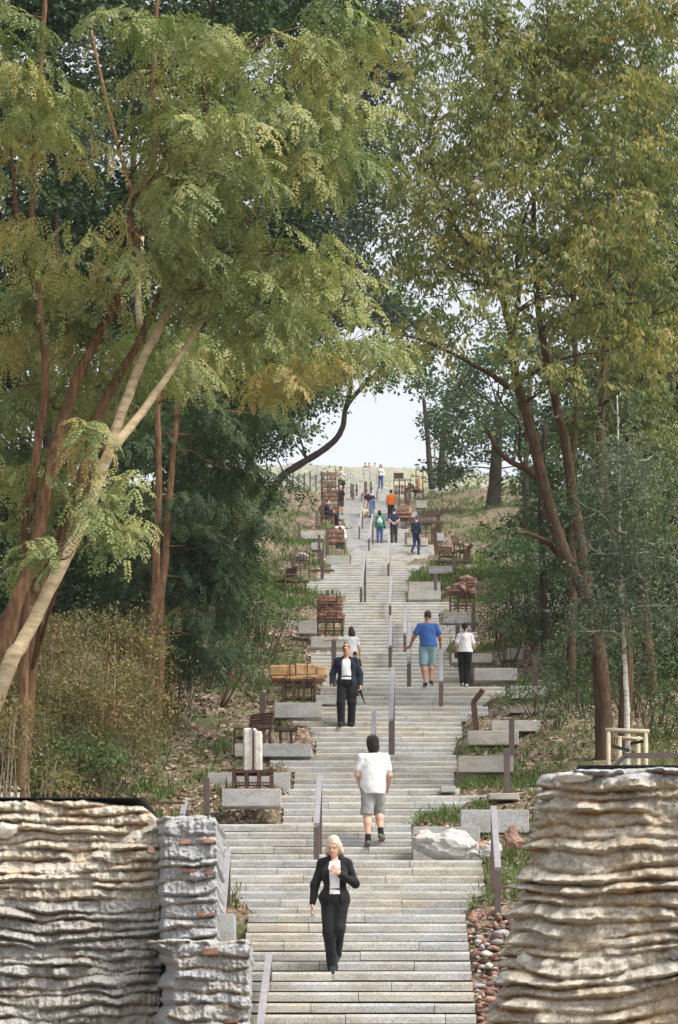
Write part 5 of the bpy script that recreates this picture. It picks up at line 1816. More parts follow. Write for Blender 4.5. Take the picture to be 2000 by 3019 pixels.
# bending man
r, A, s = person(860, 1196, 1.78, 60, 'man in burgundy T-shirt and jeans bending down towards a pale dog', dict(pel=(0, -0.05, 0.97), chest=(0, 0.20, 1.16), neck=(0, 0.37, 1.27), head=(0.0, 0.50, 1.33), look=(0, 0.9, -0.4), sL=(-0.17, 0.32, 1.24), sR=(0.17, 0.32, 1.24), eL=(-0.19, 0.36, 0.97), eR=(0.19, 0.34, 0.96), hL=(-0.18, 0.42, 0.72), hR=(0.18, 0.40, 0.70)), SKIN_A, 'tee', C_PLUM, 'slim', C_LJEAN, C_SHOE, 'short', H_BROWN, 0.014, 1.05, shirt_hem=0.95)
held(r, 'small_backpack', [('e', (0.02, 0.02, 1.28), (0.10, 0.14, 0.07))], C_WHITE, 'white bag slung on the back of the bending man', sc=s, h=0.012)
# seated man
ch = W(757 * K, 1213 * K, Dy(1213 * K) + 0.25)
person(757, 1213, 1.76, -80, 'grey-haired man in dark suit sitting sideways in a steel chair', dict(pel=(0, -0.02, 0.52), chest=(0, -0.05, 0.84), neck=(0, 0.0, 1.03), head=(0, 0.04, 1.20), sL=(-0.17, -0.02, 0.98), sR=(0.17, -0.02, 0.98), eL=(-0.22, 0.05, 0.72), eR=(0.22, 0.05, 0.72), hL=(-0.12, 0.28, 0.66), hR=(0.12, 0.28, 0.66), pL=(-0.09, 0.03, 0.50), pR=(0.09, 0.03, 0.50), kL=(-0.10, 0.44, 0.50), kR=(0.10, 0.44, 0.52), aL=(-0.10, 0.50, 0.09), aR=(0.10, 0.56, 0.09)), SKIN_A, 'jacket', C_NAVY, 'trousers', C_BLACK, C_SHOE, 'short', H_BROWN, 0.014, 1.05, at=ch + Vector((0.0, 0.0, 0.0)), shirt_hem=0.98)
# woman in black top and shorts, woman behind
person(788, 1189, 1.66, 180, 'woman in black T-shirt and dark shorts coming down beside the brick cages', dict(look=(0.1, 1, -0.1)), SKIN_A, 'tee', C_BLACK, 'shorts', C_DGREY, C_SHOE, 'bun', H_BLOND, 0.014, 1.05, female=True, facing=True)
person(790, 1160, 1.64, 180, 'blonde woman in black top walking close behind the woman in dark shorts', dict(eR=(0.23, 0.0, 1.14), hR=(0.12, 0.22, 1.22), nR=(0, 1, 0)), SKIN_A, 'tee', C_BLACK, 'slim', C_LJEAN, C_SHOE, 'long', H_BLOND, 0.014, 1.0, female=True, facing=True)
# woman behind the crate
person(786, 1282, 1.72, 180, 'dark-haired woman with a bun and white open jacket standing behind the brick crate', dict(look=(0.1, 1, -0.2), bunpos=(0.03, 0.13), eR=(0.23, 0, 1.13), hR=(0.23, 0.12, 1.0), open=[0.09, 0.09, 0.09, 0.08, 0.06]), SKIN_B, 'jacket', C_WHITE, 'trousers', C_BLACK, C_SHOE, 'bun', H_DARK, 0.013, 1.08, C_BLACK, female=True, facing=True, foot_dx=0.9)
# hilltop
person(788, 1138, 1.80, 180, 'bearded man in beige jacket and dark jeans at the stair head looking at his hands', dict(look=(-0.2, 1, -0.5), head=(0, 0.05, 1.62), eR=(0.24, 0.0, 1.14), hR=(0.07, 0.24, 1.22), eL=(-0.24, 0.0, 1.14), hL=(-0.08, 0.24, 1.22), nL=(0, 1, 0), nR=(0, 1, 0)), SKIN_B, 'jacket', C_BEIGE, 'trousers', C_NAVY, C_SHOE, 'short', H_DARK, 0.016, 1.08, facing=True)
person(880, 1128, 1.72, 175, 'woman in pale jumper and blue jeans standing alone at the stair head', dict(look=(0.3, 1, 0)), SKIN_A, 'long', C_OFF, 'slim', C_JEAN, C_SHOE, 'long', H_BROWN, 0.016, 1.02, female=True, facing=True, shirt_hem=0.9)
sit = dict(pel=(0, 0, 0.16), chest=(0, 0.0, 0.48), neck=(0, 0.02, 0.67), head=(0, 0.04, 0.84), sL=(-0.17, 0, 0.62), sR=(0.17, 0, 0.62), eL=(-0.24, 0.08, 0.38), eR=(0.24, 0.08, 0.38), hL=(-0.1, 0.3, 0.36), hR=(0.1, 0.3, 0.36), pL=(-0.09, 0.05, 0.13), pR=(0.09, 0.05, 0.13), kL=(-0.14, 0.40, 0.42), kR=(0.14, 0.40, 0.42), aL=(-0.12, 0.66, 0.09), aR=(0.12, 0.66, 0.09))
for x, c, lab in ((845, C_NAVY, 'person in dark clothes sitting on the crest of the mound'), (854, C_PINK, 'person in pinkish red top sitting on the crest of the mound'), (867, C_OFF, 'person in white top sitting on the crest of the mound beside the one in red')):
    D = 240.0
    X = (x * K - CX) * D / F
    person(x, 1085, 1.72, 170, lab, sit, SKIN_A, 'long', c, 'trousers', C_DGREY, C_SHOE, 'short', H_DARK, 0.018, 1.05, at=Vector((X, D, float(ground_z(X, D)) - 0.02)), shirt_hem=0.98)


# ---------------------------------------------------------------- the dog
r = thing('dog', Vector((0, 0, 0)), 'small fluffy cream dog standing on a tread in front of the bending man', 'dog')
D, Z = foot(1196 * K, 0.12)
r.location = (((845) * K - CX) * D / F, D, Z)
r.rotation_euler = (0, 0, math.radians(-70))
C_DOG = mat_cloth('cream_fur', (0.62, 0.53, 0.38), 0.18, 16)
dog = [('c', (0, -0.16, 0.36), (0, 0.16, 0.36), 0.115, 0.135), ('c', (0, 0.18, 0.42), (0, 0.27, 0.56), 0.085, 0.075), ('e', (0, 0.30, 0.62), (0.085, 0.10, 0.085)), ('c', (0, 0.36, 0.60), (0, 0.44, 0.575), 0.045, 0.034),
       ('c', (-0.085, 0.28, 0.64), (-0.105, 0.29, 0.53), 0.03, 0.03), ('c', (0.085, 0.28, 0.64), (0.105, 0.29, 0.53), 0.03, 0.03), ('c', (0, -0.24, 0.42), (0, -0.33, 0.56), 0.03, 0.035)]
for sx in (-1, 1):
    dog += [('c', (sx * 0.07, 0.17, 0.32), (sx * 0.075, 0.175, 0.16), 0.055, 0.036), ('c', (sx * 0.075, 0.175, 0.16), (sx * 0.075, 0.18, 0.03), 0.036, 0.034), ('c', (sx * 0.075, 0.18, 0.025), (sx * 0.075, 0.22, 0.022), 0.03, 0.026),
            ('c', (sx * 0.07, -0.15, 0.33), (sx * 0.08, -0.10, 0.22), 0.075, 0.05), ('c', (sx * 0.08, -0.10, 0.22), (sx * 0.08, -0.20, 0.13), 0.046, 0.032), ('c', (sx * 0.08, -0.20, 0.13), (sx * 0.08, -0.18, 0.03), 0.032, 0.03), ('c', (sx * 0.08, -0.18, 0.025), (sx * 0.08, -0.14, 0.022), 0.03, 0.026)]
lo, hi = bounds(dog, 0.06)
v, q = field(lo, hi, 0.014, dog, 0.035, (), 0.012, 4)
np_obj('body', v, q, C_DOG, r, True)
v, q = field((-.05, .4, .52), (.05, .52, .64), 0.008, [('e', (0, 0.475, 0.585), (0.022, 0.02, 0.018))], 0.01)
np_obj('nose', v, q, EYE, r, True)
# ---------------------------------------------------------------- foliage
LR = np.random.default_rng(21)


def leaflet(V, p, d, n, L, w, fold=0.15):
    d = d / np.linalg.norm(d)
    s = np.cross(d, n)
    ns = np.linalg.norm(s)
    s = s / ns if ns > 1e-6 else np.array([1.0, 0, 0])
    m = p + d * L * 0.5
    V += [p, m + s * w / 2 + n * w * fold, p + d * L, m - s * w / 2 + n * w * fold]


def t_locust(r):
    """a twig with drooping pinnate leaves"""
    V = []
    up = np.array([0, 0, 1.0])
    for k in range(8):
        t = 0.08 + 0.13 * k
        p = np.array([0.5 * t, 0, -0.10 * t * t]) + r.normal(0, 0.015, 3)
        a = (0.9 if k < 7 else 0.05) * (1 if k % 2 else -1) + r.normal(0, 0.22)
        d = np.array([math.cos(a), math.sin(a), 0.12])
        L = r.uniform(0.20, 0.29)
        for j in range(7):
            q = (j + 0.6) / 7
            pp = p + d * L * q - up * (0.62 * L * q * q)
            tg = d - up * 1.24 * q; tg /= np.linalg.norm(tg)
            sd = np.cross(tg, up); sd /= np.linalg.norm(sd)
            for sg in (-1, 1):
                leaflet(V, pp, sd * sg * 0.85 + tg * 0.45 - up * 0.25 + r.normal(0, 0.12, 3), np.cross(sd, tg) + r.normal(0, 0.16, 3), 0.062 * r.uniform(0.8, 1.15), 0.030)
        leaflet(V, p + d * L - up * 0.62 * L, tg, np.cross(sd, tg), 0.055, 0.026)
    return np.array(V)


def t_maple(r):
    """a thin twig with hanging pointed leaves"""
    V = []
    for k in range(16):
        t = r.uniform(0.0, 1.0)
        p = np.array([0.42 * t, r.normal(0, 0.035), -0.13 * t * t])
        a = r.uniform(-1.6, 1.6)
        d = np.array([math.cos(a) * 0.75, math.sin(a) * 0.75, -r.uniform(0.25, 1.5)])
        n = np.array([r.normal(0.25, 0.4), r.normal(0, 0.4), 1.0])
        leaflet(V, p, d, n / np.linalg.norm(n), r.uniform(0.075, 0.125), r.uniform(0.028, 0.045), 0.1)
    return np.array(V)


def t_broad(r, n_=18, rad=0.24, L=(0.07, 0.12), wd=0.62):
    V = []
    for k in range(n_):
        c = r.normal(0, 1, 3); c = c / np.linalg.norm(c) * rad * r.uniform(0.25, 1) ** 0.6 * np.array([1, 1, 0.6])
        d = c * 1.5 + r.normal(0, 0.12, 3) + np.array([0, 0, -0.08])
        n = np.array([r.normal(0, 0.45), r.normal(0, 0.45), 1.0])
        l = r.uniform(*L)
        leaflet(V, c, d, n / np.linalg.norm(n), l, l * wd, 0.08)
    return np.array(V)


def t_birch(r):
    V = []
    for k in range(18):
        t = r.uniform(0, 1)
        p = np.array([0.22 * t + r.normal(0, .02), r.normal(0, 0.03), -0.32 * t * t])
        a = r.uniform(0, 6.28)
        d = np.array([math.cos(a) * 0.8, math.sin(a) * 0.8, -r.uniform(0.1, 1.0)])
        n = np.array([r.normal(0, 0.5), r.normal(0, 0.5), 1.0])
        leaflet(V, p, d, n / np.linalg.norm(n), r.uniform(0.035, 0.055), 0.032, 0.08)
    return np.array(V)


TEMPL = {
    'locust': [t_locust(LR) for _ in range(5)], 'maple': [t_maple(LR) for _ in range(6)], 'broad': [t_broad(LR) for _ in range(6)],
    'birch': [t_birch(LR) for _ in range(5)], 'small': [t_broad(LR, 22, 0.22, (0.045, 0.075), 0.55) for _ in range(5)],
    'coarse': [t_broad(LR, 14, 0.34, (0.13, 0.22), 0.66) for _ in range(5)],
}


def rot_zyx(yaw, pitch, roll):
    cy, sy, cp, sp, cr, sr = np.cos(yaw), np.sin(yaw), np.cos(pitch), np.sin(pitch), np.cos(roll), np.sin(roll)
    R = np.empty((len(yaw), 3, 3))
    R[:, 0, 0] = cy * cp; R[:, 0, 1] = cy * sp * sr - sy * cr; R[:, 0, 2] = cy * sp * cr + sy * sr
    R[:, 1, 0] = sy * cp; R[:, 1, 1] = sy * sp * sr + cy * cr; R[:, 1, 2] = sy * sp * cr - cy * sr
    R[:, 2, 0] = -sp; R[:, 2, 1] = cp * sr; R[:, 2, 2] = cp * cr
    return R


def sprays(kind, pos, yaw, pitch, roll, scale, tint):
    T = TEMPL[kind]
    which = LR.integers(0, len(T), len(pos))
    Vs, Ts, n = [], [], 0
    R = rot_zyx(yaw, pitch, roll)
    for k, t in enumerate(T):
        m = which == k
        if not m.any():
            continue
        v = np.einsum('nij,vj->nvi', R[m] * scale[m][:, None, None], t) + pos[m][:, None, :]
        Vs.append(v.reshape(-1, 3))
        q = len(t) // 4
        Ts.append((tint[m][:, None] + LR.normal(0, 0.10, (m.sum(), q))).ravel())
    V = np.concatenate(Vs)
    return V, np.arange(len(V)).reshape(-1, 4), np.clip(np.concatenate(Ts), 0, 1)


TRIS = 0


def crown_points(ells, per_m2, mode):
    """spots for the twigs: ellipses (cx, cy, rx, ry, D, rD[, density]) on the measuring sheet, as solid bodies"""
    P, C, A = [], [], []
    for e in ells:
        cx, cy, rx, ry, D, rD = e[:6]
        dens = e[6] if len(e) > 6 else 1.0
        m = D / F * K
        c = np.array(W(cx * K, cy * K, D))
        r = np.array([rx * m, rD, ry * m])
        n = max(3, int(math.pi * r[0] * r[2] * per_m2 * dens))
        if mode == 'shelf':
            ns = max(2, n // 12)
            u = LR.normal(0, 1, (ns, 3)); u /= np.linalg.norm(u, axis=1)[:, None]
            ctr = c + u * (LR.uniform(0.15, 1, ns) ** 0.5)[:, None] * r
            for q, uu in zip(ctr, u):
                oa = math.atan2(uu[1] * 0.6 - 0.75, uu[0]) + LR.normal(0, 0.5)
                lim = min(1.0, max(0.35, rx * m / 0.62))
                k = max(4, int(LR.integers(9, 16) * lim))
                rr = LR.uniform(0, 1, k) ** 0.6 * LR.uniform(0.45, 0.85) * lim
                aa = LR.uniform(0, 2 * math.pi, k)
                off = np.stack([rr * np.cos(aa), rr * np.sin(aa) * 0.9, -0.22 * rr ** 2 + LR.normal(0, 0.045, k)], 1)
                P.append(q + off)
                A.append(np.where(rr > 0.25, aa, oa) * 0.6 + oa * 0.4 + LR.normal(0, 0.5, k))
                C.append(np.full(k, LR.normal(0, 0.15)))
        else:
            # clumps inside the body: gaps between them
            nc = max(2, n // 16)
            u = LR.normal(0, 1, (nc, 3)); u /= np.linalg.norm(u, axis=1)[:, None]
            ctr = c + u * (LR.uniform(0.05, 1, nc) ** 0.45)[:, None] * r
            cs = 0.29 * (m / 0.0075) ** 0.5
            k = LR.integers(9, 22, nc)
            rep = np.repeat(np.arange(nc), k)
            off = LR.normal(0, 1, (len(rep), 3)) * np.array([cs, cs, cs * 0.55])
            P.append(ctr[rep] + off)
            A.append(LR.uniform(-math.pi, math.pi, len(rep)))
            C.append(LR.normal(0, 0.21, nc)[rep])  # random leaf tone, spread wide so clumps carry painted light and shade
    return np.concatenate(P), np.concatenate(A), np.concatenate(C)


def crown(root, ells, leaf, kind, per_m2, base_tint=0.45, scale=1.0, mode='clump', name='crown'):
    global TRIS
    P, A, C = crown_points(ells, per_m2, mode)
    gz = ground_z(P[:, 0], np.clip(P[:, 1], 26, 260))
    keep = P[:, 2] > gz + 0.08
    P, A, C = P[keep], A[keep], C[keep]
    n = len(P)
    pit = LR.normal(0.50, 0.25, n) if kind == 'locust' else LR.normal(0.3, 0.25, n) if kind == 'maple' else LR.normal(0.1, 0.5, n)
    V, Q, T = sprays(kind, P, A, pit, LR.normal(0, 0.3, n), scale * LR.uniform(0.75, 1.3, n), base_tint + C + LR.normal(0, 0.10, n))
    TRIS += len(Q) * 2
    return np_obj(name, V - np.array(root.location), Q, LEAF[leaf], root, False, T)


def limb(mb, pts, r0, r1, n=8, wob=0.02, jag=0.06):
    q = catmull(pts, 6)
    L = len(q)
    q = [p + np.array([random.gauss(0, wob), random.gauss(0, wob), 0]) * 0.22 if 0 < i < L - 1 else p for i, p in enumerate(q)]
    mb.tube(q, [r0 + (r1 - r0) * (i / (L - 1)) ** 0.8 for i in range(L)], n, jag)


def tree(name, label, cat, trunks, ells, leaf, kind, per_m2, bark, group=None, tint=0.45, scale=1.0, mode='clump', extra=None, branches=True, base=None, twigs=3):
    """trunks: list of (frame-pixel points, D at foot, D at top, radius at foot, radius at top)"""
    p0 = trunks[0][0][0]
    foot_ = base or W(p0[0], p0[1], trunks[0][1])
    root = thing(name, foot_, label, cat, group)
    mb = MB()
    spine = []
    for pts, Da, Db, r0, r1 in trunks:
        n = len(pts)
        w3 = [np.array(W(x, y, Da + (Db - Da) * i / max(1, n - 1))) for i, (x, y) in enumerate(pts)]
        w4 = catmull(w3, 5)
        spine += [(p, r0 + (r1 - r0) * (i / (len(w4) - 1))) for i, p in enumerate(w4)]
        limb(mb, [p - np.array(foot_) for p in w3], r0, r1, 10)
    if branches:
        for e in ells:
            c = np.array(W(e[0] * K, e[1] * K, e[4]))
            below = [(np.linalg.norm(p - c) + 1.5 * max(0, p[2] - c[2]), p, r) for p, r in spine if p[2] < c[2] + 0.4] or [(np.linalg.norm(p - c), p, r) for p, r in spine]
            _, p, r = min(below, key=lambda t: t[0])
            mid = (p + c) / 2 + np.array([random.gauss(0, 0.1), random.gauss(0, 0.15), 0.06 * np.linalg.norm(c - p)])
            rb = min(0.55 * r, 0.02 + 0.012 * np.linalg.norm(c - p))
            limb(mb, [p - np.array(foot_), mid - np.array(foot_), c - np.array(foot_)], rb, 0.008, 6, 0.012)
            m = e[4] / F * K
            for _ in range(twigs):
                q = c + np.array([random.uniform(-1, 1) * e[2] * m * .9, random.uniform(-.7, .7) * e[5], random.uniform(-.4, .9) * e[3] * m])
                s0 = mid * 0.4 + c * 0.6
                limb(mb, [s0 - np.array(foot_), (s0 + q) / 2 + np.array([0, 0, -0.05]) - np.array(foot_), q - np.array(foot_)], rb * 0.45, 0.005, 4, 0.008)
    mb.build('trunk', bark, root, True)
    if ells:
        crown(root, ells, leaf, kind, per_m2, tint, scale, mode)
    return root


def up_from_ground(px, D, first):
    """foot of a trunk on the soil, joined to its first seen point"""
    X = (first[0] - CX) * D / F
    z = float(ground_z(X + (px - first[0]) * D / F, D)) - 0.3
    return (px, yof(z, D))


GL, GR, GB = 'locust trees left of the stairs', 'maples right of the stairs', 'dark trees filling the wood behind'
# ---- left, near
D = 43.0
tree('locust_tree', 'thin red-barked locust with yellow-green foliage along the left edge of the photo', 'tree',
     [([up_from_ground(60, D, (77, 1574)), (77, 1574), (96, 1459), (115, 1287), (134, 1127), (120, 900), (95, 640), (125, 110), (140, -60)], D, D - 1, 0.085, 0.03),
      ([(120, 900), (60, 700), (30, 420)], D, D - 1.5, 0.05, 0.02)],
     [(40, 30, 150, 80, 42, 1.2), (70, 170, 120, 90, 42, 1.2), (55, 330, 120, 120, 42, 1.2), (60, 520, 110, 70, 42, 1.2), (120, 620, 150, 100, 42.5, 1.3), (50, 740, 110, 90, 43, 1.2), (150, 720, 100, 60, 43.5, 1.2), (40, 900, 90, 60, 43.8, 1.0, 0.9),
      (40, 1010, 70, 50, 43.5, 1, 0.8), (20, 1180, 45, 50, 43.5, 1, 0.7)],
     'locust', 'locust', 30, BARK_RED, GL, 0.60, 1.0, 'shelf')
D = 41.2
POP = [up_from_ground(-240, D, (10, 2010)), (10, 2010), (64, 1900), (128, 1773), (242, 1543), (306, 1378), (357, 1224), (421, 1059), (480, 950), (540, 830), (580, 700)]
tree('poplar_tree', 'leaning pale-barked poplar forking halfway up, crossing the left side of the photo', 'tree',
     [(POP, D, D + 2, 0.118, 0.045),
      ([(335, 1320), (430, 1200), (510, 1085), (574, 982), (660, 840)], D + 0.7, D + 2, 0.068, 0.03),
      ([(412, 960), (408, 850), (415, 780), (420, 700)], D + 2.5, D + 4, 0.05, 0.03)],
     [(215, 250, 110, 150, 52, 2.5, 0.5), (520, 520, 150, 100, 52, 2.5, 0.35), (650, 380, 120, 100, 53, 2, 0.35)], 'poplar', 'small', 60, BARK_PALE, None, 0.4, 1.1, branches=False)
D = 42.4
tree('locust_tree', 'tall slender red-barked locust curving up past the pale poplar to the top of the photo', 'tree',
     [([up_from_ground(-150, D, (83, 1695)), (30, 1850), (83, 1695), (127, 1497), (166, 1319), (204, 1191), (223, 1127), (287, 995), (344, 893), (376, 778), (408, 670), (446, 510), (459, 415), (453, 287), (459, 64), (470, -80)], D, D + 1, 0.11, 0.03),
      ([(387, 700), (385, 560), (340, 400), (300, 240), (270, 90)], D, D + 1, 0.045, 0.02)],
     [(390, 150, 110, 60, 41.4, 1.6), (330, 60, 130, 60, 42.4, 1.6, .7), (480, 60, 140, 60, 41.4, 1.6), (440, 240, 150, 60, 41.4, 1.6), (390, 330, 110, 45, 41.4, 1.6, 0.8), (520, 320, 130, 60, 41.4, 1.6), (410, 450, 110, 50, 41.4, 1.6, 0.8), (330, 560, 60, 40, 41.4, 1.6, 0.5)],
     'locust', 'locust', 28, BARK_RED, GL, 0.52, 1.0, 'shelf')
D = 43.2
tree('locust_tree', 'broad locust whose lit sprays spread across the upper middle of the left wood', 'tree',
     [([up_from_ground(-180, D, (57, 1797)), (0, 1900), (57, 1797), (147, 1676), (191, 1574), (223, 1472), (255, 1357), (274, 1268), (306, 1191), (357, 1096), (408, 1013), (480, 850), (574, 631), (612, 478), (625, 395), (640, 200)], D, D, 0.12, 0.035),
      ([(574, 631), (660, 560), (760, 470), (880, 400)], D, D - 1, 0.05, 0.02), ([(610, 480), (605, 330), (590, 160)], D, D - 1, 0.04, 0.02)],
     [(600, 130, 130, 80, 42.9, 1.6), (700, 60, 130, 60, 43.4, 1.6), (720, 170, 130, 80, 42.9, 1.6), (640, 260, 140, 60, 42.9, 1.6), (780, 270, 80, 70, 43.4, 1.6), (560, 400, 120, 50, 42.9, 1.6, .9), (700, 380, 110, 60, 43.4, 1.6, .9), (480, 480, 110, 45, 42.9, 1.6), (600, 500, 110, 40, 42.9, 1.6),
      (560, 570, 170, 50, 42.4, 1.6), (680, 580, 120, 50, 42.9, 1.6), (440, 590, 90, 40, 42.4, 1.6), (520, 660, 170, 45, 42.4, 1.6), (660, 680, 130, 50, 42.9, 1.6), (800, 90, 80, 90, 43.9, 1.6), (790, 660, 70, 50, 43.9, 1.6)],
     'locust', 'locust', 32, BARK_RED, GL, 0.56, 1.0, 'shelf')
D = 49.0
tree('locust_tree', 'low locust with long level sprays reaching over the stairs toward the sky gap', 'tree',
     [([up_from_ground(60, D, (120, 1700)), (120, 1700), (190, 1560), (290, 1380), (400, 1240), (520, 1150), (690, 1080), (900, 1040)], D, D, 0.085, 0.025),
      ([(400, 1240), (380, 1160), (330, 1100)], D, D - 2, 0.04, 0.015)],
     [(440, 740, 130, 40, 47, 1.2), (560, 740, 130, 35, 48, 1.2, .9), (330, 800, 110, 45, 46, 1.1), (460, 840, 150, 35, 47, 1.1), (620, 830, 150, 30, 48, 1.2), (740, 810, 120, 35, 49, 1.2), (830, 790, 70, 40, 49, 1.0), (290, 900, 80, 45, 45, 1), (130, 930, 90, 45, 44, 1, .8), (230, 985, 50, 25, 40.6, .5, .7), (120, 1060, 70, 35, 44, .9, .6),
      (130, 830, 110, 40, 43.5, 1, .8), (300, 1105, 45, 25, 40.4, .4, .8), (285, 1205, 30, 15, 40.4, .3, .7), (60, 1110, 60, 30, 43, .8, .7), (180, 1155, 35, 18, 40.4, .3, .7), (90, 1250, 40, 25, 43, .8, .5), (150, 1265, 35, 14, 40.2, .3, .5)],
     'locust', 'locust', 30, BARK_RED, GL, 0.58, 1.0, 'shelf')
# ---- left, middle
D = 61.0
tree('locust_tree', 'pair of straight reddish trunks with dull green foliage above the mulch slope', 'tree',
     [([up_from_ground(398, D, (427, 1995)), (427, 1995), (440, 1912), (459, 1733), (462, 1606), (469, 1446), (465, 1210), (470, 1050)], D, D, 0.125, 0.05),
      ([up_from_ground(452, D, (472, 1995)), (472, 1995), (472, 1797), (488, 1638), (497, 1510), (517, 1280), (540, 1080)], D, D + 1, 0.115, 0.05)],
     [(420, 960, 150, 60, 62.6, 2), (540, 960, 130, 60, 63.6, 2), (330, 1020, 110, 60, 62.6, 2), (470, 1070, 140, 55, 63.6, 2), (525, 1060, 75, 55, 64.6, 2), (400, 1140, 120, 55, 62.1, 1.8), (500, 1190, 120, 50, 62.6, 1.8), (330, 1220, 110, 60, 62.6, 1.8), (440, 1270, 130, 45, 62.1, 1.6),
      (330, 1330, 100, 50, 62.6, 1.6), (470, 1350, 90, 40, 62.4, 1.5, .8), (400, 1420, 120, 50, 62.6, 1.5), (300, 1420, 90, 50, 62.6, 1.5), (440, 1470, 80, 40, 62.1, 1.2, .8)],
     'locust_green', 'locust', 26, BARK_RED, None, 0.42, 1.15, 'shelf')
D = 84.0
tree('dark_maple', 'dark leaning trunk pair in deep shade behind the left bank', 'tree',
     [([up_from_ground(545, D, (561, 1753)), (561, 1753), (606, 1689), (663, 1574), (695, 1459), (778, 1268), (820, 1130)], D, D + 2, 0.17, 0.06), ([(561, 1760), (568, 1670), (600, 1574), (625, 1472), (663, 1306), (690, 1150)], D, D, 0.10, 0.05)],
     [(600, 930, 110, 50, 87.5, 2.5), (700, 900, 100, 45, 88.5, 2.5), (560, 1020, 90, 55, 87.5, 2.5), (650, 1000, 80, 55, 88.5, 2), (530, 1120, 70, 60, 87.5, 2), (560, 1050, 35, 45, 89.5, 2), (500, 1220, 60, 60, 86.5, 2), (530, 1180, 30, 45, 88.5, 2, .8), (480, 1310, 55, 50, 85.5, 2), (700, 955, 40, 30, 89.5, 2, .7)],
     'dark', 'broad', 24, BARK_DARK, None, 0.65, 1.25)
D = 122.0
tree('arching_tree', 'dark trunk arching from the left bank over the sky gap above the stairs', 'tree',
     [([up_from_ground(695, D, (702, 1658)), (702, 1658), (727, 1620), (778, 1492), (829, 1409), (880, 1372), (944, 1333), (990, 1295), (1012, 1255), (1022, 1199), (1065, 1145), (1103, 1110), (1160, 1055), (1225, 1015)], D, D, 0.215, 0.06),
      ([(1022, 1199), (1035, 1120), (1010, 1040), (960, 990)], D, D - 3, 0.11, 0.04)],
     [(800, 790, 90, 35, 120, 4), (880, 760, 70, 35, 121, 4), (720, 840, 80, 35, 120, 4), (830, 850, 70, 22, 120, 3, .8), (920, 830, 45, 30, 121, 3, .8), (910, 750, 50, 50, 122, 3, .7), (640, 920, 60, 50, 121, 4), (665, 985, 28, 35, 122, 3, .7), (620, 1030, 35, 60, 121, 3), (890, 872, 20, 16, 121, 2, .8), (625, 1120, 24, 40, 121, 2, .7), (725, 885, 40, 25, 121, 3, .8), (930, 790, 50, 30, 121, 3), (965, 740, 50, 45, 121, 3, .8), (900, 690, 55, 50, 121, 3, .8), (985, 800, 30, 20, 121, 2, .7)],
     'mid', 'coarse', 15, BARK_DARK, None, 0.55, 1.0, twigs=4)

# ---- the wood behind on the left
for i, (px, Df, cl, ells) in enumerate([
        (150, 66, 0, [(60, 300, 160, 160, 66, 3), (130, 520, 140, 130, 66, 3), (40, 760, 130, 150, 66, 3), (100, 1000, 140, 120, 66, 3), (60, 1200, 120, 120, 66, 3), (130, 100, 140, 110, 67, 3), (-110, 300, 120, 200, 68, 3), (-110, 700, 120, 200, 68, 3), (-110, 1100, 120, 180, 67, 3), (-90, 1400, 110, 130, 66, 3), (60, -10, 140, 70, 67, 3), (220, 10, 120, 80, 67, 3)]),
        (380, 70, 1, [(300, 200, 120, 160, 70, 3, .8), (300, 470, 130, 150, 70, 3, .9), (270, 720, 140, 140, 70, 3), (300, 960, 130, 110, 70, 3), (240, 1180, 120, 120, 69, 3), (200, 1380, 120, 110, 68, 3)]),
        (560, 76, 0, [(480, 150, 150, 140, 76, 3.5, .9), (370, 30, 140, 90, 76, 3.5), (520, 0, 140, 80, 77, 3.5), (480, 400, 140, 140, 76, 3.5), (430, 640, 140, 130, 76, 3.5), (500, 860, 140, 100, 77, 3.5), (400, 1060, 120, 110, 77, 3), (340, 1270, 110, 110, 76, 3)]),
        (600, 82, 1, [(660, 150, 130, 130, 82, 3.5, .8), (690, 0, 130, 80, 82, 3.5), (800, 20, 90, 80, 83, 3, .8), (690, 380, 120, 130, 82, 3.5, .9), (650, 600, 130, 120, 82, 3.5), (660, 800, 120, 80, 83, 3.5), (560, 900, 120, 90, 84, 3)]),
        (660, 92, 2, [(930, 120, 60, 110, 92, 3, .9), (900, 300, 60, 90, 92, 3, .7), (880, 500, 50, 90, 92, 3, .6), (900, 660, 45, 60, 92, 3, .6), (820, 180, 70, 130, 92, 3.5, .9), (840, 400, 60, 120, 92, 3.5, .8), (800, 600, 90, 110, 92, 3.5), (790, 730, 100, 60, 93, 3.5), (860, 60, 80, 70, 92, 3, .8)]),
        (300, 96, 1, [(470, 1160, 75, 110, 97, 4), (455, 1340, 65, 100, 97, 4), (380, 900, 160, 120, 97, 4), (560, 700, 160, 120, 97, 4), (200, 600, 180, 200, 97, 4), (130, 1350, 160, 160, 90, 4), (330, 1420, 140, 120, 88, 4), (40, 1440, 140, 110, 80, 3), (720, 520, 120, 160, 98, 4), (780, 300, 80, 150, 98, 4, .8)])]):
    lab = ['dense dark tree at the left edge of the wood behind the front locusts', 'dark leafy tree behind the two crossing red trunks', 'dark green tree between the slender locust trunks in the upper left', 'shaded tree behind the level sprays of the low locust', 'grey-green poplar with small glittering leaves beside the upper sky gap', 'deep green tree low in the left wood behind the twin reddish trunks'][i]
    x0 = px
    tree('forest_tree', lab, 'tree', [([up_from_ground(x0 - 60, Df, (x0, 1500)), (x0 - 20, 1500), (x0, 1100), (x0 + 15, 600), (x0 + 5, 100)], Df, Df, 0.16, 0.05)], ells, ['dark', 'dark', 'poplar'][cl], 'broad', 46 if cl < 2 else 40, BARK_DARK, GB, 0.5, 1.6)

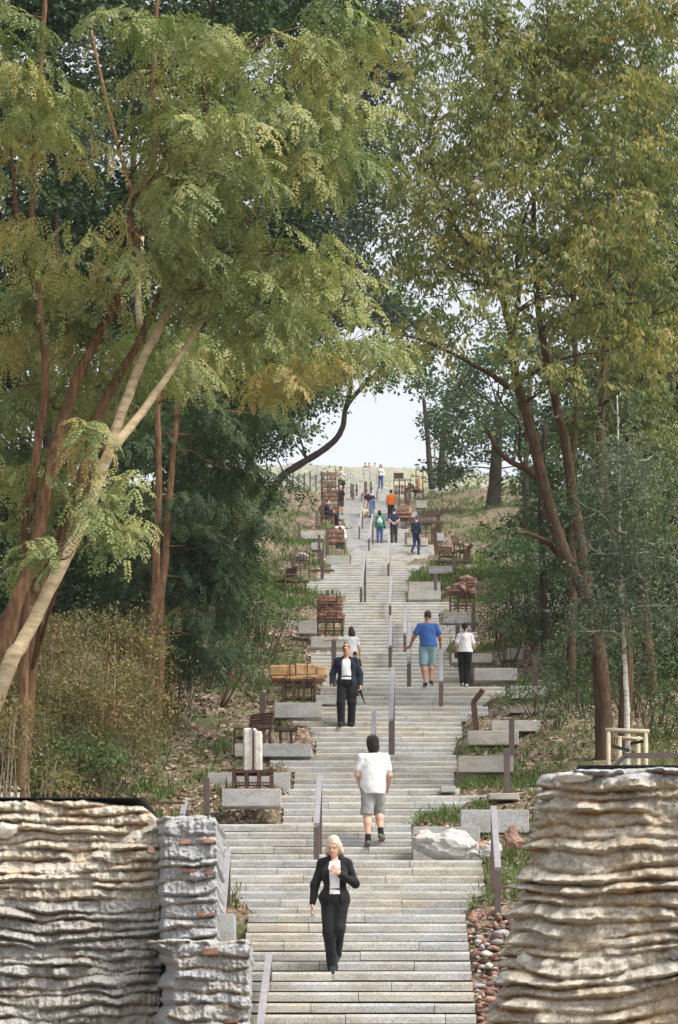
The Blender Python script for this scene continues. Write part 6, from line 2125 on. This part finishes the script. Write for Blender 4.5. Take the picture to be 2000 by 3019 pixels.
# ---- right, near
D = 58.0
tree('maple_tree', 'big dark maple leaning left on several trunks, filling the upper right with olive foliage', 'tree',
     [([up_from_ground(1785, D, (1772, 1995)), (1780, 2120), (1772, 1995), (1759, 1893), (1733, 1765), (1689, 1689), (1644, 1574), (1600, 1415), (1574, 1306), (1542, 1191), (1517, 1083), (1510, 995), (1472, 848), (1440, 765), (1364, 702), (1332, 638), (1287, 542)], D, D - 1, 0.19, 0.03),
      ([(1733, 1765), (1712, 1600), (1682, 1408), (1663, 1287), (1644, 1210), (1625, 1115), (1600, 995), (1583, 861), (1577, 733), (1574, 574), (1585, 400), (1570, 200)], D + 0.3, D, 0.125, 0.03),
      ([up_from_ground(1850, D + 1, (1838, 2150)), (1842, 2150), (1850, 1960), (1835, 1780), (1800, 1560), (1770, 1330), (1778, 1160), (1786, 1000), (1800, 760), (1830, 420)], D + 1, D + 1, 0.15, 0.04),
      ([(1583, 1408), (1545, 1380), (1510, 1363), (1472, 1332), (1446, 1287), (1440, 1270)], D, D - 1, 0.075, 0.03),
      ([(1497, 1140), (1450, 1105), (1408, 1083), (1350, 1050), (1312, 1032), (1240, 1000), (1170, 985)], D, D - 2, 0.06, 0.02),
      ([(1650, 1640), (1620, 1605), (1593, 1587), (1550, 1572), (1523, 1571)], D, D - 1, 0.055, 0.04),
      ([(1510, 995), (1530, 860), (1525, 740), (1560, 600)], D, D - 0.5, 0.06, 0.02),
      ([(1472, 848), (1400, 830), (1330, 790), (1240, 800)], D, D - 1, 0.045, 0.015),
      ([(1545, 1380), (1530, 1330), (1530, 1250), (1475, 1180), (1472, 1120)], D - 0.3, D - 0.5, 0.03, 0.012)],
     [(1010, 250, 70, 80, 57, 2, .7), (1000, 370, 80, 70, 57, 2, .9), (1000, 500, 80, 60, 57, 2, .9), (960, 610, 70, 50, 57, 2, .8), (1060, 600, 90, 60, 56.5, 2, .9), (1010, 700, 70, 45, 57, 2, .6), (1090, 160, 90, 80, 57.5, 2, .8), (1100, 320, 100, 90, 57, 2), (1110, 470, 110, 80, 57, 2), (1160, 600, 110, 60, 56.5, 2, .8),
      (1190, 60, 120, 70, 58, 2), (1200, 200, 110, 90, 57, 2.2), (1230, 350, 120, 90, 57, 2.2), (1260, 480, 110, 80, 57, 2.2), (1310, 100, 120, 90, 58, 2.2), (1250, -10, 130, 60, 58, 2), (1400, -10, 120, 60, 58, 2), (1520, 10, 80, 70, 58, 2), (1080, 20, 110, 80, 58, 2, .8), (980, 60, 70, 90, 58, 2, .5), (1340, 250, 120, 90, 57.5, 2.2), (1370, 400, 120, 90, 57, 2.2), (1330, 560, 110, 70, 56.5, 2), (1430, 80, 110, 90, 58, 2.2), (1470, 230, 110, 100, 58, 2.2), (1500, 400, 100, 100, 57.5, 2.2), (1430, 540, 110, 80, 56.5, 2.2),
      (1530, 560, 80, 80, 57, 2), (1360, 680, 100, 60, 56.5, 2), (1460, 690, 100, 70, 56.5, 2, .9), (1250, 680, 80, 40, 56, 1.8, .6), (1540, 720, 70, 70, 57, 2, .8), (1420, 810, 100, 45, 56, 1.8, .7), (1130, 730, 80, 35, 56, 1.8, .45), (1050, 780, 70, 30, 56, 1.6, .4), (1330, 870, 70, 30, 56, 1.5, .5), (1530, 860, 60, 50, 57, 1.8, .6), (1180, 810, 60, 25, 56, 1.5, .3)],
     'maple', 'maple', 84, BARK_BROWN, GR, 0.68, 1.12, twigs=4)
D = 67.0
tree('maple_tree', 'second maple with straight brown trunks just behind the big leaning one', 'tree',
     [([up_from_ground(1930, D, (1900, 1800)), (1900, 1800), (1870, 1500), (1855, 1280), (1855, 1064), (1870, 700), (1890, 300)], D, D, 0.15, 0.05), ([up_from_ground(1680, D, (1690, 1700)), (1690, 1700), (1690, 1400), (1700, 1150), (1690, 800), (1720, 400)], D + 3, D + 3, 0.12, 0.04)],
     [(1480, 900, 110, 90, 67, 2.5), (1540, 1040, 80, 90, 67, 2.5), (1400, 950, 90, 70, 68, 2.5, .8), (1460, 650, 120, 110, 67, 2.5), (1530, 330, 100, 150, 68, 2.5), (1540, 120, 90, 120, 68, 2.5, .9), (1440, 450, 120, 120, 69, 2.5), (1340, 620, 100, 80, 69, 2.5, .8), (1280, 330, 120, 110, 70, 2.5, .6), (1270, 130, 130, 100, 70, 2.5, .6), (1120, 240, 110, 120, 71, 2.5, .6), (1120, 540, 110, 90, 71, 2.5, .6), (1050, 420, 80, 110, 71, 2.5, .6), (990, 180, 70, 100, 71, 2.5, .5), (1540, 760, 90, 80, 68, 2.5), (1230, 780, 90, 50, 70, 2.5, .4), (930, 560, 60, 80, 71, 2.5, .8), (950, 420, 60, 80, 71, 2.5, .8), (975, 690, 50, 60, 71, 2.5, .8), (940, 270, 60, 80, 71, 2.5, .7), (1330, 760, 90, 70, 68, 2.5, .7), (1250, 560, 120, 100, 69, 2.5, .55), (1400, 260, 140, 140, 69, 2.5, .7), (1530, 1180, 70, 80, 66, 2.5), (1350, 1030, 60, 60, 68, 2, .7)],
     'maple', 'maple', 80, BARK_BROWN, GR, 0.40, 1.25)
D = 79.0
tree('maple_tree', 'thin dark straight trunk standing in the bushes right of the masonry lump', 'tree',
     [([up_from_ground(1614, D, (1612, 1944)), (1612, 1944), (1603, 1800), (1600, 1612), (1596, 1450), (1610, 1250)], D, D, 0.13, 0.07)],
     [(1230, 1180, 80, 60, 80, 2.5, .8), (1300, 1120, 80, 70, 80, 2.5, .9), (1260, 1030, 80, 60, 81, 2.5, .7), (1340, 1220, 70, 70, 79, 2.5), (1290, 1310, 60, 50, 79, 2)],
     'mid', 'broad', 30, BARK_DARK, GR, 0.40, 1.3)
D = 172.0
tree('broad_tree', 'dark stout trunk on the mulch bank under a mass of fresh green leaves', 'tree',
     [([up_from_ground(1450, D, (1455, 1490)), (1455, 1490), (1460, 1420), (1465, 1320), (1470, 1200)], D, D, 0.52, 0.25)],
     [(1060, 880, 80, 60, 172, 5), (1030, 920, 45, 60, 172, 4), (1040, 1010, 40, 60, 172, 4), (1090, 970, 70, 60, 170, 5), (1150, 900, 90, 70, 173, 6), (1170, 1000, 80, 60, 171, 5), (1100, 1060, 60, 45, 171, 4), (1180, 1090, 80, 45, 169, 5), (1240, 960, 70, 80, 173, 6), (1250, 1080, 60, 60, 172, 5), (1005, 860, 40, 45, 172, 3, .8), (1100, 810, 80, 45, 172, 5), (1210, 830, 80, 60, 174, 5), (1035, 1075, 25, 35, 173, 3), (1050, 1090, 30, 30, 174, 3)],
     'mid', 'coarse', 10, BARK_DARK, None, 0.55, 1.35)
for i, (pts, Df, r0, ells, lab) in enumerate([
        ([(1276, 1440), (1268, 1380), (1262, 1300), (1250, 1180)], 192, 0.24, [(1000, 960, 12, 30, 192, 2, .7), (995, 900, 15, 30, 192, 2, .6), (1010, 985, 15, 40, 193, 3)], 'slim dark trunk beside the lamp post at the hilltop'),
        ([(1300, 1436), (1303, 1360), (1310, 1260), (1320, 1150)], 194, 0.28, [(1030, 1040, 30, 40, 194, 3), (1040, 960, 35, 50, 194, 3)], 'stouter dark trunk right of the lamp post at the hilltop')]):
    tree('hilltop_tree', lab, 'tree', [(pts, Df, Df, r0, r0 * 0.5)], ells, 'mid', 'coarse', 10, BARK_DARK, 'hilltop trees', 0.5, 1.2)
D = 55.2
birch = tree('birch_tree', 'young birch with white trunk held by a pine stake frame', 'tree',
     [([up_from_ground(1853, D, (1850, 2120)), (1850, 2120), (1845, 1995), (1835, 1797), (1829, 1606), (1826, 1446), (1823, 1287), (1820, 1166)], D, D, 0.062, 0.010)],
     [(1430, 960, 45, 40, 55, .5, .8), (1430, 1040, 70, 50, 55, .7, .9), (1385, 1080, 40, 40, 55, .7, .7), (1490, 1060, 60, 50, 55, .7, .8), (1420, 1140, 90, 50, 55, .8, .8), (1500, 1150, 60, 60, 55, .8, .9), (1370, 1180, 60, 60, 55, .8, .8), (1450, 1230, 100, 55, 55, .9, .8), (1520, 1280, 60, 70, 55, .9), (1370, 1280, 70, 60, 55, .8, .8), (1450, 1340, 100, 55, 55, .9, .8), (1540, 1400, 40, 70, 55, .8), (1380, 1400, 70, 60, 55, .8, .9), (1470, 1440, 90, 50, 55, .9, .7), (1340, 1460, 45, 50, 55, .8, .7)],
     'birch', 'birch', 150, BARK_BIRCH, None, 0.5, 1.25, twigs=2)
# ---- the wood behind on the right
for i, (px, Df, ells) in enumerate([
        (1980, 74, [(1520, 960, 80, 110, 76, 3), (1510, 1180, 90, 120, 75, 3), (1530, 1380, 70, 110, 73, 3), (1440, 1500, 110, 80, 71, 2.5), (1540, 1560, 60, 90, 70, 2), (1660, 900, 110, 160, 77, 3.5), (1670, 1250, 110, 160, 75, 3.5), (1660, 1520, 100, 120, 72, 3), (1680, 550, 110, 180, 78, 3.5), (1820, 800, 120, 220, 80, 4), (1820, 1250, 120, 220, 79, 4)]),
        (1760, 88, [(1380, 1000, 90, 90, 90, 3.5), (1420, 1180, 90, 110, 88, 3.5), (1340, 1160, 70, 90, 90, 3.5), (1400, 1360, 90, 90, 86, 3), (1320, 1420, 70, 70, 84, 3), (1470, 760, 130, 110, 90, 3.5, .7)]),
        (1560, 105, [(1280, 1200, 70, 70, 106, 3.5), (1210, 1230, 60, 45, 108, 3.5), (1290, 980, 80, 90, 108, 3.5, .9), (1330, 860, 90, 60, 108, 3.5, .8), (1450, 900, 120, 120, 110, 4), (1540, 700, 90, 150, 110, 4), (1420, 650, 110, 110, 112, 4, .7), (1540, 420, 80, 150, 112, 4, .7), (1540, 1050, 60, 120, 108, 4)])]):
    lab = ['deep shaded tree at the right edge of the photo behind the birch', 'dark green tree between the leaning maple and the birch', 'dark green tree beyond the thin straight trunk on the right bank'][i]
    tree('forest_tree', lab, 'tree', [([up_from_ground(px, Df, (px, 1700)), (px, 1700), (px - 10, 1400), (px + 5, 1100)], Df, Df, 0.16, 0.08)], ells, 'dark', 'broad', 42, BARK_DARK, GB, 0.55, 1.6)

# ---------------------------------------------------------------- shrubs


def shrub(label, name, ells, leaf, kind, per_m2, tint, scale=1.0, group='shrubs along the edges of the wood', stems=8, twig_mat=None, spiky=False):
    e0 = ells[0]
    D = e0[4]
    X = (e0[0] * K - CX) * D / F
    root = thing(name, Vector((X, D, float(ground_z(X, D)))), label, 'shrub', group)
    mb = MB()
    for e in ells:
        m = e[4] / F * K
        c = np.array(W(e[0] * K, e[1] * K, e[4]))
        for _ in range(stems):
            q = c + np.array([random.uniform(-1, 1) * e[2] * m, random.uniform(-1, 1) * e[5], random.uniform(-.5, 1.0) * e[3] * m]) 
            b = np.array([X + (q[0] - X) * 0.5, e[4] + random.uniform(-.3, .3), 0.0]); b[2] = float(ground_z(b[0], b[1])) - 0.1
            mid = (b + q) / 2 + np.array([random.gauss(0, .12), random.gauss(0, .1), .15])
            limb(mb, [b - np.array(root.location), mid - np.array(root.location), q - np.array(root.location)], 0.018, 0.005, 4, 0.01)
    tag(mb.build('stem', twig_mat or BARK_BROWN, root, True), kind='stuff')
    crown(root, ells, leaf, kind, per_m2, tint, scale, name='foliage')
    return root


shrub('brownish twiggy thicket in the lower left corner above the rubble wall', 'thicket', [(60, 1700, 110, 80, 51, 1.0), (50, 1590, 100, 80, 51.5, 1.0, .9), (120, 1780, 130, 50, 51, .9)], 'scrub', 'small', 190, 0.45, 1.0, stems=9, twig_mat=TWIG)
shrub('olive-brown thicket of bare twigs under the leaning poplar trunk', 'thicket', [(190, 1640, 110, 90, 52.5, 1.0), (170, 1500, 110, 80, 53, 1.0, .6), (250, 1720, 90, 70, 52.5, .9), (60, 1480, 80, 70, 53, 1, .7)], 'scrub', 'small', 170, 0.5, 1.0, stems=14, twig_mat=TWIG)
shrub('yellowish thicket at the foot of the twin reddish trunks', 'thicket', [(300, 1580, 80, 80, 56, 1.0), (290, 1470, 80, 60, 57, 1.0, .8), (330, 1660, 50, 50, 57, .7), (270, 1660, 80, 70, 55, .9)], 'scrub', 'small', 170, 0.55, 1.05, stems=8, twig_mat=TWIG)
shrub('brown-green brush right at the foot of the leaning pale trunk in the left corner', 'thicket', [(25, 1730, 60, 60, 40.4, .5), (70, 1795, 70, 35, 40.4, .5), (20, 1650, 35, 45, 40.5, .4, .8), (110, 1830, 80, 25, 40.6, .5)], 'scrub', 'small', 150, 0.5, 0.85, stems=8, twig_mat=TWIG)
shrub('pale green young shrub rising in front of the thicket over the left wall', 'young_shrub', [(150, 1740, 40, 45, 49.5, .5), (150, 1790, 60, 30, 49.5, .5), (230, 1755, 45, 25, 50, .5)], 'weed', 'broad', 60, 0.75, 0.75)
shrub('dark green low shrub behind the white box in the lower left corner', 'young_shrub', [(30, 1770, 50, 40, 50, .6), (70, 1800, 50, 25, 50, .5)], 'dark', 'broad', 60, 0.7, 0.9)
shrub('bushy green hedge plant at the inner edge of the left mulch slope', 'hedge_shrub', [(385, 1580, 50, 60, 63, 1.0), (420, 1510, 60, 60, 66, 1.0), (370, 1500, 50, 60, 66, 1.0)], 'mid', 'small', 70, 0.35, 1.15)
shrub('dense green shrub left of the long tan stone beam', 'hedge_shrub', [(470, 1470, 50, 60, 71, 1.0), (510, 1480, 45, 50, 70, 1.0), (450, 1400, 50, 60, 75, 1.0), (560, 1530, 40, 35, 67, .8, .7)], 'mid', 'small', 65, 0.40, 1.2)
shrub('dark shrub below the leaning dark trunks on the left', 'hedge_shrub', [(520, 1390, 55, 60, 81, 1.2), (525, 1340, 35, 50, 86, 1.2), (560, 1420, 35, 35, 77, 1, .8), (480, 1320, 40, 60, 86, 1.2)], 'dark', 'broad', 40, 0.65, 1.1)
shrub('light green weeds and saplings spilling beside the caged grey stone', 'hedge_shrub', [(590, 1370, 35, 25, 85, 1, .7), (650, 1410, 45, 22, 80, 1, .6), (565, 1300, 25, 30, 98, 1, .7)], 'weed', 'small', 55, 0.5, 1.2)
shrub('fresh green bush right of the skeletal black chairs', 'hedge_shrub', [(1190, 1290, 40, 40, 97, 1.4), (1180, 1345, 28, 30, 92, 1.1), (1220, 1335, 45, 40, 92, 1.4), (1205, 1255, 35, 25, 100, 1.4), (1240, 1290, 45, 40, 96, 1.4)], 'mid', 'broad', 38, 0.5, 1.15)
shrub('dark bluish shrub around the thin straight trunk on the right bank', 'hedge_shrub', [(1215, 1420, 45, 40, 82, 1.2), (1270, 1450, 50, 50, 80, 1.2), (1240, 1380, 50, 35, 85, 1.2), (1290, 1390, 50, 50, 83, 1.2)], 'dark', 'broad', 42, 0.6, 1.1)
shrub('green weeds beside the rack of the masonry lump', 'hedge_shrub', [(1150, 1415, 22, 12, 83, .8, .7), (1185, 1455, 35, 16, 79, 1, .7), (1150, 1380, 18, 14, 88, .8, .7)], 'weed', 'small', 50, 0.45, 1.2)
shrub('grey-green undergrowth at the foot of the big leaning maple', 'hedge_shrub', [(1310, 1540, 40, 40, 70, 1.1), (1300, 1490, 40, 40, 72, 1.1), (1300, 1600, 40, 40, 66, .9), (1345, 1620, 45, 40, 64, .9, .7)], 'mid', 'small', 60, 0.25, 1.1)
shrub('shaded undergrowth right of the birch trunk', 'hedge_shrub', [(1500, 1600, 60, 50, 62, 1.0), (1540, 1680, 50, 50, 60, 1.0), (1480, 1530, 60, 50, 64, 1.0), (1410, 1560, 50, 50, 65, 1.0, .8)], 'dark', 'small', 75, 0.75, 1.1)
shrub('small weedy bush on the right bank left of the stake frame', 'hedge_shrub', [(1240, 1590, 30, 22, 66, .6, .7), (1290, 1650, 28, 20, 62, .5, .7)], 'weed', 'small', 60, 0.4, 1.0)

# ---------------------------------------------------------------- grass, weeds and wood chips on the banks


def scatter(n, dlo, dhi, xlo, xhi, mask):
    D = 1 / LR.uniform(1 / dhi, 1 / dlo, n)
    X = axis(D) + LR.uniform(xlo, xhi, n)
    i = np.clip(np.searchsorted(_rd, D) - 1, 0, len(_rd) - 1)
    keep = ((X < _rl[i] - 0.06) | (X > _rr[i] + 0.06)) & mask(X, D)
    X, D = X[keep], D[keep]
    return np.stack([X, D, ground_z(X, D)], 1)


def tufts(n, dlo, dhi, xlo, xhi, mask, h, nb, wd):
    P = scatter(n, dlo, dhi, xlo, xhi, mask)
    m = len(P)
    hh = h * LR.uniform(0.5, 1.35, (m, 1)) * np.ones((m, nb)) * LR.uniform(0.6, 1.1, (m, nb))
    a = LR.uniform(0, 2 * math.pi, (m, nb))
    lean = LR.uniform(0.15, 0.75, (m, nb))
    b = P[:, None, :] + np.stack([np.cos(a) * 0.04, np.sin(a) * 0.04, np.full_like(a, -0.02)], -1) * LR.uniform(.3, 2.2, (m, nb, 1))
    d = np.stack([np.cos(a) * lean, np.sin(a) * lean, np.ones_like(a)], -1)
    mid = b + d * hh[..., None] * 0.55
    tip = mid + np.stack([np.cos(a) * lean * 1.9, np.sin(a) * lean * 1.9, np.full_like(a, 0.55)], -1) * hh[..., None] * 0.5
    s = np.stack([-np.sin(a), np.cos(a), np.zeros_like(a)], -1) * wd
    V = np.stack([b, mid + s, tip, mid - s], 2).reshape(-1, 3)
    T = np.clip(LR.normal(0.5, 0.17, (m, 1)) + LR.normal(0, 0.1, (m, nb)), 0, 1).ravel()
    return V, np.arange(len(V)).reshape(-1, 4), T


patch = lambda X, D: (vnoise(X * 0.55, D * 0.25, 0, 91) + 0.6 * vnoise(X * 1.6, D * 0.8, 0, 92)) > LR.uniform(-0.45, 0.75, len(X))
V, Q, T = tufts(24000, 42, 120, -8, 9, patch, 0.24, 9, 0.008)
tag(np_obj('grass', V, Q, LEAF['grass'], None, False, T), 'scattered tufts of grass on the mulched banks', 'grass', kind='stuff')
V, Q, T = tufts(24000, 100, 216, -12, 14, patch, 0.34, 7, 0.016)
tag(np_obj('grass', V, Q, LEAF['grass'], None, False, T), 'rough grass on the upper banks', 'grass', kind='stuff')
V, Q, T = tufts(2500, 216, 240, -16, 18, lambda X, D: (vnoise(X * 0.3, D * 0.2, 0, 95)) > LR.uniform(-0.1, 0.6, len(X)), 0.30, 7, 0.025)
tag(np_obj('grass', V, Q, LEAF['grass'], None, False, T), 'grass patches on the hilltop mound', 'grass', kind='stuff')
P = scatter(15000, 42, 190, -9, 10, lambda X, D: (vnoise(X * 0.7, D * 0.3, 0, 97) + 0.5 * vnoise(X * 2, D * 1, 0, 98)) > LR.uniform(-0.3, 0.8, len(X)))
n = len(P)
V, Q, T = sprays('small', P + np.array([0, 0, 0.05]), LR.uniform(-3, 3, n), LR.normal(0, .3, n), LR.normal(0, .3, n), LR.uniform(0.35, 0.8, n), LR.normal(0.5, 0.18, n))
tag(np_obj('weeds', V, Q, LEAF['weed'], None, False, T), 'low leafy weeds between the granite side blocks', 'weeds', kind='stuff')
# chips: thin tilted flakes lying on the soil
P = scatter(30000, 42, 95, -6, 7, lambda X, D: vnoise(X * 0.5, D * 0.25, 0, 99) < LR.uniform(-0.3, 0.9, len(X)))
n = len(P)
a, L, w = LR.uniform(0, 6.28, n), LR.uniform(0.025, 0.075, n), LR.uniform(0.010, 0.026, n)
d = np.stack([np.cos(a) * L, np.sin(a) * L, LR.normal(0, 0.35, n) * L], 1)
s = np.stack([-np.sin(a) * w, np.cos(a) * w, LR.normal(0, 0.5, n) * w], 1)
P = P + np.array([0, 0, 0.012]) + np.stack([np.zeros(n), np.zeros(n), LR.uniform(0, 0.02, n)], 1)
V = np.stack([P - d - s, P + d - s * 0.7, P + d * 0.9 + s, P - d * 0.8 + s * 0.8], 1).reshape(-1, 3)
LEAF['chip'] = mat_leaf('wood_chip', [(0.0, (0.05, 0.03, 0.02)), (0.4, (0.15, 0.095, 0.065)), (0.75, (0.30, 0.21, 0.15)), (1.0, (0.52, 0.42, 0.33))], 0.0, 0.9)
tag(np_obj('wood_chips', V, np.arange(len(V)).reshape(-1, 4), LEAF['chip'], None, False, np.clip(LR.normal(0.5, 0.27, n), 0, 1)), 'brown wood chip mulch strewn over the banks', 'wood chips', kind='stuff')
print('LEAF TRIS', TRIS)
# ---------------------------------------------------------------- the air
hz = bpy.data.materials.new('air')
hz.use_nodes = True
ht = hz.node_tree
for n in list(ht.nodes):
    ht.nodes.remove(n)
ho = ht.nodes.new('ShaderNodeOutputMaterial')
hv = ht.nodes.new('ShaderNodeVolumePrincipled')
hv.inputs['Color'].default_value = (0.93, 0.95, 1.0, 1)
hv.inputs['Density'].default_value = 0.00016
hv.inputs['Anisotropy'].default_value = 0.0
ht.links.new(hv.outputs[0], ho.inputs['Volume'])
haze = MB().box(-450, 450, -250, 950, -60, 75).build('haze', hz)
tag(haze, 'thin pale haze between the trees', 'haze', kind='stuff')
